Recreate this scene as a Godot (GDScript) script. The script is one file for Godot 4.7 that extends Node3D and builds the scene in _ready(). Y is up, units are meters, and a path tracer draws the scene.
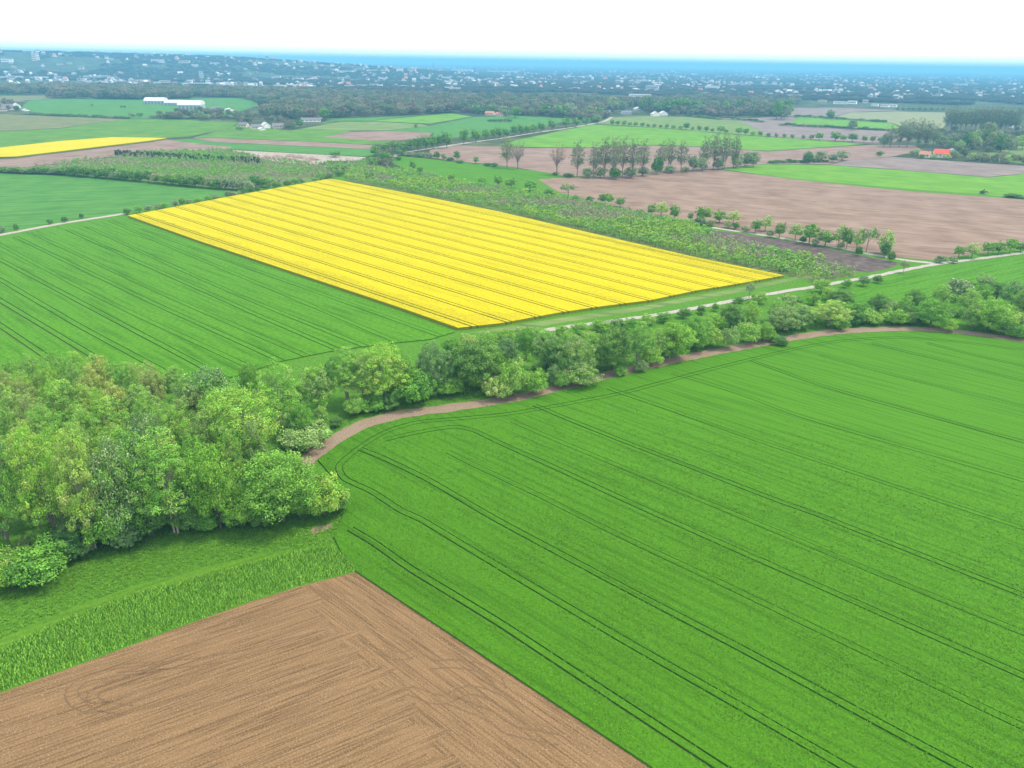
extends Node3D

const TONE := 0.76
var rng := RandomNumberGenerator.new()
var mats := {}
var counts := {}
var kinds := {}
var tex_cache := {}
# positions below are metres on the ground (x to the right, z towards the viewer)
var FLAT_FIELDS = [
	["bare_soil_field", "light brown harrowed field in the foreground corner", "soil_near", 0.012, -0.5137, PackedVector2Array([Vector2(-27.89, -103.77), Vector2(-32.18, -101.88), Vector2(-36.98, -99.75), Vector2(-44.38, -95.49), Vector2(-53.74, -89.35), Vector2(-63.29, -82.71), Vector2(-68.86, -79.04), Vector2(-74.1, -75.58), Vector2(-84.39, -66.71), Vector2(-83.88, -47.26), Vector2(-20.07, -38.95), Vector2(33.15, -48.96), Vector2(19.1, -65.07)])],
	["soil_headland", "harrowed headland strip along the right edge of the brown field", "soil_near", 0.02, 0.689, PackedVector2Array([Vector2(-28.03, -103.54), Vector2(18.97, -65.07), Vector2(32.97, -49.06), Vector2(15.11, -48.18), Vector2(7.28, -53.32), Vector2(6.62, -53.96), Vector2(4.64, -54.21), Vector2(1.82, -54.72), Vector2(3.17, -55.93), Vector2(2.14, -56.44), Vector2(2.42, -57.38), Vector2(-0.85, -57.19), Vector2(-0.12, -58.43), Vector2(1.29, -60.21), Vector2(-2.28, -59.99), Vector2(0.2, -61.9), Vector2(-2.98, -61.73), Vector2(-3.68, -63.1), Vector2(-4.85, -64.03), Vector2(-5.7, -65.29), Vector2(-7.31, -66.51), Vector2(-11.08, -65.85), Vector2(-9.53, -68.76), Vector2(-7.62, -70.41), Vector2(-10.96, -71.06), Vector2(-14.45, -71.59), Vector2(-12.72, -73.51), Vector2(-13.1, -74.88), Vector2(-15.16, -75.72), Vector2(-13.95, -77.92), Vector2(-17.37, -77.76), Vector2(-20.58, -77.09), Vector2(-18.77, -79.45), Vector2(-17.05, -81.2), Vector2(-19.99, -81.53), Vector2(-23.22, -81.14), Vector2(-22.11, -82.87), Vector2(-23.73, -83.72), Vector2(-23.02, -85.61), Vector2(-27.52, -85.33), Vector2(-26.11, -86.98), Vector2(-23.31, -89.63), Vector2(-26.19, -88.95), Vector2(-31.3, -87.49), Vector2(-28.74, -90.23), Vector2(-29.77, -90.42), Vector2(-29.83, -91.57), Vector2(-31.5, -91.99), Vector2(-31.74, -93.14), Vector2(-35.2, -92.11), Vector2(-32.56, -94.76), Vector2(-31.72, -96.64), Vector2(-36.91, -99.49), Vector2(-32.14, -101.74)])],
	["mown_strip", "light green mown strip beside the tall grass", "mown", 0.02, -0.5984, PackedVector2Array([Vector2(-86.74, -80.82), Vector2(-81.08, -86.12), Vector2(-73.35, -93.61), Vector2(-65.88, -99.08), Vector2(-56.39, -103.93), Vector2(-47.5, -107.9), Vector2(-44.33, -109.17), Vector2(-34.42, -111.25), Vector2(-39.63, -109.29), Vector2(-46.82, -105.87), Vector2(-55.39, -101.46), Vector2(-64.01, -97.05), Vector2(-72.15, -91.49), Vector2(-79.42, -83.61), Vector2(-84.49, -77.78)])],
	["grass_field", "pale green field behind the lane on the left edge", "crop_far", 0.03, -0.3412, PackedVector2Array([Vector2(-625.92, -591.51), Vector2(-460.94, -586.78), Vector2(-407.37, -578.5), Vector2(-355.2, -570.44), Vector2(-298.2, -550.43), Vector2(-225.43, -519.94), Vector2(-189.17, -510.34), Vector2(-206.31, -472.88), Vector2(-232.2, -426.59), Vector2(-255.33, -399.95), Vector2(-270.33, -371.7), Vector2(-299.69, -330.4), Vector2(-329.72, -277.82)])],
	["ploughed_strip", "narrow pinkish brown ploughed strip below the yellow strip", "soil_pale", 0.03, -1.1277, PackedVector2Array([Vector2(-496.46, -571.39), Vector2(-541.98, -627.15), Vector2(-460.19, -658.2), Vector2(-449.13, -663.24), Vector2(-398.35, -811.45), Vector2(-394.94, -845.14), Vector2(-341.01, -804.38), Vector2(-297.78, -780.67), Vector2(-293.8, -753.12), Vector2(-358.43, -726.6), Vector2(-375.38, -683.9), Vector2(-394.99, -638.36), Vector2(-408.27, -604.73), Vector2(-423.58, -602.96)])],
	["olive_field", "olive brown meadow at the far left", "olive", 0.02, -0.2092, PackedVector2Array([Vector2(-1056.22, -1198.71), Vector2(-809.33, -1185.06), Vector2(-677.79, -1147.08), Vector2(-576.62, -1126.92), Vector2(-586.22, -964.81), Vector2(-629.15, -913.17), Vector2(-723.55, -809.6)])],
	["green_field", "bright green crop field above the yellow strip", "crop_far2", 0.02, -0.9044, PackedVector2Array([Vector2(-576.62, -1126.92), Vector2(-504.21, -1132.19), Vector2(-400.85, -1094.61), Vector2(-384.14, -1002.47), Vector2(-384.64, -882.7), Vector2(-402.29, -861.52), Vector2(-465.48, -863.26), Vector2(-496.93, -812.38), Vector2(-514.5, -740.16), Vector2(-560.03, -618.33), Vector2(-719.36, -804.69), Vector2(-625.06, -907), Vector2(-582.2, -957.95)])],
	["brown_strip", "grey brown ploughed strip behind the gravel yard", "soil_pale", 0.03, 0.2138, PackedVector2Array([Vector2(-372.95, -860.31), Vector2(-354.56, -869.24), Vector2(-244.55, -845.98), Vector2(-157.25, -821.33), Vector2(-153.17, -782.12), Vector2(-231.8, -800.13), Vector2(-332.42, -826.92)])],
	["green_strip", "flat green strip in front of the brown strip", "crop_far", 0.02, 0.1349, PackedVector2Array([Vector2(-389.39, -840.31), Vector2(-373.72, -856.65), Vector2(-331.23, -823.85), Vector2(-230.73, -796.29), Vector2(-152.47, -778.43), Vector2(-138.17, -756.63), Vector2(-143.01, -717.91), Vector2(-214.39, -737.56), Vector2(-291.19, -762.65), Vector2(-341.01, -804.38)])],
	["green_band", "green field band below the farm houses", "crop_far2", 0.02, 0.4509, PackedVector2Array([Vector2(-381.95, -996.55), Vector2(-391.67, -1068.76), Vector2(-292.87, -973.09), Vector2(-284.05, -1037.56), Vector2(-215.41, -986.89), Vector2(-224.16, -902.79), Vector2(-162.87, -864.31), Vector2(-136.88, -868.35), Vector2(-156.93, -825.57), Vector2(-246.06, -851.38), Vector2(-356.35, -873.79), Vector2(-375.27, -865.89)])],
	["pale_field", "pale green field strip beyond the farm", "pale_green", 0.028, -0.3036, PackedVector2Array([Vector2(-288.13, -1012.33), Vector2(-264.15, -1132.19), Vector2(-206.9, -1147.93), Vector2(-139.04, -1115.14), Vector2(-126.7, -1084.78), Vector2(-170.68, -1002.47), Vector2(-214.4, -994.62)])],
	["lime_field", "lime green field below the far woods", "lime", 0.03, -0.9506, PackedVector2Array([Vector2(-266.74, -1143.59), Vector2(-221.51, -1161.12), Vector2(-163.33, -1286.67), Vector2(-115.36, -1363.21), Vector2(-75.45, -1294.25), Vector2(-128.71, -1128.55), Vector2(-208.61, -1157.67)])],
	["meadow_strip", "dull green meadow strip at the wood edge", "crop_far", 0.026, -0.8169, PackedVector2Array([Vector2(-286.31, -1089.67), Vector2(-289.61, -1188.93), Vector2(-210.54, -1263.71), Vector2(-171.18, -1294.86), Vector2(-222.99, -1169.08), Vector2(-271.4, -1150.71)])],
	["brown_field", "small brown field beyond the lane trees", "soil_pale", 0.03, -0.4775, PackedVector2Array([Vector2(-231.12, -901.65), Vector2(-214.9, -972.21), Vector2(-166.4, -992.61), Vector2(-109.11, -976.17), Vector2(-107.39, -915.51), Vector2(-135.63, -875.54), Vector2(-169.77, -870.19)])],
	["teal_field", "blue green crop field beyond the lane trees", "crop_far", 0.026, -0.75, PackedVector2Array([Vector2(-169.45, -995.08), Vector2(-123.88, -1085.32), Vector2(-71.4, -1282.91), Vector2(6.66, -1325.46), Vector2(98.9, -1272.87), Vector2(42.9, -1117.38), Vector2(-21.01, -991.42), Vector2(-56.92, -930.19), Vector2(-101.91, -910.08), Vector2(-106.56, -976.62)])],
	["triangle_field", "bright green wedge field beside the young plantation", "crop_mid", 0.03, 0.6463, PackedVector2Array([Vector2(-123.42, -728.62), Vector2(-113.18, -725.85), Vector2(-61.41, -693.44), Vector2(-6.06, -657.85), Vector2(33.71, -615.52), Vector2(42.64, -604.43), Vector2(18.32, -588.63), Vector2(0.65, -576.22), Vector2(-27.62, -558.2), Vector2(-51.55, -578.66), Vector2(-68.9, -607.23), Vector2(-92.62, -634.84), Vector2(-110.5, -665.89)])],
	["ploughed_field", "large reddish brown ploughed field right of the plantation", "soil_far", 0.03, 0.3941, PackedVector2Array([Vector2(18.25, -585.94), Vector2(42.49, -602.17), Vector2(70.39, -609.67), Vector2(125.57, -638.84), Vector2(181.8, -661.67), Vector2(200.52, -642.82), Vector2(235.12, -605.8), Vector2(271.38, -575.57), Vector2(306.84, -552.82), Vector2(368.16, -525.89), Vector2(454.22, -478.78), Vector2(393.02, -408.87), Vector2(269.47, -374.02), Vector2(204.25, -342.83), Vector2(192.63, -346.01), Vector2(176.27, -359.24), Vector2(152.19, -384.62), Vector2(125.46, -405.42), Vector2(105.11, -429.06), Vector2(79.25, -455.11), Vector2(57.51, -488.61), Vector2(32.36, -522.63)])],
	["lime_strip", "long bright lime green strip behind the ploughed field", "lime", 0.03, 0.4436, PackedVector2Array([Vector2(184.36, -664.59), Vector2(214.48, -690.57), Vector2(240.9, -705.92), Vector2(298.87, -707.74), Vector2(351.79, -679.01), Vector2(410.01, -638.36), Vector2(458.51, -664.93), Vector2(598.43, -643.52), Vector2(460.75, -486.24), Vector2(370.74, -529.86), Vector2(348.9, -543.3), Vector2(296.14, -573.07), Vector2(236.58, -609.81), Vector2(201.83, -647.31)])],
	["grey_brown_field", "grey brown field in front of the red roofed house", "soil_grey", 0.03, 0.3342, PackedVector2Array([Vector2(299.79, -710.04), Vector2(338.36, -750.97), Vector2(397.65, -783.71), Vector2(442.23, -755.82), Vector2(496.79, -723.85), Vector2(609.82, -656.54), Vector2(460.28, -667.66), Vector2(411.92, -641.53), Vector2(353.18, -681.85)])],
	["long_brown_field", "brown field behind the tall bare trees", "soil_pale", 0.03, -0.0363, PackedVector2Array([Vector2(-90, -781.54), Vector2(-73.46, -833.73), Vector2(-19.59, -824.93), Vector2(9.09, -814.88), Vector2(48.66, -818.52), Vector2(93.27, -824.87), Vector2(154.75, -860.93), Vector2(210.78, -854.11), Vector2(244.99, -833.24), Vector2(276.96, -818.01), Vector2(351.82, -863.79), Vector2(429.71, -908.15), Vector2(485.58, -910.65), Vector2(467.43, -859.27), Vector2(399.9, -788.38), Vector2(329.12, -745.79), Vector2(301.33, -713.9), Vector2(242.14, -709.75), Vector2(215.76, -694.98), Vector2(183.03, -666.42), Vector2(126.15, -642), Vector2(70.76, -613.15), Vector2(42.78, -606.71), Vector2(33.49, -619.61), Vector2(-6.64, -661.8), Vector2(-61.79, -697.88), Vector2(-85.24, -721.36)])],
	["vivid_field", "vivid green field in the middle distance", "lime", 0.03, 0.2801, PackedVector2Array([Vector2(116.62, -1159.89), Vector2(185.05, -1126.33), Vector2(246.34, -1085.59), Vector2(266.21, -1048.86), Vector2(333.63, -994.16), Vector2(389.31, -960.34), Vector2(428.77, -919.63), Vector2(354.45, -870.55), Vector2(279.25, -825.13), Vector2(247.05, -840.6), Vector2(212.33, -860.72), Vector2(156.28, -869.91), Vector2(94.15, -833.14), Vector2(49.11, -826.67), Vector2(9.16, -822.95), Vector2(-17.75, -841.97), Vector2(7.54, -915.12), Vector2(60.65, -1036.08)])],
	["dull_meadow", "dull green meadow above the small tree row", "pale_green", 0.02, 0.6608, PackedVector2Array([Vector2(124.92, -1181.22), Vector2(163.71, -1323.07), Vector2(243.12, -1379.42), Vector2(313.53, -1369.14), Vector2(380.17, -1286.67), Vector2(375.42, -1162.36), Vector2(336.48, -1003.03), Vector2(268.21, -1057.05), Vector2(248.25, -1094.33), Vector2(186.53, -1135.73)])],
	["pink_brown_field", "pale brown field above the vivid field", "soil_grey", 0.024, 0.8971, PackedVector2Array([Vector2(383.78, -1287.43), Vector2(360.49, -1341.62), Vector2(509.28, -1412.99), Vector2(512.93, -1314.37), Vector2(448.98, -1195.43), Vector2(557.45, -1124.59), Vector2(526.07, -997.84), Vector2(450.94, -927.7), Vector2(432.17, -927.26), Vector2(392.53, -968.63), Vector2(339.3, -1003.49)])],
	["far_lime_strip", "far lime strip between two low hedges", "lime", 0.03, 0.962, PackedVector2Array([Vector2(447.09, -1235.23), Vector2(540.31, -1447.24), Vector2(608.05, -1382.88), Vector2(636.88, -1283.66), Vector2(596.29, -1157.73), Vector2(517.39, -1170.46)])],
	["far_pale_field", "pale straw coloured field before the town", "pale_straw", 0.026, 0.3929, PackedVector2Array([Vector2(609.64, -1449.14), Vector2(696.22, -1589.47), Vector2(833.7, -1657.01), Vector2(925.1, -1645.36), Vector2(732.95, -1291.97), Vector2(639.95, -1139.29), Vector2(593.49, -1131.01), Vector2(644.6, -1296.16)])],
	["far_brown_field", "far greyish brown field before the town", "soil_grey", 0.026, 0.0185, PackedVector2Array([Vector2(511.37, -1440.64), Vector2(625.34, -1731.73), Vector2(773.96, -1771.62), Vector2(853.55, -1697.43), Vector2(704.08, -1607.88), Vector2(606.67, -1451.23)])],
	["far_green_field", "flat green pasture around the white halls", "crop_far", 0.02, -0.1872, PackedVector2Array([Vector2(-841.77, -1279.92), Vector2(-1007.67, -1578.18), Vector2(-1000.44, -1671.94), Vector2(-896.76, -1683.32), Vector2(-648.81, -1792.96), Vector2(-522.6, -1564.82), Vector2(-482.63, -1315.16), Vector2(-511.64, -1149.38), Vector2(-582.23, -1138.22), Vector2(-684.5, -1158.78)])],
	["far_light_strip", "thin light green strip at the far left", "lime", 0.03, -0.977, PackedVector2Array([Vector2(-1267.23, -1676.98), Vector2(-1363.74, -1807.47), Vector2(-1302.37, -1929.08), Vector2(-1226.83, -1996.09), Vector2(-1138.73, -1866.34), Vector2(-1189.7, -1759.05)])],
	["far_grey_field", "far grey green field under the left houses", "olive", 0.02, 0.0184, PackedVector2Array([Vector2(-1133.51, -1496.17), Vector2(-1238.03, -1637.49), Vector2(-1160.99, -1715.73), Vector2(-1072.51, -1775.14), Vector2(-935.75, -1694.21), Vector2(-1011.12, -1577.05), Vector2(-973.12, -1432.23)])],
	["right_meadow", "yellow green meadow at the far right edge", "pale_green", 0.03, 0.4532, PackedVector2Array([Vector2(520.61, -827.08), Vector2(622.55, -924.98), Vector2(733.44, -941.19), Vector2(673.4, -752.31), Vector2(510.11, -744.34), Vector2(486.04, -769.45)])],
	["road_verge_field", "green crop field between the hedge and the white road", "crop_mid", 0.03, -0.5469, PackedVector2Array([Vector2(193.2, -323.8), Vector2(256.47, -354.01), Vector2(364.23, -401.77), Vector2(295.47, -297.43), Vector2(187.33, -247.61), Vector2(142.46, -248.81), Vector2(110.74, -242.98), Vector2(110.7, -273.8), Vector2(133.28, -290.18), Vector2(162.93, -308.64)])],
	["dark_soil_bed", "dark purplish bare soil bed in the plantation", "soil_dark", 0.03, 0.7165, PackedVector2Array([Vector2(102.52, -397.24), Vector2(110.09, -405.36), Vector2(123.24, -397.44), Vector2(151.48, -375.19), Vector2(172.53, -350.73), Vector2(185.24, -335.97), Vector2(175.82, -326.3), Vector2(161.65, -317.66), Vector2(151.48, -323.97), Vector2(133.16, -352.3), Vector2(115.6, -379.72)])],
	["gravel_yard", "pale gravel yard with soil heaps", "gravel", 0.032, 0.1337, PackedVector2Array([Vector2(-288.01, -753.93), Vector2(-213.02, -732.63), Vector2(-143.84, -712.21), Vector2(-140.88, -687.28), Vector2(-170.73, -679.9), Vector2(-175.35, -654.68), Vector2(-206.61, -661.23), Vector2(-236.72, -690.23)])],
]
var WHEAT_EDGE = PackedVector2Array([Vector2(-27.77, -103.63), Vector2(19.23, -65.07), Vector2(42.46, -45.11), Vector2(100.93, -40.52), Vector2(261.98, -168.34), Vector2(222.16, -213.68), Vector2(196.21, -222.2), Vector2(174.73, -228.23), Vector2(156.84, -235.25), Vector2(136.85, -237.38), Vector2(109.8, -231.66), Vector2(81.82, -219.6), Vector2(59.52, -209.13), Vector2(38.77, -198.31), Vector2(19.63, -186.64), Vector2(2.28, -176.07), Vector2(-16.31, -168.4), Vector2(-28.94, -164.21), Vector2(-36.9, -158.43), Vector2(-41.54, -151.05), Vector2(-44.79, -142.87), Vector2(-39.59, -135.6), Vector2(-35.05, -128.12), Vector2(-34.03, -119.77), Vector2(-34.25, -113.78), Vector2(-30.64, -107.13)])
var WHEAT_TRACKS = [
	[PackedVector2Array([Vector2(-31.7, -116.45), Vector2(-25.89, -111.78), Vector2(-17.75, -104.29), Vector2(-1.87, -91.4), Vector2(9.16, -81.77), Vector2(26.18, -66.99), Vector2(36.43, -57.99), Vector2(52.1, -43.38)]), 0.42, false],
	[PackedVector2Array([Vector2(252.35, -211.57), Vector2(192.11, -216.72), Vector2(170.1, -221.1), Vector2(152.58, -227.74), Vector2(133.84, -231.25), Vector2(111.29, -226.89), Vector2(91.09, -217.76), Vector2(64.12, -202.42), Vector2(43.25, -189.64), Vector2(30.55, -181.96), Vector2(13.16, -173.96), Vector2(-3.03, -167.39), Vector2(-23.55, -162.7), Vector2(-30.95, -157.56), Vector2(-35.41, -150.75), Vector2(-38.16, -144.45), Vector2(-39.23, -139.91), Vector2(-36.75, -134.85), Vector2(-29.82, -129.82), Vector2(-22.79, -123.25), Vector2(-17.58, -119.52), Vector2(0.36, -103.61), Vector2(18.16, -88.11), Vector2(33.87, -74.97), Vector2(50.31, -61.1), Vector2(66.34, -48.41)]), 0.34, true],
	[PackedVector2Array([Vector2(-36.12, -148.29), Vector2(-29.38, -143.8), Vector2(-17.84, -134.58), Vector2(-3.03, -120.6), Vector2(19.84, -100.81), Vector2(36.73, -86.65), Vector2(47.09, -77.56), Vector2(60.63, -65.79), Vector2(79.48, -50.7)]), 0.38, false],
	[PackedVector2Array([Vector2(-14.99, -147.52), Vector2(-7.03, -140.43), Vector2(6.4, -129.28), Vector2(21.78, -115.54), Vector2(38, -102.04), Vector2(51.52, -90.49), Vector2(73.29, -72.12), Vector2(91.33, -57.23)]), 0.26, false],
	[PackedVector2Array([Vector2(-31.16, -152.89), Vector2(-24.06, -156.73), Vector2(-18.06, -159.32), Vector2(-13.58, -160.28), Vector2(-9.14, -158.28), Vector2(-2.7, -152.3), Vector2(11.29, -140.1), Vector2(24.12, -128.44), Vector2(41.06, -113.79), Vector2(55.75, -101.38), Vector2(79.33, -81.4), Vector2(98.61, -64.98)]), 0.36, false],
	[PackedVector2Array([Vector2(0.15, -164.07), Vector2(8.21, -156.74), Vector2(16.62, -149.47), Vector2(29.34, -138.48), Vector2(40.31, -129.08), Vector2(59.9, -112.08), Vector2(75.85, -98.46), Vector2(102.01, -76.44)]), 0.26, false],
	[PackedVector2Array([Vector2(6.07, -173.71), Vector2(8.71, -171.36), Vector2(12.79, -167.36), Vector2(26.96, -154.76), Vector2(39.58, -144.08), Vector2(56.04, -129.9), Vector2(64.95, -122.94), Vector2(91.3, -99.84), Vector2(113.58, -80.92)]), 0.42, false],
	[PackedVector2Array([Vector2(27.58, -185.56), Vector2(31.64, -181.67), Vector2(40.44, -174.31), Vector2(57.34, -158.87), Vector2(73.67, -145.11), Vector2(104.41, -120), Vector2(130.75, -99.19)]), 0.3, false],
	[PackedVector2Array([Vector2(48.26, -197.16), Vector2(56.62, -190.5), Vector2(66.04, -181.61), Vector2(76.3, -170.13), Vector2(88.64, -159.89), Vector2(98.12, -152.51), Vector2(116.41, -138.48), Vector2(146.37, -115.81)]), 0.3, false],
	[PackedVector2Array([Vector2(75.2, -208.52), Vector2(87.68, -192.77), Vector2(98.42, -182.13), Vector2(107.87, -173.92), Vector2(128.45, -157), Vector2(160.52, -130.88)]), 0.42, false],
	[PackedVector2Array([Vector2(99.38, -213.74), Vector2(111.13, -201.94), Vector2(123.93, -191.27), Vector2(141.62, -177.27), Vector2(177.29, -148.73)]), 0.3, false],
	[PackedVector2Array([Vector2(121.17, -225.43), Vector2(141.18, -207.11), Vector2(153.32, -195.27), Vector2(189.36, -161.58)]), 0.4, false],
	[PackedVector2Array([Vector2(140.55, -226.27), Vector2(150.4, -215.86), Vector2(161, -207.09), Vector2(199.14, -171.99)]), 0.4, false],
]
var WHEAT_HEADING = 0.706858
var LEFT_EDGE = PackedVector2Array([Vector2(-301.18, -265.45), Vector2(-286.55, -314.31), Vector2(-261.44, -358.29), Vector2(-247.83, -387.13), Vector2(-229.49, -417.71), Vector2(-220.4, -408.82), Vector2(-155.99, -349.05), Vector2(-74.8, -279.68), Vector2(-42, -251.31), Vector2(-19.91, -230.3), Vector2(-27.67, -222.7), Vector2(-43.47, -217.39), Vector2(-58.23, -210.58), Vector2(-71.5, -201.73), Vector2(-79.89, -190.67), Vector2(-97.98, -178.88), Vector2(-120.53, -169.82), Vector2(-145.47, -160.23), Vector2(-179.99, -143.76)])
var LEFT_TRACKS = [
	[PackedVector2Array([Vector2(-214.83, -262.15), Vector2(-176.23, -229.7), Vector2(-149.9, -207.57), Vector2(-117.65, -180.47)]), 0.5, false],
	[PackedVector2Array([Vector2(-307.59, -351.08), Vector2(-194.25, -256.9), Vector2(-134.65, -207.37), Vector2(-75.2, -157.96)]), 0.5, false],
	[PackedVector2Array([Vector2(-323.86, -379.69), Vector2(-212.47, -284.4), Vector2(-152.25, -232.87), Vector2(-104.97, -194.15), Vector2(-54.9, -153.14)]), 0.4, false],
	[PackedVector2Array([Vector2(-874.56, -861.56), Vector2(-233.3, -315.82), Vector2(-93.56, -196.9), Vector2(-0.95, -118.09)]), 0.45, false],
	[PackedVector2Array([Vector2(-460.11, -526.88), Vector2(-251.78, -343.71), Vector2(-159.37, -262.46), Vector2(-84.55, -201.2), Vector2(-16.08, -145.13)]), 0.3, false],
	[PackedVector2Array([Vector2(-255.54, -360.97), Vector2(-138.23, -258.51), Vector2(-82.09, -211.3), Vector2(-63.48, -195.04), Vector2(-39.71, -174.25)]), 0.42, false],
	[PackedVector2Array([Vector2(-248.47, -366.11), Vector2(-142.85, -272.57), Vector2(-86.63, -224.85), Vector2(-63.22, -205.32), Vector2(-33.97, -180.91)]), 0.34, false],
	[PackedVector2Array([Vector2(-239.24, -378.86), Vector2(-169.05, -314.42), Vector2(-110.68, -261.17), Vector2(-93.49, -245.38), Vector2(-59.27, -214.92), Vector2(-19.8, -179.78)]), 0.45, false],
	[PackedVector2Array([Vector2(-232.99, -386.94), Vector2(-141.38, -299.26), Vector2(-98.15, -259.31), Vector2(-49.97, -217.11), Vector2(1.18, -172.31)]), 0.38, false],
	[PackedVector2Array([Vector2(-229.02, -403.35), Vector2(-177.64, -352.96), Vector2(-107.03, -285.84), Vector2(-40.63, -222.13), Vector2(21.18, -162.82)]), 0.34, false],
	[PackedVector2Array([Vector2(-202.7, -384.04), Vector2(-113.15, -304.15), Vector2(-28.42, -229.42), Vector2(46.46, -163.39)]), 0.34, false],
]
var LEFT_HEADING = 0.698132
var RAPE_EDGE = PackedVector2Array([Vector2(-224.28, -414.29), Vector2(-207.92, -446.28), Vector2(-186.19, -490.05), Vector2(-159.24, -539.27), Vector2(-143.55, -566.49), Vector2(-132.23, -557.51), Vector2(-65.14, -497.09), Vector2(-9.05, -443.08), Vector2(46.18, -382.06), Vector2(74.75, -350.6), Vector2(88.24, -335.67), Vector2(103.08, -321.98), Vector2(119.66, -306.99), Vector2(106.6, -299.18), Vector2(89.23, -289.26), Vector2(75.82, -282.13), Vector2(64.46, -274.72), Vector2(54.02, -267.66), Vector2(33.04, -258.55), Vector2(17.39, -250.74), Vector2(-4.57, -237.65), Vector2(-19.03, -232.35), Vector2(-42.35, -253.64), Vector2(-75.47, -282.49), Vector2(-158.11, -354.28)])
var RAPE_HEADING = 0.727382
var RAPE_TRACKS = [
	[PackedVector2Array([Vector2(-248.85, -444.81), Vector2(153.8, -84.98)]), 0.7, false],
	[PackedVector2Array([Vector2(-240.16, -454.56), Vector2(160.95, -93.03)]), 0.7, false],
	[PackedVector2Array([Vector2(-231.48, -464.32), Vector2(168.1, -101.08)]), 0.7, false],
	[PackedVector2Array([Vector2(-222.79, -474.07), Vector2(175.24, -109.14)]), 0.7, false],
	[PackedVector2Array([Vector2(-214.1, -483.83), Vector2(182.37, -117.2)]), 0.7, false],
	[PackedVector2Array([Vector2(-205.41, -493.58), Vector2(189.49, -125.28)]), 0.7, false],
	[PackedVector2Array([Vector2(-196.72, -503.34), Vector2(196.61, -133.35)]), 0.7, false],
	[PackedVector2Array([Vector2(-188.04, -513.09), Vector2(203.72, -141.44)]), 0.7, false],
	[PackedVector2Array([Vector2(-179.35, -522.84), Vector2(210.83, -149.53)]), 0.7, false],
	[PackedVector2Array([Vector2(-170.66, -532.59), Vector2(217.93, -157.62)]), 0.7, false],
	[PackedVector2Array([Vector2(-161.97, -542.35), Vector2(225.02, -165.73)]), 0.7, false],
	[PackedVector2Array([Vector2(-153.27, -552.1), Vector2(232.11, -173.83)]), 0.7, false],
	[PackedVector2Array([Vector2(-144.58, -561.85), Vector2(239.18, -181.95)]), 0.7, false],
]
var RAPE_STRIP = PackedVector2Array([Vector2(-562.61, -652.41), Vector2(-552.1, -639.55), Vector2(-464.65, -664.93), Vector2(-453.08, -669.38), Vector2(-402.59, -820.48), Vector2(-397.36, -850.53), Vector2(-417.42, -851.99), Vector2(-459.77, -852.23), Vector2(-491.17, -802.56), Vector2(-511.21, -735.19)])
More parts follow.
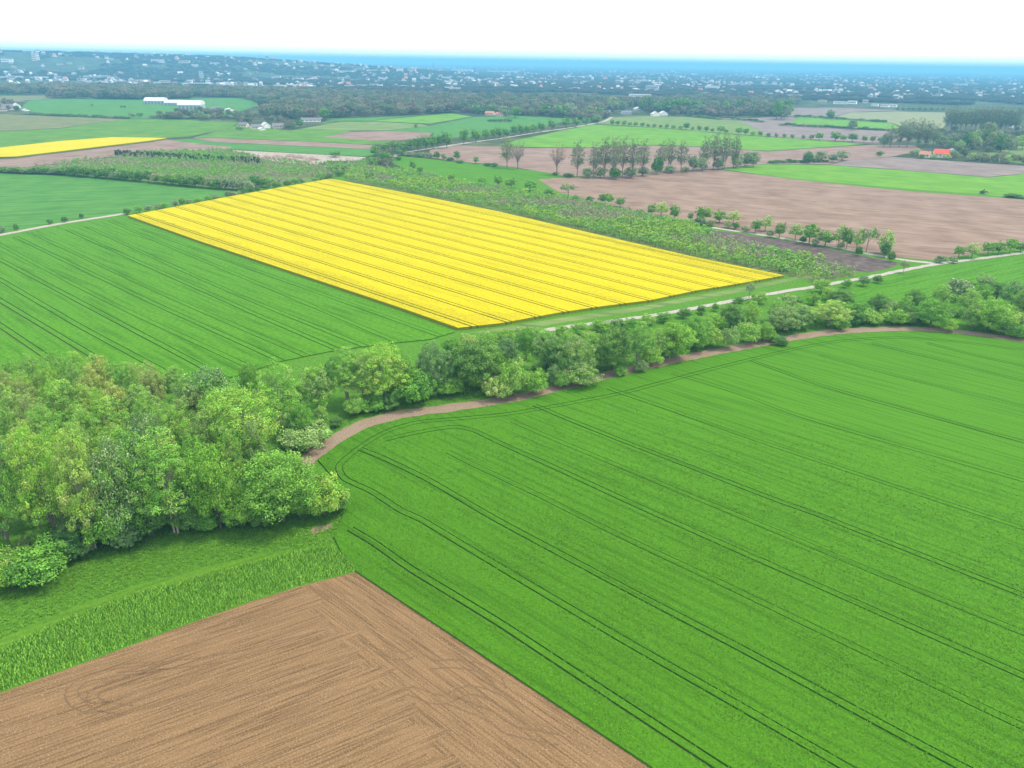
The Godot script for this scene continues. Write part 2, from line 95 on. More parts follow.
var RAPE_THIN = PackedVector2Array([Vector2(-220.55, -411.74), Vector2(-215.45, -411.45), Vector2(-210.27, -412.02), Vector2(-207.48, -408.84), Vector2(-204.36, -406.08), Vector2(-199.57, -405.26), Vector2(-196.24, -402.74), Vector2(-195.39, -397.27), Vector2(-190.55, -396.52), Vector2(-187.29, -393.91), Vector2(-186.26, -388.65), Vector2(-181.58, -387.72), Vector2(-179.43, -383.8), Vector2(-175.22, -382.31), Vector2(-172.49, -379.07), Vector2(-167.91, -378.01), Vector2(-166.1, -373.69), Vector2(-163.57, -370.21), Vector2(-159.4, -368.67), Vector2(-156.83, -365.24), Vector2(-153.44, -362.78), Vector2(-148.52, -362.13), Vector2(-147.3, -357.1), Vector2(-143.46, -355.18), Vector2(-139.64, -353.23), Vector2(-135.7, -351.43), Vector2(-134.91, -345.94), Vector2(-130.62, -344.55), Vector2(-128.15, -341.02), Vector2(-125.44, -337.78), Vector2(-121.79, -335.63), Vector2(-119.21, -332.23), Vector2(-114.54, -331.29), Vector2(-112.53, -327.23), Vector2(-108.34, -325.72), Vector2(-106.57, -321.37), Vector2(-103.24, -318.86), Vector2(-97.84, -318.77), Vector2(-94.78, -315.94), Vector2(-91.84, -312.96), Vector2(-90.8, -307.75), Vector2(-86.12, -306.82), Vector2(-83.49, -303.48), Vector2(-79.79, -301.4), Vector2(-76.84, -298.41), Vector2(-73.34, -296.04), Vector2(-70.1, -293.39), Vector2(-67.64, -289.85), Vector2(-64.49, -287.09), Vector2(-62.28, -283.26), Vector2(-58.49, -281.23), Vector2(-56.06, -277.65), Vector2(-52.71, -275.12), Vector2(-49.96, -271.91), Vector2(-45.89, -270.2), Vector2(-41.27, -269.11), Vector2(-40.15, -264.04), Vector2(-36.33, -261.97), Vector2(-33.68, -258.45), Vector2(-29.41, -257.03), Vector2(-26.42, -253.92), Vector2(-21.7, -253.08), Vector2(-20, -248.32), Vector2(-15.72, -246.78), Vector2(-11.35, -248.73), Vector2(-6.97, -250.62), Vector2(-1.71, -248.14), Vector2(1.91, -250.59), Vector2(4.36, -246.41), Vector2(2.34, -242.59), Vector2(-0.83, -239.92), Vector2(-4.42, -237.85), Vector2(-9.11, -235.69), Vector2(-14.65, -235.91), Vector2(-18.75, -233.42), Vector2(-23.78, -234.64), Vector2(-25.42, -239.55), Vector2(-30.46, -240.75), Vector2(-31.8, -246), Vector2(-36.29, -247.8), Vector2(-38, -252.64), Vector2(-42.05, -254.94), Vector2(-45.48, -257.12), Vector2(-47.07, -261.39), Vector2(-52.09, -261.74), Vector2(-55.78, -263.61), Vector2(-57.29, -267.98), Vector2(-61.96, -268.74), Vector2(-64.5, -271.92), Vector2(-66.91, -275.26), Vector2(-69.35, -278.57), Vector2(-73.68, -279.7), Vector2(-76.11, -283.02), Vector2(-77.72, -287.38), Vector2(-82.4, -288.22), Vector2(-83.61, -293.03), Vector2(-86.86, -295.5), Vector2(-91.44, -296.46), Vector2(-94.27, -299.41), Vector2(-97.17, -302.29), Vector2(-99.89, -305.37), Vector2(-103.1, -307.89), Vector2(-106.28, -310.45), Vector2(-109.18, -313.33), Vector2(-111.33, -317.07), Vector2(-115.66, -318.3), Vector2(-118.95, -320.73), Vector2(-121.19, -324.37), Vector2(-125.66, -325.44), Vector2(-128.55, -328.33), Vector2(-129.67, -333.25), Vector2(-134.06, -334.41), Vector2(-137.06, -337.18), Vector2(-141.68, -338.08), Vector2(-143.59, -342.09), Vector2(-146.19, -345.32), Vector2(-150.88, -346.14), Vector2(-152.24, -350.79), Vector2(-155.26, -353.52), Vector2(-159.11, -355.33), Vector2(-161.44, -358.96), Vector2(-165, -361.21), Vector2(-167.46, -364.69), Vector2(-171.52, -366.4), Vector2(-173.56, -370.34), Vector2(-176.56, -373.23), Vector2(-181.76, -373.67), Vector2(-184.74, -376.57), Vector2(-186.02, -381.37), Vector2(-188.26, -385.09), Vector2(-193.45, -385.54), Vector2(-195.93, -389), Vector2(-198.62, -392.22), Vector2(-202.52, -394.11), Vector2(-205.48, -397.04), Vector2(-208.72, -399.65), Vector2(-211.64, -402.62), Vector2(-214.07, -406.14), Vector2(-218.03, -407.96)])
var RAPE_THIN_TOP = PackedVector2Array([Vector2(-138.35, -562.13), Vector2(-135.23, -558.11), Vector2(-131.47, -554.73), Vector2(-128.85, -551.52), Vector2(-125.88, -548.71), Vector2(-121.19, -547.8), Vector2(-118, -545.24), Vector2(-117.4, -539.8), Vector2(-112.66, -538.95), Vector2(-109.55, -536.3), Vector2(-108.76, -531.07), Vector2(-104.17, -530.05), Vector2(-102.22, -526.11), Vector2(-98.12, -524.55), Vector2(-95.56, -521.28), Vector2(-91.09, -520.14), Vector2(-89.48, -515.82), Vector2(-87.13, -512.32), Vector2(-83.08, -510.71), Vector2(-80.69, -507.26), Vector2(-77.45, -504.74), Vector2(-72.62, -503.99), Vector2(-71.63, -498.98), Vector2(-68.1, -496.79), Vector2(-64.62, -494.54), Vector2(-60.43, -493), Vector2(-60.04, -487.53), Vector2(-55.9, -485.94), Vector2(-53.72, -482.33), Vector2(-51.27, -478.99), Vector2(-47.83, -476.68), Vector2(-45.52, -473.19), Vector2(-40.98, -472.03), Vector2(-39.28, -467.91), Vector2(-35.26, -466.2), Vector2(-33.82, -461.82), Vector2(-30.71, -459.16), Vector2(-25.38, -458.81), Vector2(-22.57, -455.85), Vector2(-19.88, -452.76), Vector2(-19.22, -447.56), Vector2(-14.67, -446.41), Vector2(-12.31, -442.97), Vector2(-8.79, -440.72), Vector2(-6.27, -437.47), Vector2(-3.13, -434.79), Vector2(-0.27, -431.85), Vector2(1.71, -428.11), Vector2(4.46, -425.07), Vector2(6.16, -421.08), Vector2(9.63, -418.69), Vector2(11.57, -414.92), Vector2(14.55, -412.09), Vector2(16.86, -408.65), Vector2(20.65, -406.55), Vector2(25.06, -405), Vector2(25.52, -399.9), Vector2(27.93, -396.55), Vector2(30.87, -393.68), Vector2(34.71, -391.62), Vector2(36.98, -388.15), Vector2(41.37, -386.59), Vector2(42.09, -381.72), Vector2(45.85, -379.58), Vector2(49.46, -377.18), Vector2(53.03, -374.72), Vector2(53.3, -369.26), Vector2(55.71, -365.75), Vector2(61.48, -365.31), Vector2(62.01, -360.09), Vector2(66.12, -358.13), Vector2(69.81, -355.79), Vector2(72.19, -352.25), Vector2(74.1, -348.29), Vector2(76.5, -343.73), Vector2(82.56, -342.49), Vector2(84.06, -337.11), Vector2(88.2, -334.2), Vector2(90.1, -330.34), Vector2(94.21, -328.89), Vector2(95.53, -324.39), Vector2(98.19, -321.36), Vector2(102.58, -320.2), Vector2(104.17, -315.87), Vector2(109.22, -315.44), Vector2(112.95, -313.52), Vector2(114.46, -309.1), Vector2(118.01, -306.15), Vector2(113.92, -303.89), Vector2(109.27, -303.18), Vector2(104.63, -302.43), Vector2(100.12, -300.08), Vector2(95.86, -302.44), Vector2(95.44, -308.3), Vector2(90.53, -310.07), Vector2(89.52, -315.39), Vector2(85.35, -317.74), Vector2(82, -320.73), Vector2(79.83, -324.54), Vector2(77.57, -328.28), Vector2(75.55, -332.19), Vector2(72.9, -335.67), Vector2(70.29, -339.17), Vector2(68.04, -342.92), Vector2(66.73, -347.32), Vector2(62.67, -349.83), Vector2(59.78, -352.67), Vector2(58.1, -356.56), Vector2(53.85, -358.21), Vector2(51.41, -361.45), Vector2(51.01, -366.45), Vector2(46.85, -368.18), Vector2(44.29, -371.31), Vector2(39.86, -372.81), Vector2(38.55, -377.03), Vector2(36.46, -380.55), Vector2(31.95, -381.99), Vector2(31.28, -386.76), Vector2(28.69, -389.86), Vector2(24.14, -391.26), Vector2(23.38, -395.94), Vector2(20.2, -398.53), Vector2(18.26, -402.19), Vector2(14.52, -404.3), Vector2(13.05, -408.37), Vector2(10.51, -411.51), Vector2(5.48, -412.5), Vector2(2.96, -415.66), Vector2(2.36, -420.49), Vector2(0.67, -424.36), Vector2(-4.34, -425.36), Vector2(-6.31, -429), Vector2(-8.73, -432.27), Vector2(-12.29, -434.43), Vector2(-15.1, -437.38), Vector2(-18.19, -440.04), Vector2(-20.95, -443.04), Vector2(-23.2, -446.58), Vector2(-27.03, -448.46), Vector2(-29.74, -451.52), Vector2(-31.47, -455.59), Vector2(-36.67, -456.04), Vector2(-37.96, -460.58), Vector2(-40.39, -463.93), Vector2(-44.62, -465.4), Vector2(-47.82, -467.94), Vector2(-48.99, -472.6), Vector2(-53.64, -473.63), Vector2(-56.74, -476.28), Vector2(-58.92, -479.89), Vector2(-61.05, -483.54), Vector2(-65.8, -484.46), Vector2(-68.07, -487.98), Vector2(-70.97, -490.84), Vector2(-72.38, -495.24), Vector2(-76.52, -496.81), Vector2(-78.93, -500.14), Vector2(-83.15, -501.77), Vector2(-85.44, -505.23), Vector2(-87.27, -509.14), Vector2(-89.35, -512.81), Vector2(-93.55, -514.45), Vector2(-97.1, -516.72), Vector2(-100.25, -519.36), Vector2(-101.78, -523.56), Vector2(-105.68, -525.48), Vector2(-106.55, -530.31), Vector2(-109.27, -533.36), Vector2(-114.18, -534.33), Vector2(-116.7, -537.57), Vector2(-117.85, -542.13), Vector2(-121.2, -544.59), Vector2(-123.5, -548.04), Vector2(-127.79, -549.6), Vector2(-131.3, -551.9), Vector2(-133.61, -555.35), Vector2(-134.84, -559.83)])
var FARM_TRACK = PackedVector2Array([Vector2(242.42, -201.68), Vector2(212.43, -217.56), Vector2(176.66, -231.19), Vector2(158.92, -238.89), Vector2(138.88, -241.52), Vector2(111.64, -236.25), Vector2(83.27, -224.26), Vector2(60.42, -212.98), Vector2(39.33, -201.83), Vector2(19.91, -190.18), Vector2(2.29, -179.28), Vector2(-16.59, -171.68), Vector2(-29.41, -167.36), Vector2(-38.19, -161.1), Vector2(-43.15, -152.76), Vector2(-47.12, -144.64), Vector2(-48.32, -140.52)])
var GRAVEL_ROAD = PackedVector2Array([Vector2(526.34, -484.59), Vector2(375.54, -415.49), Vector2(260.94, -360.9), Vector2(199.07, -333.11), Vector2(162.18, -311.85), Vector2(127.1, -292.77), Vector2(110.36, -284.67), Vector2(89.18, -272.69), Vector2(58.25, -255.04), Vector2(36.68, -244.93), Vector2(16.6, -236.54), Vector2(2.48, -228.84)])
var BRANCH_ROAD = PackedVector2Array([Vector2(202.58, -336.09), Vector2(190.13, -341.96), Vector2(174.8, -357.04), Vector2(163.96, -369.26), Vector2(150.88, -380.96), Vector2(137.04, -393.36), Vector2(124.71, -402.73), Vector2(113.85, -411.29)])
var LEFT_ROAD = PackedVector2Array([Vector2(-307.63, -271.93), Vector2(-289.37, -317.77), Vector2(-265.81, -364.88), Vector2(-251.83, -393.96), Vector2(-231.58, -424.18)])
var LANE = PackedVector2Array([Vector2(-119.61, -693.67), Vector2(-116.27, -746.45), Vector2(-82.47, -811.76), Vector2(-52.94, -864.14), Vector2(-19.39, -917.08), Vector2(32.5, -1015.66), Vector2(86.63, -1107.71), Vector2(140.79, -1225.9), Vector2(168.86, -1336.73)])
var YELLOW_MARGIN = PackedVector2Array([Vector2(-18.08, -228.9), Vector2(2.52, -239.56), Vector2(17.2, -247.33), Vector2(48.87, -262.39), Vector2(71.11, -275.73), Vector2(95.2, -289.58), Vector2(127.79, -309.88), Vector2(126, -304.96), Vector2(93.54, -283.77), Vector2(69.93, -270.4), Vector2(48.01, -256.9), Vector2(16.9, -241.83), Vector2(2.5, -233.84)])
var TRACK_VERGE = PackedVector2Array([Vector2(-49.27, -142.28), Vector2(-45.16, -156.04), Vector2(-39.88, -164.4), Vector2(-29.9, -170.61), Vector2(-16.91, -175.39), Vector2(2.3, -183.26), Vector2(20.27, -194.57), Vector2(40.09, -206.68), Vector2(61.46, -217.39), Vector2(84.62, -228.59), Vector2(113.55, -240.99), Vector2(141.08, -246.01), Vector2(179.63, -235.76), Vector2(185.16, -244.28), Vector2(144.72, -253.42), Vector2(98.32, -248.95), Vector2(42.37, -221.1), Vector2(-3.62, -194.38), Vector2(-36.76, -179.16), Vector2(-51.72, -152.73)])
var TALL_STRIP = PackedVector2Array([Vector2(-86.99, -68.23), Vector2(-84.08, -77.22), Vector2(-79.28, -83.41), Vector2(-72.02, -91.26), Vector2(-63.95, -96.93), Vector2(-55.33, -101.33), Vector2(-46.77, -105.72), Vector2(-39.59, -109.14), Vector2(-33.97, -110.96), Vector2(-30.77, -107.72), Vector2(-27.95, -104.05), Vector2(-32.24, -102.15), Vector2(-37.05, -100.02), Vector2(-44.46, -95.74), Vector2(-53.84, -89.58), Vector2(-63.4, -82.91), Vector2(-68.97, -79.23), Vector2(-74.22, -75.76), Vector2(-85.09, -65.93)])
var MEADOW = PackedVector2Array([Vector2(-91.78, -73.99), Vector2(-86.89, -81.02), Vector2(-81.22, -86.33), Vector2(-73.49, -93.85), Vector2(-66, -99.34), Vector2(-56.5, -104.21), Vector2(-47.6, -108.19), Vector2(-44.42, -109.47), Vector2(-34.12, -111.57), Vector2(-33.43, -119.79), Vector2(-35.01, -126.98), Vector2(-44.48, -126.71), Vector2(-63.22, -120.73), Vector2(-80.64, -115.17), Vector2(-93.98, -105.58), Vector2(-106.83, -92.14)])
var TYRE_TRACKS = [
	PackedVector2Array([Vector2(-53.06, -80.71), Vector2(-58.72, -79.82), Vector2(-62.89, -78.58), Vector2(-64, -76.32), Vector2(-62.21, -74.21), Vector2(-59.36, -73.21), Vector2(-55.74, -73.98)]),
	PackedVector2Array([Vector2(-51.21, -79.97), Vector2(-56.46, -78.33), Vector2(-60.12, -76.77), Vector2(-60.4, -75.13), Vector2(-58.41, -73.58), Vector2(-53.8, -72.97)]),
	PackedVector2Array([Vector2(-33.53, -100.1), Vector2(-31.67, -98.31), Vector2(-29.35, -97.34), Vector2(-27.16, -96.88)]),
	PackedVector2Array([Vector2(-20.3, -85.47), Vector2(-18.17, -84.05), Vector2(-16.26, -83.88), Vector2(-14.49, -84.75)]),
	PackedVector2Array([Vector2(-14.42, -77.29), Vector2(-9.8, -75.56), Vector2(-5.53, -77.46), Vector2(-1.03, -75.73), Vector2(1.88, -72.99)]),
	PackedVector2Array([Vector2(-8.34, -75.59), Vector2(-2.4, -72.91), Vector2(0.48, -70.62), Vector2(7.38, -69.14)]),
	PackedVector2Array([Vector2(-59.11, -80.59), Vector2(-50.38, -81.56), Vector2(-41.86, -83.56), Vector2(-30.54, -88.28)]),
	PackedVector2Array([Vector2(-11.99, -82.14), Vector2(-8.15, -82.42), Vector2(-4.24, -81.7), Vector2(-1.57, -79.42), Vector2(-1.07, -77.55)]),
]
var BARE_PATCH = PackedVector2Array([Vector2(-39.69, -115.91), Vector2(-38.86, -117.26), Vector2(-36.84, -117.99), Vector2(-35.6, -118.7), Vector2(-35.68, -117.34), Vector2(-37.06, -115.65), Vector2(-38.65, -114.95)])
var NURSERY = PackedVector2Array([Vector2(-131.62, -565.15), Vector2(-136.02, -611.55), Vector2(-127.59, -637.19), Vector2(-96.69, -615.93), Vector2(-68.07, -584.94), Vector2(-33.6, -543.22), Vector2(-10.98, -531.69), Vector2(17.33, -500.56), Vector2(43.6, -483.65), Vector2(77.2, -442.08), Vector2(101.88, -414.52), Vector2(102.52, -397.24), Vector2(114.95, -377.33), Vector2(132.46, -350.21), Vector2(150.37, -321.29), Vector2(156.01, -313.14), Vector2(130.92, -300.53), Vector2(124.92, -308.1), Vector2(104.09, -325.59), Vector2(89.14, -339.56), Vector2(75.54, -354.81), Vector2(46.7, -386.98), Vector2(-9.19, -449.53), Vector2(-66.13, -505.09)])
var NURSERY_EDGE = PackedVector2Array([Vector2(-132.23, -557.51), Vector2(119.66, -306.99)])
var LEFT_NURSERY = PackedVector2Array([Vector2(-402.36, -608.48), Vector2(-391.34, -632.13), Vector2(-371.68, -676.81), Vector2(-354.69, -718.65), Vector2(-290.62, -744.6), Vector2(-234.36, -683.01), Vector2(-173.68, -648.14), Vector2(-136.99, -676.81), Vector2(-128.8, -643.52), Vector2(-138.9, -617.22), Vector2(-146, -576.71), Vector2(-190.62, -514.51), Vector2(-228.96, -528.64), Vector2(-303.13, -560.11), Vector2(-361.27, -580.8)])
var WOODLAND_TREES = [
	[-132.5, -125.6, 12.2, 7.1, "airy2"],
	[-137.4, -132.0, 13.2, 7.4, "bloom"],
	[-142.4, -138.3, 13.5, 7.2, "oval"],
	[-147.0, -145.3, 14.1, 6.5, "airy2"],
	[-160.3, -163.0, 13.8, 7.2, "oval"],
	[-119.0, -112.2, 14.2, 6.6, "bloom"],
	[-112.2, -104.1, 13.6, 7.2, "bloom"],
	[-151.3, -155.2, 15.7, 7.2, "oval"],
	[-120.5, -118.1, 12.3, 7.5, "russet"],
	[-154.3, -161.9, 14.8, 6.3, "russet"],
	[-124.9, -125.2, 12.3, 6.5, "bloom"],
	[-137.1, -142.8, 12.4, 8.2, "pale"],
	[-142.5, -150.0, 15.3, 7.5, "bloom"],
	[-132.9, -137.9, 15.5, 7.7, "pale"],
	[-112.9, -111.8, 12.7, 8.0, "pale"],
	[-126.2, -131.1, 16.3, 8.0, "russet"],
	[-106.1, -105.5, 13.4, 7.4, "bloom"],
	[-143.5, -156.0, 16.2, 8.0, "airy"],
	[-147.7, -162.0, 14.4, 7.4, "airy2"],
	[-134.8, -149.0, 15.7, 7.5, "oval"],
	[-117.5, -125.4, 15.0, 8.2, "bloom"],
	[-127.0, -142.0, 12.3, 7.0, "russet"],
	[-144.7, -167.2, 12.7, 7.7, "russet"],
	[-140.8, -162.0, 12.9, 7.1, "airy"],
	[-118.9, -133.4, 13.9, 6.9, "airy"],
	[-134.2, -155.3, 15.6, 6.3, "russet"],
	[-110.1, -122.2, 12.3, 8.4, "airy"],
	[-120.5, -139.6, 16.3, 6.3, "oval"],
	[-103.8, -115.4, 13.6, 7.5, "bloom"],
	[-138.1, -171.8, 13.0, 8.1, "pale"],
	[-95.4, -103.8, 28.4, 11.6, "airy"],
	[-134.4, -161.7, 16.4, 6.7, "oval"],
	[-114.3, -139.8, 16.0, 10.0, "airy2"],
	[-127.8, -153.2, 13.3, 7.3, "bloom"],
	[-122.3, -148.3, 15.7, 7.2, "airy2"],
	[-111.4, -133.1, 12.5, 8.0, "pale"],
	[-116.1, -147.1, 16.0, 9.5, "pale"],
	[-96.8, -111.2, 13.0, 6.0, "oval"],
	[-132.3, -172.1, 13.0, 7.0, "airy"],
	[-102.9, -122.1, 16.3, 7.9, "bloom"],
	[-91.3, -105.6, 28.3, 11.0, "airy2"],
	[-129.1, -164.9, 12.0, 8.3, "russet"],
	[-96.8, -123.3, 19.0, 9.5, "pale"],
	[-108.9, -143.1, 16.0, 9.3, "russet"],
	[-126.2, -171.2, 14.0, 8.1, "pale"],
	[-104.8, -131.6, 13.7, 8.1, "russet"],
	[-123.6, -162.2, 13.2, 7.8, "airy"],
	[-118.7, -155.8, 14.7, 8.1, "russet"],
	[-102.5, -137.7, 16.0, 9.9, "airy"],
	[-93.1, -116.1, 12.6, 6.5, "oval"],
	[-91.1, -122.6, 19.0, 9.1, "airy"],
	[-122.3, -174.2, 14.0, 8.7, "airy"],
	[-98.5, -130.1, 13.8, 6.9, "airy2"],
	[-117.0, -162.7, 16.1, 7.6, "airy2"],
	[-104.7, -149.2, 17.0, 11.1, "oval"],
	[-84.9, -109.1, 26.4, 10.4, "airy"],
	[-111.5, -155.1, 14.4, 7.4, "airy"],
	[-117.3, -175.0, 13.5, 8.2, "oval"],
	[-86.2, -123.2, 19.0, 9.1, "pale"],
	[-86.6, -116.7, 12.1, 6.1, "russet"],
	[-114.8, -169.3, 14.8, 7.6, "airy"],
	[-100.6, -151.0, 15.0, 8.7, "pale"],
	[-92.1, -130.3, 15.9, 7.4, "oval"],
	[-110.6, -164.1, 14.8, 7.1, "pale"],
	[-96.9, -141.5, 14.4, 6.7, "oval"],
	[-111.6, -175.0, 13.0, 9.3, "russet"],
	[-93.0, -136.5, 16.1, 7.4, "oval"],
	[-78.4, -109.5, 25.3, 10.1, "pale"],
	[-81.3, -124.0, 18.0, 8.7, "airy2"],
	[-104.6, -160.9, 15.8, 8.3, "russet"],
	[-90.8, -142.2, 16.0, 11.1, "oval"],
	[-79.7, -115.5, 15.9, 6.1, "airy"],
	[-95.6, -147.6, 16.0, 6.0, "airy"],
	[-75.8, -109.6, 10.8, 8.0, "shrub"],
	[-96.8, -155.7, 14.0, 10.0, "russet"],
	[-105.0, -172.2, 12.0, 8.1, "airy"],
	[-77.7, -125.4, 18.0, 9.2, "bloom2"],
	[-83.0, -130.3, 12.2, 7.8, "pale"],
	[-85.7, -136.4, 12.5, 8.0, "pale"],
	[-72.9, -112.2, 22.4, 11.5, "bloom"],
	[-100.9, -174.0, 11.0, 7.6, "russet"],
	[-97.9, -164.4, 15.2, 7.5, "oval"],
	[-89.5, -153.6, 14.0, 10.8, "pale"],
	[-79.2, -135.1, 16.0, 9.8, "bloom"],
	[-70.3, -121.3, 17.0, 8.2, "bloom"],
	[-69.6, -113.5, 10.1, 7.0, "dark"],
	[-94.0, -170.2, 11.0, 7.5, "airy2"],
	[-84.3, -145.2, 15.8, 6.4, "oval"],
	[-90.8, -162.4, 16.4, 7.6, "russet"],
	[-77.7, -142.6, 16.0, 11.6, "airy2"],
	[-89.5, -171.8, 11.0, 8.1, "pale"],
	[-72.8, -129.9, 14.2, 7.6, "russet"],
	[-65.6, -114.6, 22.4, 14.1, "oval"],
	[-77.3, -154.1, 14.0, 9.9, "russet"],
	[-65.0, -126.6, 16.0, 8.5, "dense"],
	[-81.9, -161.1, 12.9, 6.1, "airy2"],
	[-72.2, -140.0, 12.2, 7.7, "airy"],
	[-62.7, -124.3, 12.0, 7.1, "dark"],
	[-69.8, -145.5, 14.0, 8.5, "airy"],
	[-68.0, -135.6, 14.7, 7.4, "bloom"],
	[-74.5, -157.2, 17.1, 16.5, "bloom"],
	[-71.1, -151.8, 14.1, 7.6, "airy2"],
	[-57.3, -116.4, 19.9, 10.1, "dense"],
	[-61.8, -135.7, 14.4, 6.3, "oval"],
	[-58.8, -129.1, 16.2, 6.2, "oval"],
	[-52.8, -117.2, 9.4, 8.9, "dense"],
	[-61.4, -141.9, 20.5, 20.6, "airy2"],
	[-69.6, -171.6, 12.8, 6.8, "dense2"],
	[-55.5, -134.1, 15.1, 6.5, "bloom"],
	[-51.1, -125.5, 8.0, 6.3, "dark"],
	[-58.7, -160.4, 17.9, 13.5, "airy"],
	[-45.6, -119.1, 16.6, 16.3, "dense2"],
	[-51.0, -152.8, 10.3, 7.0, "dense"],
	[-51.1, -167.5, 14.3, 9.5, "bloom2"],
]
var WOODLAND_SHRUBS = [
	[-91.7, -100.1, 8.7, 7.5, "shrub2"],
	[-92.5, -101.8, 4.5, 4.6, "grey"],
	[-91.4, -103.4, 5.5, 5.7, "shrub"],
	[-86.9, -98.1, 6.9, 6.3, "shrub2"],
	[-88.4, -106.4, 5.1, 5.3, "grey"],
	[-83.3, -100.3, 7.6, 11.7, "shrub"],
	[-85.4, -107.4, 6.0, 6.3, "shrub"],
	[-80.9, -105.9, 6.7, 5.9, "dark"],
	[-83.1, -110.2, 7.0, 7.5, "grey"],
	[-79.1, -107.1, 4.1, 4.0, "grey"],
	[-79.4, -111.5, 6.5, 6.9, "dark"],
	[-75.2, -112.3, 7.1, 7.6, "dark"],
	[-72.5, -110.0, 5.7, 6.0, "grey"],
	[-72.8, -114.8, 5.1, 5.4, "grey"],
	[-69.8, -115.0, 6.1, 6.5, "shrub"],
	[-64.9, -117.2, 5.3, 5.7, "dark"],
	[-63.1, -115.6, 5.9, 6.3, "dark"],
	[-61.3, -116.5, 6.0, 6.5, "dark"],
	[-59.6, -115.7, 4.2, 5.0, "shrub"],
	[-58.8, -118.8, 7.4, 8.0, "dark"],
	[-54.6, -117.7, 5.6, 6.1, "dark"],
	[-49.7, -118.0, 5.7, 7.2, "dark"],
	[-49.6, -120.4, 8.0, 8.6, "shrub"],
	[-46.8, -120.1, 8.1, 8.8, "dark"],
	[-54.0, -153.7, 7.4, 6.8, "palebush"],
	[-49.7, -149.8, 6.0, 12.8, "palebush"],
	[-41.7, -121.2, 6.3, 6.8, "shrub"],
	[-48.5, -161.3, 5.4, 4.3, "bloom2"],
	[-37.5, -121.4, 9.1, 9.6, "shrub2"],
	[-51.6, -188.9, 7.2, 6.2, "dark"],
	[-35.2, -123.3, 5.4, 5.3, "shrub"],
]
var HEDGE_TREES = [
	[-44.4, -173.2, 16.6, 11.5, "oval"],
	[-39.5, -173.3, 15.2, 11.5, "pale"],
	[-34.5, -174.1, 18.0, 15.6, "airy"],
	[-30.2, -176.2, 14.8, 8.7, "airy2"],
	[-22.4, -180.3, 15.9, 9.8, "grey"],
	[-18.1, -182.5, 12.5, 7.8, "grey2"],
	[-10.3, -184.8, 16.1, 15.8, "dark2"],
	[-5.8, -189.2, 11.9, 8.0, "dense"],
	[-1.6, -199.8, 10.7, 7.8, "grey"],
	[4.3, -206.4, 11.3, 8.0, "dense2"],
	[10.3, -200.3, 13.0, 9.7, "bloom2"],
	[13.2, -197.3, 11.0, 11.5, "dark2"],
	[19.0, -193.0, 13.3, 12.6, "bloom"],
	[26.7, -198.6, 8.8, 7.1, "dense2"],
	[30.4, -199.5, 15.5, 12.9, "dark2"],
	[38.9, -203.0, 14.7, 10.8, "oval"],
	[45.1, -206.5, 10.7, 8.0, "pale"],
	[50.8, -210.0, 12.4, 14.2, "dense"],
	[58.9, -219.1, 11.5, 10.5, "dense2"],
	[64.1, -223.0, 9.2, 7.8, "oval"],
	[77.3, -239.3, 9.7, 9.1, "dark2"],
	[85.8, -244.0, 8.3, 7.7, "oval"],
	[96.1, -246.6, 8.7, 8.5, "airy"],
	[95.7, -237.1, 8.9, 13.5, "grey"],
	[102.6, -239.4, 8.6, 9.1, "grey2"],
	[113.7, -243.1, 9.8, 15.3, "pale"],
	[127.9, -267.0, 7.3, 10.0, "dark2"],
	[139.6, -260.2, 7.5, 7.3, "dark2"],
	[145.9, -253.5, 8.6, 7.1, "oval"],
	[154.6, -263.3, 8.4, 8.2, "dark2"],
	[150.8, -243.8, 10.9, 13.8, "dense"],
	[168.8, -270.3, 8.2, 9.2, "oval"],
	[179.5, -277.3, 9.2, 10.3, "bloomgrey"],
	[172.9, -259.4, 9.9, 10.5, "oval"],
	[163.5, -240.1, 9.7, 8.3, "bloom"],
	[184.0, -269.8, 9.4, 9.2, "dense"],
	[169.1, -240.4, 12.3, 17.4, "dense2"],
	[195.8, -278.2, 7.9, 9.5, "dark2"],
	[195.0, -267.8, 10.9, 11.6, "bloom"],
	[191.8, -255.7, 13.2, 9.6, "bloom2"],
	[194.9, -248.0, 15.5, 13.2, "dense"],
	[197.1, -237.5, 12.9, 13.5, "grey"],
]
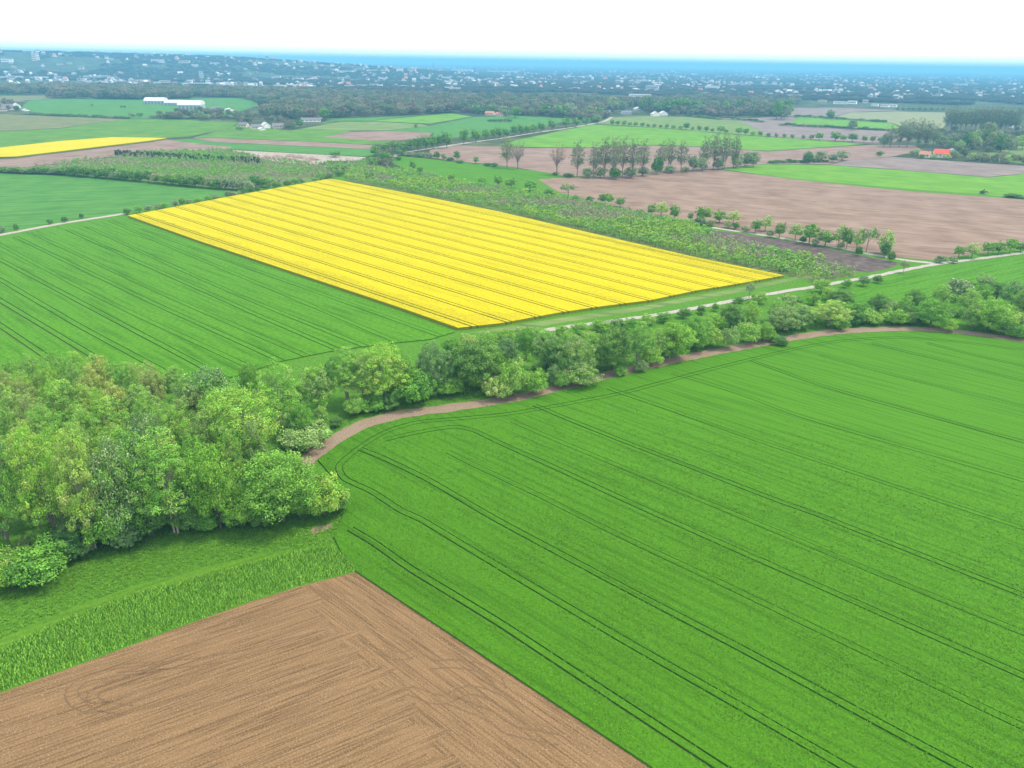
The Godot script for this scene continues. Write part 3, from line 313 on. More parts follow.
var HEDGE_SHRUBS = [
	[-44.5, -159.7, 3.1, 3.5, "dark"],
	[-41.1, -166.7, 5.2, 6.7, "shrub2"],
	[-41.5, -168.4, 3.8, 3.9, "shrub"],
	[-39.3, -175.1, 4.0, 4.0, "shrub2"],
	[-36.6, -169.2, 4.1, 7.3, "shrub"],
	[-34.3, -179.2, 3.6, 3.8, "shrub"],
	[-32.0, -170.5, 4.4, 5.7, "dark"],
	[-30.3, -181.5, 4.6, 6.2, "shrub"],
	[-26.6, -173.8, 9.8, 12.1, "shrub"],
	[-26.8, -180.7, 3.5, 4.1, "shrub"],
	[-23.0, -177.8, 4.8, 5.5, "dark"],
	[-18.9, -179.8, 4.5, 6.0, "shrub2"],
	[-19.3, -210.5, 5.4, 6.8, "shrub"],
	[-16.8, -180.6, 5.2, 7.7, "shrub"],
	[-14.5, -188.7, 3.9, 5.1, "palebush"],
	[-14.4, -214.2, 5.5, 6.9, "palebush"],
	[-10.1, -184.2, 5.6, 5.6, "shrub"],
	[-8.0, -216.2, 5.2, 6.9, "shrub2"],
	[-6.8, -186.2, 5.1, 5.2, "dark"],
	[-3.8, -178.4, 6.7, 9.4, "palebush"],
	[-2.3, -190.3, 3.3, 3.7, "shrub"],
	[-2.2, -219.2, 5.3, 7.0, "shrub"],
	[0.1, -179.9, 11.2, 9.5, "shrub2"],
	[3.5, -222.2, 5.3, 7.1, "palebush"],
	[3.5, -193.9, 4.9, 6.1, "shrub2"],
	[3.7, -217.6, 3.8, 5.6, "shrub"],
	[6.3, -182.1, 7.1, 9.0, "shrub"],
	[7.4, -194.1, 4.4, 4.8, "dark"],
	[9.6, -225.3, 3.9, 6.4, "shrub2"],
	[11.8, -202.1, 3.2, 4.2, "palebush"],
	[11.9, -187.0, 6.9, 4.6, "grey"],
	[16.8, -228.5, 3.6, 5.8, "shrub"],
	[14.4, -185.8, 5.3, 5.5, "shrub2"],
	[19.0, -220.1, 4.6, 7.0, "shrub2"],
	[18.2, -205.6, 3.3, 4.1, "dark"],
	[17.3, -190.1, 8.8, 9.3, "dark"],
	[19.4, -188.0, 7.2, 12.3, "bloom"],
	[23.2, -230.8, 4.4, 6.6, "shrub2"],
	[21.3, -201.8, 4.6, 5.4, "shrub"],
	[25.1, -214.1, 7.6, 8.9, "shrub2"],
	[25.9, -203.3, 6.6, 6.6, "dark"],
	[27.3, -210.5, 4.0, 4.2, "dark"],
	[30.4, -234.1, 4.1, 6.7, "shrub"],
	[31.4, -206.3, 3.4, 3.6, "dark"],
	[37.0, -236.4, 3.7, 6.0, "dark"],
	[32.3, -195.0, 3.2, 4.4, "shrub"],
	[37.1, -218.5, 3.2, 3.2, "shrub2"],
	[41.1, -235.6, 4.4, 6.7, "shrub"],
	[38.8, -198.3, 3.9, 5.1, "grey"],
	[44.9, -221.1, 4.1, 4.5, "grey"],
	[48.4, -241.2, 4.1, 6.1, "shrub2"],
	[42.9, -203.2, 6.6, 7.2, "shrub2"],
	[49.9, -223.8, 4.4, 4.4, "dark"],
	[54.8, -244.7, 3.8, 6.2, "shrub"],
	[48.4, -209.1, 4.8, 6.1, "grey"],
	[53.4, -225.7, 4.4, 5.5, "dark"],
	[63.1, -249.5, 3.9, 5.5, "dark"],
	[59.3, -221.6, 3.7, 4.4, "grey"],
	[60.3, -216.5, 9.0, 7.6, "shrub"],
	[70.5, -254.5, 3.5, 4.0, "dark"],
	[66.0, -234.6, 4.7, 5.4, "shrub2"],
	[70.3, -236.9, 6.7, 7.5, "oval2"],
	[66.4, -220.3, 7.0, 8.4, "shrub2"],
	[76.8, -258.3, 3.2, 3.2, "shrub"],
	[72.9, -237.7, 5.4, 6.2, "shrub2"],
	[71.2, -219.6, 7.7, 6.3, "palebush"],
	[78.7, -240.8, 3.9, 5.5, "shrub"],
	[88.5, -268.8, 2.5, 4.2, "dark"],
	[79.0, -224.5, 7.8, 9.3, "shrub2"],
	[84.9, -239.5, 4.1, 4.9, "dark"],
	[96.1, -267.9, 5.3, 6.7, "shrub2"],
	[84.4, -226.7, 6.8, 7.9, "shrub"],
	[89.8, -237.3, 3.1, 3.1, "shrub"],
	[88.1, -226.8, 2.9, 5.8, "shrub"],
	[89.3, -222.2, 3.6, 5.0, "dark"],
	[98.0, -248.0, 3.5, 4.1, "shrub2"],
	[105.9, -263.4, 5.6, 9.0, "palebush"],
	[111.7, -268.7, 2.9, 3.8, "dark"],
	[107.5, -255.1, 4.7, 7.2, "shrub2"],
	[106.5, -251.6, 3.2, 4.3, "palebush"],
	[109.2, -249.9, 5.1, 6.9, "palebush"],
	[117.2, -267.7, 4.9, 5.8, "shrub"],
	[127.1, -284.2, 6.4, 7.9, "shrub2"],
	[116.8, -251.1, 4.7, 5.9, "shrub"],
	[126.6, -274.6, 5.4, 6.8, "shrub2"],
	[116.3, -239.0, 4.5, 6.0, "shrub"],
	[124.9, -255.2, 4.6, 6.1, "shrub"],
	[140.8, -292.0, 3.9, 4.9, "shrub"],
	[124.1, -244.7, 5.7, 7.7, "dark"],
	[129.3, -255.0, 5.3, 5.6, "shrub"],
	[129.6, -250.4, 6.6, 6.3, "shrub"],
	[149.5, -295.5, 4.8, 5.4, "grey"],
	[130.2, -246.0, 5.4, 9.3, "shrub2"],
	[136.9, -260.0, 5.5, 6.1, "dark"],
	[157.8, -300.5, 3.6, 4.1, "dark"],
	[140.5, -255.4, 3.3, 3.7, "palebush"],
	[142.8, -258.0, 5.9, 7.2, "palebush"],
	[138.7, -246.4, 5.7, 10.1, "shrub"],
	[151.1, -262.3, 5.2, 6.4, "shrub"],
	[144.0, -246.7, 4.6, 6.2, "grey"],
	[151.3, -251.7, 4.3, 5.9, "grey"],
	[150.8, -249.2, 6.9, 6.3, "shrub2"],
	[161.4, -263.2, 4.6, 6.0, "dark"],
	[155.1, -239.8, 4.9, 6.4, "shrub2"],
	[165.4, -256.2, 3.4, 4.1, "palebush"],
	[168.9, -255.1, 4.1, 4.4, "shrub2"],
	[171.1, -247.0, 4.7, 5.2, "shrub"],
	[203.1, -298.4, 5.3, 8.2, "palebush"],
	[181.7, -254.5, 4.2, 4.5, "shrub"],
	[172.2, -237.4, 6.3, 8.2, "grey"],
	[181.6, -249.6, 3.6, 4.8, "grey"],
	[181.4, -245.2, 6.5, 8.5, "palebush"],
	[175.1, -233.6, 5.2, 8.1, "shrub"],
	[189.7, -252.9, 4.2, 4.8, "shrub"],
	[182.2, -233.9, 7.4, 9.6, "shrub2"],
	[189.1, -231.3, 6.9, 9.5, "grey"],
]
var ROADSIDE_TREES = [
	[-48.9, -566.0, 6.7, 6.6, "round"],
	[-25.3, -558.4, 5.2, 7.3, "round"],
	[-12.9, -550.0, 8.0, 7.2, "rounddark"],
	[-3.0, -541.6, 7.2, 10.2, "rounddark"],
	[10.9, -529.3, 7.8, 10.0, "round"],
	[36.8, -502.3, 10.1, 12.5, "umbrella"],
	[58.1, -481.2, 7.2, 6.4, "rounddark"],
	[62.3, -477.9, 7.8, 7.0, "round"],
	[68.7, -471.3, 6.4, 6.9, "rounddark"],
	[84.1, -442.6, 7.9, 5.9, "rounddark"],
	[89.7, -440.0, 9.0, 9.1, "roundpale"],
	[96.0, -431.3, 9.5, 7.0, "rounddark"],
	[105.1, -429.1, 5.3, 3.8, "rounddark"],
	[113.0, -429.7, 8.9, 10.8, "rounddark"],
	[121.3, -424.5, 7.6, 8.8, "rounddark"],
	[129.0, -422.2, 7.6, 8.1, "roundpale"],
	[94.4, -274.3, 6.6, 5.1, "umbrella"],
	[134.7, -398.3, 7.8, 6.5, "rounddark"],
	[142.1, -404.0, 8.4, 7.8, "roundpale"],
	[144.1, -386.5, 8.7, 6.3, "rounddark"],
	[151.3, -382.2, 8.6, 8.0, "roundpale"],
	[155.5, -373.2, 11.0, 8.9, "round"],
	[162.3, -369.2, 8.4, 9.4, "rounddark"],
	[168.4, -367.3, 11.4, 7.2, "roundpale"],
	[170.8, -363.1, 11.3, 6.0, "rounddark"],
	[174.2, -359.1, 11.7, 7.0, "roundpale"],
	[178.5, -357.3, 12.7, 9.1, "umbrella"],
	[185.3, -353.6, 11.6, 9.1, "roundpale"],
	[177.7, -317.7, 5.6, 4.4, "umbrella"],
	[219.7, -347.7, 6.5, 5.2, "round"],
	[226.4, -348.1, 7.5, 7.9, "roundpale"],
	[238.4, -354.9, 7.1, 6.4, "round"],
	[245.5, -357.4, 6.6, 6.5, "rounddark"],
	[252.7, -359.9, 8.2, 6.0, "round"],
	[259.9, -362.5, 5.2, 6.0, "rounddark"],
	[269.9, -367.4, 7.3, 7.2, "round"],
]
var FIELD_SHRUBS = [
	[-412.4, -581.3, 3.3, 11.6, "bushgrey"],
	[-267.8, -369.5, 3.6, 4.4, "bushgrey"],
	[-404.3, -578.2, 4.5, 14.1, "bushdark"],
	[-397.8, -577.5, 3.6, 11.0, "bushdark"],
	[-263.3, -374.6, 4.0, 2.8, "bushdark"],
	[-391.3, -576.8, 5.3, 13.2, "rounddark"],
	[-384.8, -576.1, 5.0, 12.1, "bushgrey"],
	[-378.4, -575.4, 4.7, 12.8, "bushdark"],
	[-372.0, -574.7, 5.7, 13.4, "bushdark"],
	[-365.5, -574.0, 6.0, 12.0, "rounddark"],
	[-256.1, -391.8, 3.0, 3.5, "bushdark"],
	[-359.1, -573.3, 5.6, 13.3, "bushgrey"],
	[-352.0, -571.4, 6.7, 12.1, "rounddark"],
	[-251.1, -397.5, 3.3, 3.6, "bushdark"],
	[-344.6, -568.7, 6.9, 11.9, "bushdark"],
	[-337.2, -566.1, 8.0, 12.3, "bushdark"],
	[-247.2, -407.6, 3.4, 3.0, "bushdark"],
	[-329.8, -563.5, 7.8, 11.9, "bushdark"],
	[-322.6, -561.0, 7.3, 11.2, "bushdark"],
	[-315.3, -558.4, 7.2, 12.5, "bushdark"],
	[-308.2, -555.9, 8.6, 12.1, "bushdark"],
	[-301.1, -553.4, 6.5, 12.6, "bushgrey"],
	[-293.8, -550.5, 7.2, 10.7, "bushdark"],
	[-228.6, -422.3, 3.8, 5.1, "bushdark"],
	[-286.6, -547.4, 7.5, 13.4, "bushdark"],
	[-223.9, -427.5, 4.6, 4.8, "round"],
	[-279.4, -544.4, 8.0, 9.9, "bushdark"],
	[-272.3, -541.4, 8.9, 9.5, "bushdark"],
	[-220.8, -432.6, 3.9, 4.8, "bushgrey"],
	[-265.2, -538.4, 7.9, 10.9, "bushgrey"],
	[-217.8, -437.9, 3.9, 3.9, "bushgrey"],
	[-258.2, -535.5, 7.3, 10.5, "rounddark"],
	[-216.3, -443.1, 3.2, 6.0, "round"],
	[-251.3, -532.6, 7.1, 11.8, "bushdark"],
	[-211.8, -448.7, 4.3, 4.8, "bushgrey"],
	[-244.5, -529.7, 8.9, 11.6, "rounddark"],
	[-210.0, -454.2, 4.5, 4.3, "bushdark"],
	[-237.7, -526.9, 7.1, 12.9, "bushdark"],
	[-208.2, -459.9, 2.9, 4.5, "bushgrey"],
	[-231.0, -524.1, 8.2, 11.5, "bushdark"],
	[-204.2, -465.8, 2.9, 6.6, "round"],
	[-224.5, -521.6, 8.9, 9.5, "bushdark"],
	[-200.2, -471.9, 3.1, 6.0, "round"],
	[-218.4, -520.0, 8.5, 9.7, "bushgrey"],
	[-198.1, -477.9, 3.4, 6.6, "bushgrey"],
	[-212.3, -518.4, 7.0, 12.1, "bushdark"],
	[-206.3, -516.8, 9.6, 12.3, "bushgrey"],
	[-192.1, -484.5, 4.8, 4.9, "bushgrey"],
	[-200.3, -515.2, 8.6, 9.9, "bushgrey"],
	[-190.9, -490.7, 3.3, 7.0, "bushgrey"],
	[-194.3, -513.6, 9.9, 10.7, "bushgrey"],
	[-187.6, -497.3, 3.0, 5.9, "bushgrey"],
	[-186.3, -498.1, 5.4, 5.8, "bushdark"],
	[-188.5, -512.5, 8.2, 10.6, "bushgrey"],
	[-190.7, -518.9, 7.6, 7.6, "round"],
	[-183.4, -504.2, 3.0, 4.5, "bushdark"],
	[-182.3, -502.6, 4.1, 5.9, "bushdark"],
	[-186.6, -523.7, 9.1, 10.7, "bushdark"],
	[-181.2, -511.0, 3.0, 4.6, "bushdark"],
	[-183.9, -528.5, 6.3, 9.2, "bushdark"],
	[-177.0, -518.2, 3.8, 6.0, "bushdark"],
	[-181.1, -538.0, 5.7, 7.8, "round"],
	[-172.0, -525.6, 4.3, 7.2, "bushdark"],
	[-166.3, -533.3, 4.8, 6.9, "bushdark"],
	[-162.8, -541.0, 5.0, 7.1, "round"],
	[-160.4, -548.8, 4.6, 5.4, "bushgrey"],
	[-152.9, -557.2, 3.3, 5.1, "round"],
	[-150.6, -565.4, 5.9, 8.0, "round"],
	[-147.5, -573.9, 2.9, 6.9, "bushdark"],
	[23.9, -509.2, 4.8, 8.2, "bushdark"],
	[40.5, -487.1, 4.6, 5.7, "bushdark"],
	[50.7, -488.0, 4.0, 6.4, "bushdark"],
	[77.7, -445.3, 3.7, 6.6, "bushdark"],
	[109.1, -420.7, 5.2, 6.2, "bushdark"],
	[110.2, -417.9, 4.6, 6.2, "bushgrey"],
	[114.3, -415.4, 4.0, 5.5, "bushgrey"],
	[122.9, -410.6, 4.6, 6.1, "bushgrey"],
	[126.2, -408.1, 4.0, 4.9, "bushdark"],
	[129.7, -400.5, 3.9, 5.4, "bushgrey"],
	[139.9, -388.6, 4.4, 5.2, "bushgrey"],
	[122.2, -317.1, 1.9, 3.4, "bushdark"],
	[152.6, -375.3, 3.7, 4.5, "bushdark"],
	[157.0, -368.8, 4.2, 4.4, "bushgrey"],
	[167.6, -362.9, 4.1, 4.4, "bushgrey"],
	[170.6, -348.6, 5.0, 3.7, "bushdark"],
	[182.9, -347.4, 7.5, 5.8, "bushdark"],
	[181.7, -337.6, 5.4, 4.1, "bushdark"],
	[205.1, -337.2, 3.9, 5.6, "bushgrey"],
	[211.6, -337.6, 3.4, 4.6, "bushgrey"],
	[351.7, -548.0, 2.9, 5.6, "bushdark"],
	[364.6, -533.9, 2.9, 14.0, "bushdark"],
	[374.2, -528.5, 2.8, 12.3, "bushdark"],
]
var LANE_TREES = [
	[-152.3, -609.7, 4.8, 7.0, "rounddark"],
	[-173.2, -710.0, 5.5, 12.2, "rounddark"],
	[-149.6, -616.0, 5.7, 8.0, "rounddark"],
	[-143.0, -616.8, 4.9, 6.2, "rounddark"],
	[-123.3, -637.7, 10.0, 9.2, "rounddark"],
	[-137.1, -722.7, 10.2, 10.3, "rounddark"],
	[-120.5, -671.7, 10.4, 8.7, "rounddark"],
	[-134.7, -766.1, 7.9, 9.8, "rounddark"],
	[-116.3, -679.3, 8.8, 7.8, "rounddark"],
	[-124.6, -767.5, 10.8, 10.9, "round"],
	[-114.2, -759.9, 10.7, 11.9, "rounddark"],
	[-110.9, -788.1, 11.1, 10.1, "rounddark"],
	[-85.9, -617.1, 9.7, 6.2, "rounddark"],
	[-101.2, -770.7, 14.7, 9.9, "rounddark"],
	[-78.0, -600.5, 7.1, 6.1, "rounddark"],
	[-94.1, -781.0, 14.9, 11.1, "rounddark"],
	[-87.9, -791.3, 14.1, 9.0, "rounddark"],
	[-83.6, -801.6, 14.3, 10.3, "rounddark"],
	[-74.1, -803.0, 17.3, 12.6, "rounddark"],
	[-54.9, -694.2, 9.9, 7.0, "rounddark"],
	[-58.0, -836.0, 18.0, 11.9, "rounddark"],
	[-46.4, -870.8, 14.3, 13.6, "rounddark"],
	[-36.0, -674.8, 7.0, 5.8, "rounddark"],
	[-35.7, -896.0, 12.4, 11.4, "round"],
	[-27.7, -909.5, 12.6, 10.3, "rounddark"],
	[-20.6, -916.9, 13.3, 10.4, "rounddark"],
	[-12.2, -931.0, 11.1, 10.5, "rounddark"],
	[-2.4, -952.4, 13.2, 10.8, "rounddark"],
	[6.6, -967.6, 13.4, 10.9, "rounddark"],
	[14.5, -983.1, 11.1, 9.7, "rounddark"],
	[24.0, -999.2, 12.5, 11.3, "round"],
	[33.9, -1015.9, 12.7, 11.5, "rounddark"],
	[50.3, -1050.1, 14.4, 13.3, "rounddark"],
	[72.1, -1087.5, 14.9, 13.8, "rounddark"],
	[88.1, -1108.0, 13.8, 14.0, "rounddark"],
	[106.4, -1148.3, 11.4, 14.5, "rounddark"],
	[127.6, -1191.8, 11.8, 13.4, "rounddark"],
]
var LANE_SHRUBS = [
	[-763.7, -1181.4, 3.1, 11.7, "bushgrey"],
	[-753.7, -1178.4, 3.0, 11.7, "bushdark"],
	[-743.7, -1175.5, 3.8, 11.7, "bushdark"],
	[-733.8, -1172.7, 3.3, 11.7, "bushdark"],
	[-723.9, -1169.8, 4.0, 11.6, "bushgrey"],
	[-714.1, -1166.9, 3.8, 11.6, "bushdark"],
	[-704.3, -1164.1, 3.5, 11.6, "bushdark"],
	[-694.6, -1161.2, 3.4, 11.6, "bushdark"],
	[-684.9, -1158.4, 4.6, 11.5, "bushdark"],
	[-675.2, -1155.6, 3.4, 11.5, "bushdark"],
	[-665.6, -1152.8, 4.6, 11.5, "bushdark"],
	[-656.1, -1150.0, 3.9, 11.4, "bushdark"],
	[-646.6, -1147.3, 3.0, 11.4, "bushgrey"],
	[-637.1, -1144.5, 4.5, 11.4, "bushdark"],
	[-627.7, -1141.8, 4.8, 11.4, "bushdark"],
	[-618.3, -1139.0, 3.4, 11.3, "bushdark"],
	[-609.0, -1136.3, 4.2, 11.3, "bushgrey"],
	[-599.7, -1133.6, 4.1, 11.3, "bushdark"],
	[-590.4, -1130.9, 4.1, 11.3, "bushdark"],
	[-581.2, -1128.3, 3.7, 11.2, "bushdark"],
	[-553.5, -1152.6, 4.9, 15.1, "bushgrey"],
	[-543.6, -1154.0, 5.0, 15.1, "bushdark"],
	[-533.6, -1155.3, 3.2, 15.2, "bushgrey"],
	[-523.6, -1156.7, 5.1, 15.2, "bushdark"],
	[-513.6, -1158.1, 4.0, 15.2, "bushdark"],
	[-503.6, -1159.4, 3.3, 15.2, "bushgrey"],
	[-493.5, -1160.8, 3.1, 15.2, "bushdark"],
	[-483.4, -1162.2, 4.2, 15.2, "bushdark"],
	[-473.3, -1163.6, 5.0, 15.3, "bushgrey"],
	[-463.2, -1165.0, 4.3, 15.3, "bushdark"],
	[-453.0, -1166.3, 5.0, 15.3, "bushdark"],
	[-442.9, -1167.7, 4.6, 15.3, "bushgrey"],
	[-432.7, -1169.1, 4.1, 15.3, "bushdark"],
	[-146.0, -576.7, 4.6, 8.4, "bushgrey"],
	[-140.7, -588.1, 4.7, 8.5, "bushdark"],
	[-117.2, -574.4, 4.6, 8.3, "bushdark"],
	[-116.5, -596.3, 5.5, 10.3, "bushgrey"],
	[-114.8, -613.9, 4.8, 10.6, "bushgrey"],
	[-110.4, -694.8, 3.6, 9.0, "bushdark"],
	[-114.4, -734.0, 4.7, 12.6, "bushdark"],
	[-103.6, -727.1, 4.7, 12.5, "bushgrey"],
	[-92.9, -720.4, 4.7, 12.4, "bushgrey"],
	[-73.3, -595.4, 3.9, 7.7, "bushgrey"],
	[-82.4, -713.8, 5.5, 9.2, "bushgrey"],
	[-65.7, -585.2, 3.1, 7.6, "bushdark"],
	[-75.0, -706.9, 7.3, 7.1, "bushdark"],
	[-67.7, -700.2, 6.3, 6.0, "bushgrey"],
	[-61.4, -693.4, 3.6, 8.0, "bushdark"],
	[-51.1, -680.1, 2.7, 7.8, "bushdark"],
	[-34.2, -552.7, 2.9, 6.4, "bushgrey"],
	[-24.6, -662.4, 3.0, 8.6, "bushdark"],
	[-40.4, -1187.4, 3.8, 10.8, "bushdark"],
	[-19.1, -659.7, 3.4, 7.6, "bushdark"],
	[-32.8, -1186.9, 4.4, 10.8, "bushdark"],
	[-25.3, -1186.3, 4.5, 10.8, "bushdark"],
	[-17.7, -1185.8, 6.3, 10.8, "bushgrey"],
	[-10.2, -1185.3, 4.5, 10.8, "bushdark"],
	[34.0, -612.6, 2.4, 7.1, "bushdark"],
	[45.0, -602.4, 3.2, 7.8, "bushgrey"],
	[320.5, -1364.3, 3.4, 12.9, "bushgrey"],
	[326.9, -1353.0, 4.5, 12.8, "bushdark"],
	[333.1, -1341.8, 4.3, 12.7, "bushdark"],
	[339.3, -1330.9, 3.4, 12.6, "bushdark"],
	[345.3, -1320.1, 3.7, 12.5, "bushdark"],
	[351.3, -1309.5, 3.8, 12.4, "bushgrey"],
	[379.0, -1326.3, 5.2, 14.2, "bushdark"],
	[385.3, -1313.8, 4.3, 14.1, "bushdark"],
	[391.6, -1301.5, 4.3, 13.9, "bushgrey"],
	[397.7, -1289.4, 4.8, 13.8, "bushdark"],
	[403.7, -1277.5, 5.1, 13.7, "bushdark"],
	[409.6, -1265.8, 3.4, 13.6, "bushgrey"],
	[247.3, -716.7, 2.6, 8.3, "bushdark"],
	[253.6, -718.2, 3.0, 8.3, "bushdark"],
	[420.7, -1197.1, 4.3, 12.6, "bushgrey"],
	[259.9, -719.8, 2.9, 8.3, "bushgrey"],
	[428.1, -1193.1, 5.6, 12.5, "bushdark"],
	[266.3, -721.3, 4.0, 8.4, "bushdark"],
	[435.5, -1189.2, 5.2, 12.5, "bushdark"],
	[272.7, -722.8, 2.9, 8.4, "bushdark"],
	[528.4, -1425.7, 4.2, 15.3, "bushdark"],
	[442.8, -1185.3, 3.1, 12.5, "bushdark"],
	[279.1, -724.4, 2.6, 8.4, "bushdark"],
	[536.0, -1417.3, 3.5, 15.2, "bushdark"],
	[450.1, -1181.5, 5.4, 12.4, "bushgrey"],
	[285.5, -725.9, 3.3, 8.4, "bushdark"],
	[284.6, -720.9, 11.2, 11.3, "bushdark"],
	[543.6, -1409.0, 5.4, 15.1, "bushdark"],
	[457.4, -1177.6, 3.9, 12.4, "bushdark"],
	[292.0, -727.5, 4.0, 8.4, "bushdark"],
	[551.0, -1400.8, 4.4, 15.0, "bushgrey"],
	[464.6, -1173.8, 4.2, 12.3, "bushdark"],
	[298.5, -729.0, 3.8, 8.4, "bushdark"],
	[300.0, -730.4, 11.3, 12.5, "bushgrey"],
	[558.3, -1392.7, 5.1, 14.9, "bushdark"],
	[471.7, -1170.0, 4.8, 12.3, "bushgrey"],
	[305.0, -730.6, 2.5, 8.5, "bushdark"],
	[478.8, -1166.3, 5.2, 12.3, "bushdark"],
	[565.6, -1384.7, 3.7, 14.8, "bushgrey"],
	[485.9, -1162.5, 4.8, 12.2, "bushdark"],
	[572.8, -1376.8, 4.9, 14.8, "bushgrey"],
	[312.5, -731.9, 8.5, 10.5, "bushgrey"],
	[492.9, -1158.8, 4.3, 12.2, "bushdark"],
	[579.9, -1369.0, 4.8, 14.7, "bushdark"],
	[329.8, -749.9, 9.7, 13.9, "bushgrey"],
	[499.9, -1155.1, 4.0, 12.1, "bushdark"],
	[586.9, -1361.3, 4.2, 14.6, "bushdark"],
	[506.8, -1151.4, 4.9, 12.1, "bushdark"],
	[593.8, -1353.6, 3.5, 14.5, "bushgrey"],
	[513.7, -1147.8, 3.1, 12.1, "bushgrey"],
	[600.7, -1346.0, 3.3, 14.4, "bushgrey"],
	[520.5, -1144.2, 3.2, 12.0, "bushdark"],
	[607.5, -1338.5, 4.9, 14.4, "bushgrey"],
	[527.3, -1140.5, 5.2, 12.0, "bushdark"],
	[614.2, -1331.1, 3.9, 14.3, "bushgrey"],
	[534.1, -1137.0, 3.1, 12.0, "bushdark"],
	[620.9, -1323.8, 4.1, 14.2, "bushdark"],
	[540.8, -1133.4, 3.7, 11.9, "bushdark"],
	[627.4, -1316.5, 4.8, 14.1, "bushdark"],
	[387.4, -791.2, 5.1, 9.0, "bushdark"],
	[547.5, -1129.9, 3.6, 11.9, "bushdark"],
	[633.9, -1309.3, 4.5, 14.1, "bushdark"],
	[554.1, -1126.3, 3.8, 11.9, "bushgrey"],
]
var POPLAR_TREES = [
	[-7.4, -651.1, 26.8, 15.0, "poplar"],
	[2.3, -645.7, 23.3, 13.0, "bare"],
	[34.8, -612.7, 25.4, 15.0, "bare"],
	[50.8, -603.0, 29.7, 14.8, "poplar"],
	[64.9, -604.6, 28.2, 13.1, "poplar2"],
	[73.2, -605.4, 32.8, 13.1, "poplar"],
	[80.1, -600.6, 34.1, 13.0, "poplar2"],
	[88.3, -607.0, 32.9, 13.2, "poplar"],
	[96.7, -607.9, 31.4, 13.2, "poplar2"],
	[106.1, -614.6, 30.2, 13.3, "poplar"],
	[124.8, -634.5, 27.0, 12.8, "poplar"],
	[135.2, -648.0, 27.6, 14.0, "poplar2"],
	[144.6, -642.8, 27.4, 14.8, "poplar"],
	[168.4, -658.2, 29.6, 13.2, "poplar2"],
	[178.4, -665.9, 32.4, 14.4, "poplar"],
	[187.7, -667.0, 32.5, 14.4, "poplar2"],
	[198.9, -674.9, 30.3, 13.6, "poplar"],
]
var POPLAR_SHRUBS = [
	[43.3, -602.3, 3.2, 8.7, "bushdark"],
	[59.4, -598.4, 8.7, 10.4, "bushgrey"],
	[69.3, -599.4, 9.5, 12.1, "bushgrey"],
	[81.0, -595.2, 9.4, 12.1, "bushdark"],
	[94.2, -602.1, 9.5, 12.2, "bushgrey"],
	[106.9, -614.7, 8.1, 10.6, "bushgrey"],
	[121.0, -628.0, 14.7, 10.9, "bushdark"],
	[133.6, -635.4, 6.7, 11.0, "bushgrey"],
	[148.2, -643.2, 5.1, 8.3, "bushgrey"],
	[156.8, -650.5, 14.4, 11.2, "bushgrey"],
	[165.0, -651.4, 12.7, 11.2, "bushgrey"],
	[181.3, -659.7, 12.0, 11.4, "bushgrey"],
	[201.8, -675.3, 12.3, 11.6, "bushgrey"],
	[212.4, -683.3, 14.1, 13.7, "bushgrey"],
	[220.0, -684.2, 15.0, 12.8, "bushgrey"],
]
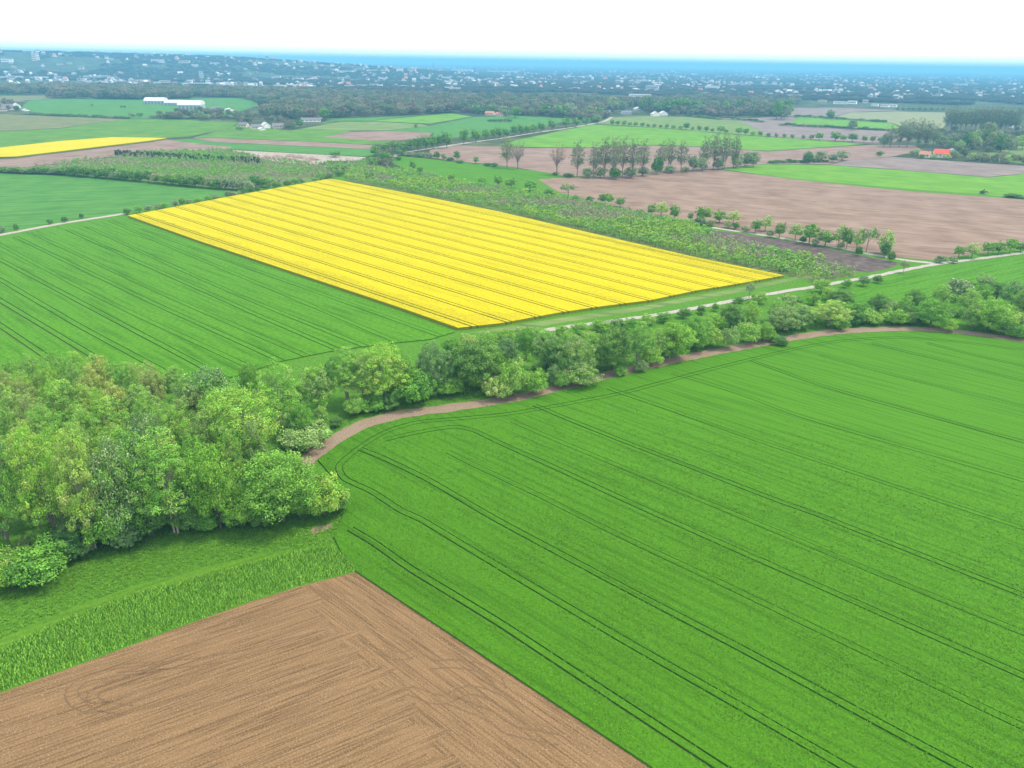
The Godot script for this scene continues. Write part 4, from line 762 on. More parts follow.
var ORCHARD_TREES = [
	[145.9, -1147.9, 8.6, 8.1, "rounddark"],
	[153.7, -1143.6, 7.8, 8.0, "rounddark"],
	[162.8, -1138.6, 8.5, 8.0, "rounddark"],
	[170.5, -1134.3, 6.4, 7.2, "round"],
	[178.9, -1129.8, 7.0, 7.9, "round"],
	[187.7, -1124.4, 7.0, 7.9, "round"],
	[195.7, -1118.6, 5.6, 6.3, "rounddark"],
	[203.6, -1112.8, 6.3, 7.0, "rounddark"],
	[212.0, -1106.6, 5.5, 6.2, "rounddark"],
	[219.8, -1101.0, 6.9, 7.0, "rounddark"],
	[228.0, -1094.9, 6.2, 6.9, "round"],
	[236.9, -1088.5, 5.4, 6.1, "round"],
	[244.3, -1083.0, 10.8, 10.7, "rounddark"],
	[251.9, -1075.2, 5.4, 6.1, "round"],
	[259.3, -1067.2, 8.0, 7.5, "rounddark"],
	[267.2, -1058.6, 8.0, 8.2, "rounddark"],
	[273.8, -1051.4, 5.9, 5.9, "rounddark"],
	[282.5, -1041.9, 10.4, 11.7, "round"],
	[289.0, -1034.9, 6.5, 7.3, "round"],
	[301.6, -1021.2, 10.2, 10.1, "round"],
	[308.8, -1013.3, 9.5, 10.0, "round"],
	[315.9, -1005.6, 6.3, 7.1, "round"],
	[323.9, -996.9, 7.5, 7.0, "rounddark"],
	[331.8, -988.3, 6.2, 7.0, "rounddark"],
	[340.5, -983.0, 6.2, 5.6, "rounddark"],
	[349.2, -977.8, 6.2, 5.5, "rounddark"],
	[357.8, -972.6, 6.1, 6.2, "rounddark"],
	[369.5, -965.6, 6.1, 5.5, "rounddark"],
	[377.9, -960.5, 7.3, 7.5, "rounddark"],
	[386.2, -955.5, 10.2, 10.8, "round"],
	[404.5, -950.4, 12.0, 14.8, "rounddark"],
	[413.6, -948.0, 8.4, 8.0, "round"],
	[423.9, -945.4, 10.7, 13.4, "rounddark"],
	[437.4, -941.9, 8.3, 8.0, "rounddark"],
	[447.2, -941.2, 8.3, 8.0, "rounddark"],
	[457.0, -940.7, 7.1, 8.0, "round"],
	[841.9, -1687.3, 7.4, 9.4, "rounddark"],
	[857.1, -1691.1, 7.4, 9.4, "rounddark"],
	[869.8, -1694.3, 7.5, 9.4, "rounddark"],
	[882.5, -1697.6, 7.5, 9.4, "rounddark"],
	[897.9, -1701.5, 7.5, 9.5, "rounddark"],
	[913.3, -1705.4, 7.5, 9.5, "rounddark"],
	[928.8, -1709.3, 7.5, 9.5, "rounddark"],
	[944.4, -1713.2, 7.5, 9.5, "rounddark"],
	[960.0, -1717.2, 7.6, 9.5, "rounddark"],
]
var DISTANT_TREES = [
	[-790.7, -1415.7, 4.3, 5.9, "farround"],
	[-712.9, -1372.6, 5.1, 5.8, "farround"],
	[-708.2, -1373.8, 5.1, 5.8, "farround"],
	[-591.6, -1166.4, 7.2, 11.5, "bushgrey"],
	[-581.8, -1168.6, 6.5, 11.5, "rounddark"],
	[-508.3, -1141.7, 8.5, 9.6, "bushgrey"],
	[-358.8, -976.2, 4.9, 12.4, "rounddark"],
	[-292.8, -1019.5, 12.7, 11.5, "farround"],
	[-290.2, -1146.8, 19.8, 19.3, "rounddark"],
	[-139.2, -1048.1, 5.9, 5.9, "bushgrey"],
	[-67.2, -1334.3, 19.7, 22.4, "farround"],
	[-47.2, -1365.7, 16.8, 22.9, "rounddark"],
	[-19.5, -1319.5, 17.8, 22.1, "bushgrey"],
	[-1.9, -1274.4, 18.8, 25.0, "rounddark"],
	[50.7, -1335.5, 19.7, 22.4, "farround"],
	[76.1, -1315.9, 22.6, 22.1, "farround"],
	[95.4, -1345.7, 24.8, 26.3, "bushgrey"],
	[129.3, -1327.9, 19.6, 22.3, "bushgrey"],
	[147.2, -1331.9, 18.0, 22.3, "farround"],
	[188.3, -1480.7, 30.7, 28.9, "bushgrey"],
	[202.3, -1453.9, 24.9, 20.3, "bushgrey"],
	[245.1, -1494.7, 27.4, 10.4, "farround"],
	[253.3, -1496.7, 32.8, 10.4, "bushgrey"],
	[261.5, -1498.7, 32.9, 10.4, "rounddark"],
	[274.3, -1471.3, 19.8, 24.6, "rounddark"],
	[294.6, -1476.2, 27.0, 32.9, "farround"],
	[319.1, -1482.2, 28.9, 37.2, "rounddark"],
	[339.7, -1487.1, 25.4, 29.0, "farround"],
	[368.1, -1525.0, 24.2, 25.5, "rounddark"],
	[393.8, -1531.3, 24.3, 25.6, "bushgrey"],
	[421.8, -1538.2, 22.5, 25.7, "rounddark"],
	[454.4, -1546.3, 26.4, 25.8, "farround"],
	[514.0, -1594.0, 23.3, 22.2, "bushgrey"],
	[454.2, -1325.5, 34.1, 18.5, "rounddark"],
	[472.4, -1353.6, 33.2, 26.5, "farround"],
	[469.3, -1328.7, 27.7, 22.3, "bushgrey"],
	[493.4, -1383.3, 33.8, 19.3, "rounddark"],
	[568.2, -1374.3, 16.9, 17.3, "farround"],
	[504.1, -1132.2, 15.5, 14.3, "bushgrey"],
	[436.6, -886.7, 16.8, 12.6, "bushgrey"],
	[444.3, -887.8, 25.7, 17.6, "poplar2"],
	[455.8, -889.5, 31.3, 17.6, "poplar"],
	[466.0, -891.0, 33.5, 18.9, "poplar2"],
	[428.8, -805.6, 5.2, 6.9, "bushgrey"],
	[477.6, -892.6, 33.6, 19.0, "poplar"],
	[429.6, -796.7, 7.2, 7.9, "roundpale"],
	[419.8, -769.5, 5.0, 7.7, "rounddark"],
	[489.2, -894.3, 31.4, 17.7, "poplar2"],
	[506.0, -908.0, 26.3, 16.7, "poplar"],
	[430.7, -766.7, 4.9, 7.7, "roundpale"],
	[511.3, -897.5, 13.6, 15.3, "bushgrey"],
	[643.1, -1131.3, 37.3, 15.9, "poplar"],
	[445.1, -768.5, 5.4, 8.8, "roundpale"],
	[650.0, -1130.5, 37.7, 15.9, "poplar2"],
	[515.1, -887.1, 9.0, 11.3, "rounddark"],
	[560.3, -963.9, 12.2, 13.6, "bushgrey"],
	[460.5, -783.1, 9.0, 8.9, "bushgrey"],
	[656.9, -1129.7, 34.8, 15.9, "poplar"],
	[468.1, -792.8, 5.1, 7.9, "bushgrey"],
	[512.4, -865.5, 11.0, 12.3, "roundpale"],
	[663.8, -1128.9, 35.5, 15.9, "poplar"],
	[670.6, -1128.0, 36.5, 15.8, "poplar"],
	[479.6, -794.3, 6.1, 10.2, "bushgrey"],
	[538.4, -890.4, 19.1, 16.4, "rounddark"],
	[677.5, -1127.2, 37.1, 15.8, "poplar"],
	[471.5, -767.6, 6.9, 11.0, "roundpale"],
	[684.3, -1126.4, 38.3, 15.8, "poplar2"],
	[540.6, -880.0, 16.7, 15.0, "bushgrey"],
	[605.4, -983.7, 13.6, 19.4, "roundpale"],
	[691.2, -1125.6, 38.5, 15.8, "poplar2"],
	[573.8, -917.9, 31.1, 19.5, "bushgrey"],
	[484.9, -769.3, 7.9, 11.0, "bushgrey"],
	[698.0, -1124.8, 38.0, 15.8, "poplar2"],
	[704.8, -1124.0, 39.5, 15.8, "poplar2"],
	[559.9, -882.7, 21.2, 15.0, "bushgrey"],
	[711.6, -1123.2, 38.9, 15.8, "poplar2"],
	[646.8, -1017.1, 14.0, 17.2, "bushgrey"],
	[498.4, -771.0, 7.9, 11.0, "bushgrey"],
	[718.4, -1122.4, 36.7, 15.8, "poplar2"],
	[551.9, -850.7, 20.5, 19.3, "rounddark"],
	[725.2, -1121.6, 37.1, 15.8, "poplar"],
	[493.2, -746.2, 6.7, 10.7, "roundpale"],
	[555.1, -841.3, 18.2, 16.7, "bushgrey"],
	[732.0, -1120.8, 37.5, 15.7, "poplar2"],
	[738.8, -1120.0, 39.4, 15.7, "poplar"],
	[586.2, -875.8, 15.6, 14.9, "roundpale"],
	[601.4, -888.6, 19.1, 17.6, "bushgrey"],
	[691.1, -1010.4, 27.8, 28.5, "bushgrey"],
]
var FARM_BUILDINGS = [
	[-721.1, -1525.3, 11.2, 36.1, 40, "hall", "white vaulted riding hall, leftmost of the three halls"],
	[-666.7, -1485.6, 9.1, 31.1, 30, "hall", "low white vaulted hall between the two larger white halls"],
	[-593.2, -1389.0, 13.6, 38.8, 45, "hall", "largest white vaulted hall with grey blue side wall"],
	[450.9, -790.6, 8.1, 14.1, 14, "red_house", "farmhouse with bright red tiled roof at the right"],
	[433.8, -788.4, 6.1, 10.1, 10, "pink_house", "small house with faded pink roof beside the red roofed farmhouse"],
	[491.4, -842.5, 4.3, 7.2, 8, "white_house", "low white outbuilding behind the red roofed farmhouse"],
	[-336.3, -1011.4, 7.6, 10.0, 10, "white_house", "white gabled farmhouse among the left farm trees"],
	[-344.0, -994.2, 6.2, 12.6, 12, "grey_house", "grey roofed barn left of the white gabled farmhouse"],
	[-322.3, -1014.0, 6.3, 11.4, 12, "grey_house", "grey roofed barn right of the white gabled farmhouse"],
	[-369.4, -1021.4, 6.4, 11.5, 10, "grey_house", "small grey shed at the left end of the farm"],
	[-331.8, -981.1, 3.7, 8.3, 8, "white_house", "low white shed in front of the farm"],
	[-316.7, -1031.4, 5.2, 8.7, 9, "grey_house", "narrow grey barn at the right end of the farm"],
	[-307.9, -1133.1, 5.6, 28.6, 16, "long_barn", "long low barn with white wall and dark roof"],
	[-316.1, -1194.1, 5.9, 16.7, 16, "grey_house", "dark roofed house behind the long low barn"],
	[-856.2, -1276.2, 9.4, 16.1, 12, "grey_house", "grey roofed house at the left edge of the frame"],
	[-875.0, -1329.1, 8.2, 9.3, 10, "white_house", "white gabled house at the far left"],
	[-815.3, -1259.4, 3.9, 8.8, 8, "white_house", "tiny white shed beside the far left houses"],
	[-851.0, -1250.4, 6.2, 14.0, 12, "grey_house", "dark barn cut by the left edge of the frame"],
	[270.4, -1399.1, 7.8, 13.7, 12, "white_house", "pair end white house below the far poplars"],
	[252.6, -1381.6, 7.7, 13.5, 12, "white_house", "white house left of its twin below the far poplars"],
	[206.0, -1425.8, 6.1, 17.9, 14, "blue_house", "blue grey roofed house beside the far meadow"],
	[172.7, -1446.8, 5.3, 12.1, 10, "blue_house", "smaller blue grey house beside the far meadow"],
	[249.4, -1560.4, 5.7, 15.2, 14, "white_house", "white house behind the far poplars"],
	[-46.3, -1339.2, 6.6, 15.0, 14, "pink_house", "pale red roofed house at the wood edge"],
	[-28.1, -1317.5, 6.5, 12.9, 14, "pink_house", "pale red house right of its twin at the wood edge"],
	[353.9, -550.4, 2.2, 3.2, 3, "white_house", "small white hut on the edge of the lime strip"],
	[-539.0, -1357.8, 5.8, 13.3, 12, "grey_house", "grey house among trees right of the white halls"],
	[-504.7, -1337.5, 4.9, 15.0, 12, "white_house", "white house among trees right of the white halls"],
	[807.6, -1224.5, 4.6, 12.0, 14, "white_house", "white barn beside the dark tree block"],
]
var TOWN_BLOCKS = [
	[-1947, -2948, 54, 8],
	[-5065, -7727, 100, 30],
	[-1916, -2971, 23, 10],
	[-2691, -4205, 33, 11],
	[-1819, -2866, 37, 9],
	[-6968, -11243, 58, 94],
	[-6977, -11339, 44, 95],
	[-1783, -2892, 45, 11],
	[-8341, -13869, 53, 71],
	[-1740, -2922, 23, 13],
	[-4036, -6854, 53, 18],
	[-1654, -2818, 22, 9],
	[-4007, -6957, 45, 18],
	[-1641, -2907, 30, 8],
	[-1647, -2987, 54, 14],
	[-1641, -3080, 32, 13],
	[-6045, -11609, 60, 30],
	[-1654, -3166, 25, 8],
	[-10218, -20044, 154, 51],
	[-1285, -2509, 65, 7],
	[-1349, -2720, 21, 11],
	[-1353, -2787, 51, 9],
	[-6640, -14080, 145, 36],
	[-1246, -2650, 34, 7],
	[-5553, -12032, 186, 46],
	[-13324, -29081, 597, 75],
	[-1291, -2825, 37, 7],
	[-18073, -41192, 634, 106],
	[-4070, -9528, 123, 29],
	[-1194, -2813, 18, 11],
	[-3017, -7276, 56, 19],
	[-1071, -2567, 80, 7],
	[-1314, -3220, 17, 33],
	[-1140, -2845, 15, 11],
	[-3460, -8904, 92, 23],
	[-1036, -2705, 35, 7],
	[-1013, -2718, 49, 7],
	[-947, -2693, 14, 10],
	[-890, -2606, 20, 10],
	[-1116, -3565, 28, 9],
	[-771, -2505, 39, 8],
	[-721, -2479, 45, 8],
	[-971, -3459, 36, 9],
	[-675, -2452, 32, 8],
	[-650, -2464, 13, 10],
	[-606, -2484, 32, 8],
	[-574, -2499, 26, 7],
	[-829, -3665, 38, 10],
	[-1223, -5515, 114, 11],
	[-545, -2513, 33, 10],
	[-703, -3355, 35, 9],
	[-1346, -6656, 69, 17],
	[-518, -2576, 34, 10],
	[-1156, -6190, 80, 16],
	[-481, -2594, 27, 13],
	[-454, -2556, 17, 13],
	[-623, -3599, 28, 12],
	[-985, -5793, 60, 22],
	[-969, -6432, 50, 33],
	[-308, -2058, 11, 6],
	[-370, -2595, 54, 9],
	[-884, -6542, 67, 30],
	[-454, -3822, 49, 10],
	[-297, -2579, 40, 7],
	[-243, -2376, 25, 7],
	[-952, -10292, 265, 21],
	[-366, -3999, 41, 12],
	[-225, -2516, 20, 10],
	[-192, -2397, 37, 12],
	[-570, -7779, 160, 16],
	[-132, -3825, 25, 13],
	[-147, -6773, 175, 17],
	[-17, -6926, 89, 18],
	[196, -11668, 60, 45],
	[157, -4016, 52, 10],
	[226, -3851, 25, 10],
	[345, -5121, 20, 20],
	[329, -3722, 39, 10],
	[446, -2979, 31, 9],
	[360, -2237, 64, 6],
	[480, -2728, 43, 18],
	[1311, -7107, 73, 18],
	[585, -2505, 33, 7],
	[742, -3118, 24, 8],
	[590, -2391, 16, 9],
	[748, -2948, 54, 15],
	[1548, -5904, 46, 15],
	[944, -3413, 22, 13],
	[739, -2484, 19, 6],
	[946, -3153, 33, 8],
	[2224, -7404, 134, 19],
	[795, -2429, 25, 9],
	[2232, -6895, 71, 18],
	[797, -2358, 31, 7],
	[1014, -2855, 22, 9],
	[826, -2300, 30, 9],
	[853, -2310, 18, 9],
	[1305, -3318, 34, 9],
	[823, -2062, 22, 5],
	[2774, -6874, 177, 14],
	[830, -1963, 31, 6],
	[865, -1973, 21, 8],
	[1720, -3964, 41, 10],
	[956, -2159, 17, 8],
	[930, -2042, 13, 8],
	[1668, -3698, 48, 10],
	[884, -1886, 15, 5],
	[889, -1844, 19, 6],
	[912, -1850, 15, 6],
	[1180, -2388, 16, 12],
	[1138, -2277, 12, 12],
	[3269, -6617, 171, 14],
	[1234, -2441, 19, 6],
	[1359, -2557, 27, 7],
	[1962, -3621, 28, 11],
	[3945, -7322, 94, 19],
	[1758, -3164, 41, 8],
	[2378, -4129, 43, 16],
	[1642, -2738, 18, 14],
	[1612, -2647, 21, 10],
	[1687, -2714, 35, 7],
	[954, -1485, 16, 5],
	[1723, -2686, 21, 6],
	[1759, -2699, 21, 6],
	[1109, -1673, 18, 4],
]
var SPIRES = [[-946, -8811, 80], [-360, -6524, 58]]
var RIDGE = [Vector2(-0.7817, 96.1), Vector2(-0.6831, 97.4), Vector2(-0.6184, 98.5), Vector2(-0.5835, 100.1), Vector2(-0.5657, 98.9), Vector2(-0.5426, 98.9), Vector2(-0.5283, 100.5), Vector2(-0.4896, 97.9), Vector2(-0.4595, 95.9), Vector2(-0.4283, 94.9), Vector2(-0.3963, 92.8), Vector2(-0.3690, 90.3), Vector2(-0.3411, 86.7), Vector2(-0.3068, 79.0), Vector2(-0.2597, 67.3), Vector2(-0.1991, 51.6), Vector2(-0.1241, 33.5), Vector2(-0.0475, 9.4)]
var CONIFER_A = Vector2(-372.02, -688.19)
var CONIFER_B = Vector2(-222.17, -645.72)
var CONIFER_STEP = Vector2(-4.70, -9.15)
var HEAPS = [[-231.33, -690.92, 5, 2.6], [-222.34, -692.06, 6, 3.2], [-213.8, -707.93, 5, 2.4], [-210.12, -682.34, 6, 2.6], [-202.44, -694.59, 5.5, 3], [-190.23, -670.28, 4.5, 2.2], [-188.65, -685.03, 5, 2.8]]
var FAR_WOODS = [
	[PackedVector2Array([Vector2(-1267.23, -1676.98), Vector2(-1357.46, -2012.21), Vector2(-1308.13, -2197.2), Vector2(-1054.56, -2146.87), Vector2(-764.41, -2118.54), Vector2(-521.89, -2144.82), Vector2(-453.65, -1860.13), Vector2(-644.11, -1847.83), Vector2(-790.46, -1850.89), Vector2(-751.38, -1757.66), Vector2(-1131.81, -1838.71)]), 4160, 1],
	[PackedVector2Array([Vector2(-1025.85, -1663.2), Vector2(-1133.8, -1899.61), Vector2(-1038.4, -2005.02), Vector2(-857.32, -2010.41), Vector2(-738.22, -1737.13), Vector2(-792.07, -1648.41), Vector2(-923.13, -1650.86)]), 1440, 1.1],
	[PackedVector2Array([Vector2(-770.42, -1803.1), Vector2(-675.28, -2015.83), Vector2(-492.28, -2021.28), Vector2(-257.66, -2045.23), Vector2(-43.05, -2001.44), Vector2(113.63, -1997.87), Vector2(236.13, -1930.74), Vector2(277.96, -1715.73), Vector2(159.06, -1443.46), Vector2(77.48, -1341.62), Vector2(6.76, -1351.5), Vector2(-111.15, -1378.13), Vector2(-173.1, -1309.68), Vector2(-214.14, -1265.31), Vector2(-292.08, -1199.36), Vector2(-300.34, -1144.67), Vector2(-351.77, -1175.5), Vector2(-399.09, -1186.99), Vector2(-522.6, -1564.82), Vector2(-648.81, -1792.96)]), 6080, 0.95],
	[PackedVector2Array([Vector2(-113.39, -1406.24), Vector2(7.08, -1435.96), Vector2(169.31, -1539.84), Vector2(165.24, -1335.92), Vector2(125.96, -1191.52), Vector2(98.9, -1272.87), Vector2(6.7, -1335.76)]), 720, 0.75],
	[PackedVector2Array([Vector2(243.03, -1494.16), Vector2(320.55, -1906.9), Vector2(481.54, -2008.61), Vector2(648.71, -1957.74), Vector2(620.34, -1730.39), Vector2(511.37, -1440.64), Vector2(392.47, -1361.11), Vector2(317.19, -1385.66)]), 1440, 0.95],
	[PackedVector2Array([Vector2(218.51, -1782.94), Vector2(510.15, -2130.59), Vector2(734.9, -1983.73), Vector2(635.75, -1774.43), Vector2(481.54, -2008.61)]), 1280, 0.9],
	[PackedVector2Array([Vector2(-549.5, -1132.78), Vector2(-563.24, -1268.83), Vector2(-544.8, -1327.46), Vector2(-470.65, -1291.21), Vector2(-399.09, -1186.99), Vector2(-334.94, -1117.66), Vector2(-285.47, -974.41), Vector2(-303.26, -986.21), Vector2(-328.01, -1046.08), Vector2(-368, -1091.86), Vector2(-385.78, -1052.17), Vector2(-414.89, -1101.26)]), 368, 0.55],
	[PackedVector2Array([Vector2(-823.19, -1205.98), Vector2(-1014.16, -1494.16), Vector2(-1019.36, -1532.39), Vector2(-898.34, -1385.49), Vector2(-781.61, -1216.03)]), 96, 0.6],
	[PackedVector2Array([Vector2(496.08, -863.26), Vector2(623, -1056.27), Vector2(746.41, -1107.99), Vector2(821.75, -1059.37), Vector2(804.19, -906.23), Vector2(614.44, -912.4), Vector2(507.38, -806.83), Vector2(468.5, -784.14)]), 272, 0.6],
	[PackedVector2Array([Vector2(461.27, -936.47), Vector2(648.31, -1140.78), Vector2(838.71, -1250.03), Vector2(967.42, -1254.32), Vector2(821.75, -1059.37), Vector2(746.41, -1107.99), Vector2(613.8, -1040.06), Vector2(521.87, -910.27)]), 384, 0.5],
	[PackedVector2Array([Vector2(450.73, -752.85), Vector2(520.19, -799.53), Vector2(530, -774.95), Vector2(558.58, -762.1), Vector2(502.03, -731.92)]), 96, 0.35],
	[PackedVector2Array([Vector2(1187.71, -1801.64), Vector2(1499.45, -1966.33), Vector2(1232.89, -1368.29), Vector2(918.56, -1188.93), Vector2(834.94, -1249.31)]), 352, 0.9],
	[PackedVector2Array([Vector2(-129.54, -656.74), Vector2(-128.92, -732.04), Vector2(-123.21, -758.67), Vector2(-112.49, -672.66), Vector2(-109.86, -614.46)]), 64, 0.4],
]


# ---------------------------------------------------------------- helpers
func lin(r: float, g: float, b: float) -> Color:
	return Color(r, g, b).linear_to_srgb()

func numbered(called: String) -> String:
	var n: int = counts.get(called, 0)
	counts[called] = n + 1
	return called if n == 0 else "%s_%03d" % [called, n]

func put(o: Node3D, called: String, label := "", category := "", group := "", kind := "") -> Node3D:
	o.name = numbered(called)
	add_child(o)
	if label: o.set_meta("label", label)
	if category: o.set_meta("category", category)
	if group: o.set_meta("group", group)
	if kind: o.set_meta("kind", kind)
	return o

func part(parent: Node3D, called: String, mesh: Mesh, m: Material) -> MeshInstance3D:
	var o := MeshInstance3D.new()
	o.name = called
	o.mesh = mesh
	o.material_override = m
	parent.add_child(o, true)
	return o

func node_of(mesh: Mesh, m: Material) -> MeshInstance3D:
	var o := MeshInstance3D.new()
	o.mesh = mesh
	o.material_override = m
	return o

const TENS := ["", "", "twent", "thirt", "fort", "fift", "sixt", "sevent", "eight", "ninet"]
const UNITS := ["", "first", "second", "third", "fourth", "fifth", "sixth", "seventh", "eighth", "ninth", "tenth", "eleventh", "twelfth", "thirteenth", "fourteenth", "fifteenth", "sixteenth", "seventeenth", "eighteenth", "nineteenth"]
func ordinal(n: int) -> String:
	if n >= 200:
		return "two-hundredth" if n == 200 else "two-hundred-and-" + ordinal(n - 200)
	if n >= 100:
		return "hundredth" if n == 100 else "hundred-and-" + ordinal(n - 100)
	if n < 20: return UNITS[n]
	if n % 10 == 0: return TENS[n / 10] + "ieth"
	return TENS[n / 10] + "y-" + UNITS[n % 10]

func arrays_mesh(v: PackedVector3Array, n: PackedVector3Array, c = null, uv = null, uv2 = null, idx = null) -> ArrayMesh:
	var a := []
	a.resize(Mesh.ARRAY_MAX)
	a[Mesh.ARRAY_VERTEX] = v
	a[Mesh.ARRAY_NORMAL] = n
	if c != null: a[Mesh.ARRAY_COLOR] = c
	if uv != null: a[Mesh.ARRAY_TEX_UV] = uv
	if uv2 != null: a[Mesh.ARRAY_TEX_UV2] = uv2
	if idx != null:
		var fi: PackedInt32Array = idx
		for t in range(0, fi.size(), 3):   # front faces run clockwise round their normals
			var p := v[fi[t]]
			if (v[fi[t + 1]] - p).cross(v[fi[t + 2]] - p).dot(n[fi[t]]) > 0.0:
				var z := fi[t + 1]
				fi[t + 1] = fi[t + 2]
				fi[t + 2] = z
		a[Mesh.ARRAY_INDEX] = fi
	var m := ArrayMesh.new()
	m.add_surface_from_arrays(Mesh.PRIMITIVE_TRIANGLES, a)
	return m

# noise texture with a colour ramp (linear colours)
func noise_tex(s: int, freq: float, stops: Array, size := 1024, octaves := 4, gain := 0.55, type := FastNoiseLite.TYPE_SIMPLEX_SMOOTH) -> NoiseTexture2D:
	var key := str([s, freq, stops, size, octaves, gain, type])
	if tex_cache.has(key): return tex_cache[key]
	var f := FastNoiseLite.new()
	f.seed = s
	f.noise_type = type
	f.frequency = freq
	f.fractal_octaves = octaves
	f.fractal_gain = gain
	var t := NoiseTexture2D.new()
	t.width = size
	t.height = size
	t.seamless = true
	t.noise = f
	if stops.size():
		var gr := Gradient.new()
		var offs := PackedFloat32Array()
		var cols := PackedColorArray()
		for q in stops:
			offs.append(q[0])
			cols.append(lin(q[1], q[2], q[3]))
		gr.offsets = offs
		gr.colors = cols
		t.color_ramp = gr
	tex_cache[key] = t
	return t

# a field surface: fine tone on UV (tile metres), streaks along the working direction on UV2
func field_mat(key: String, tile: float, base: NoiseTexture2D, streak: NoiseTexture2D, along: float, across: float, bump_cm := 0.0, rough := 0.95) -> StandardMaterial3D:
	var m := StandardMaterial3D.new()
	m.resource_name = key
	m.albedo_texture = base
	m.albedo_color = lin(TONE, TONE, TONE)
	m.uv1_scale = Vector3(1.0 / tile, 1.0 / tile, 1)
	m.roughness = rough
	m.metallic_specular = 0.2
	if streak:
		m.detail_enabled = true
		m.detail_albedo = streak
		m.detail_blend_mode = BaseMaterial3D.BLEND_MODE_MUL
		m.detail_uv_layer = BaseMaterial3D.DETAIL_UV_2
		m.uv2_scale = Vector3(1.0 / along, 1.0 / across, 1)
	if bump_cm > 0.0:
		m.heightmap_enabled = true
		m.heightmap_scale = bump_cm
		m.heightmap_texture = noise_tex(77, 0.09, [], 1024, 3, 0.6)
	mats[key] = m
	return m

func leaf_mat(key: String, tint: Color, back := 0.28) -> StandardMaterial3D:
	var m := StandardMaterial3D.new()
	m.resource_name = key
	m.vertex_color_use_as_albedo = true
	m.albedo_color = tint
	m.roughness = 0.75
	m.metallic_specular = 0.25
	m.backlight_enabled = true
	m.backlight = Color(back, back, back)
	mats[key] = m
	return m

func plain_mat(key: String, c: Color, rough := 0.85) -> StandardMaterial3D:
	var m := StandardMaterial3D.new()
	m.resource_name = key
	m.albedo_color = c
	m.roughness = rough
	m.metallic_specular = 0.3
	mats[key] = m
	return m

func turned(p: Vector2, a: float) -> Vector2:
	return p.rotated(-a)

# flat sheet
func sheet(poly: PackedVector2Array, y: float, heading: float) -> ArrayMesh:
	var t := Geometry2D.triangulate_polygon(poly)
	var v := PackedVector3Array()
	var n := PackedVector3Array()
	var uv := PackedVector2Array()
	for p in poly:
		v.append(Vector3(p.x, y, p.y))
		n.append(Vector3.UP)
		uv.append(turned(p, heading))
	return arrays_mesh(v, n, null, uv, uv, t)

# standing crop: polygons with a flat top and upright edges
func crop_mesh(polys: Array, y0: float, y1: float, heading: float, tops: bool) -> ArrayMesh:
	var v := PackedVector3Array()
	var n := PackedVector3Array()
	var uv := PackedVector2Array()
	var idx := PackedInt32Array()
	for poly: PackedVector2Array in polys:
		var t := Geometry2D.triangulate_polygon(poly)
		if t.is_empty(): continue
		var b := v.size()
		for p in poly:
			v.append(Vector3(p.x, y1, p.y))
			n.append(Vector3.UP)
			uv.append(turned(p, heading))
		for i in t: idx.append(b + i)
		if tops: continue
		idx.resize(idx.size() - t.size())
		var cw := Geometry2D.is_polygon_clockwise(poly)
		for i in poly.size():
			var p := poly[i]
			var q := poly[(i + 1) % poly.size()]
			if p.distance_to(q) < 0.02: continue
			var d := (q - p).normalized()
			var o := Vector2(d.y, -d.x) if not cw else Vector2(-d.y, d.x)
			var k := v.size()
			var up := turned(p, heading)
			var uq := turned(q, heading)
			v.append_array([Vector3(p.x, y1, p.y), Vector3(q.x, y1, q.y), Vector3(q.x, y0, q.y), Vector3(p.x, y0, p.y)])
			uv.append_array([up, uq, uq + Vector2(0, y1 - y0), up + Vector2(0, y1 - y0)])
			for j in 4: n.append(Vector3(o.x, 0, o.y))
			idx.append_array([k, k + 1, k + 2, k, k + 2, k + 3])
	return arrays_mesh(v, n, null, uv, uv, idx)

func crop(called: String, label: String, polys: Array, y1: float, heading: float, top: String, stems: String) -> void:
	var o := Node3D.new()
	put(o, called, label, "field", "", "structure")
	part(o, "canopy", crop_mesh(polys, 0.0, y1, heading, true), mats[top])
	part(o, "stems", crop_mesh(polys, 0.0, y1, heading, false), mats[stems])

func smooth_line(p: PackedVector2Array, step: float) -> PackedVector2Array:
	var c := Curve2D.new()
	for i in p.size():
		var a := p[max(i - 1, 0)]
		var b := p[min(i + 1, p.size() - 1)]
		var lim: float = 0.28 * min(p[i].distance_to(a) if i > 0 else 1e9, p[i].distance_to(b) if i < p.size() - 1 else 1e9)
		var t := (b - a).normalized() * lim
		c.add_point(p[i], -t, t)
	c.bake_interval = step
	return c.get_baked_points()

func beside(p: PackedVector2Array, off: float) -> PackedVector2Array:
	var r := PackedVector2Array()
	for i in p.size():
		var d := (p[min(i + 1, p.size() - 1)] - p[max(i - 1, 0)]).normalized()
		r.append(p[i] + Vector2(-d.y, d.x) * off)
	return r

func ribbon_poly(p: PackedVector2Array, w: float, wobble := 0.0) -> PackedVector2Array:
	var l := PackedVector2Array()
	var r := PackedVector2Array()
	for i in p.size():
		var d := (p[min(i + 1, p.size() - 1)] - p[max(i - 1, 0)]).normalized()
		var n := Vector2(-d.y, d.x)
		l.append(p[i] + n * (w * 0.5 + rng.randf_range(-wobble, wobble)))
		r.append(p[i] - n * (w * 0.5 + rng.randf_range(-wobble, wobble)))
	r.reverse()
	l.append_array(r)
	return l

func cut(polys: Array, knife: PackedVector2Array) -> Array:
	var res := []
	for p in polys:
		for q: PackedVector2Array in Geometry2D.clip_polygons(p, knife):
			if not Geometry2D.is_polygon_clockwise(q) and q.size() > 2: res.append(q)
	return res

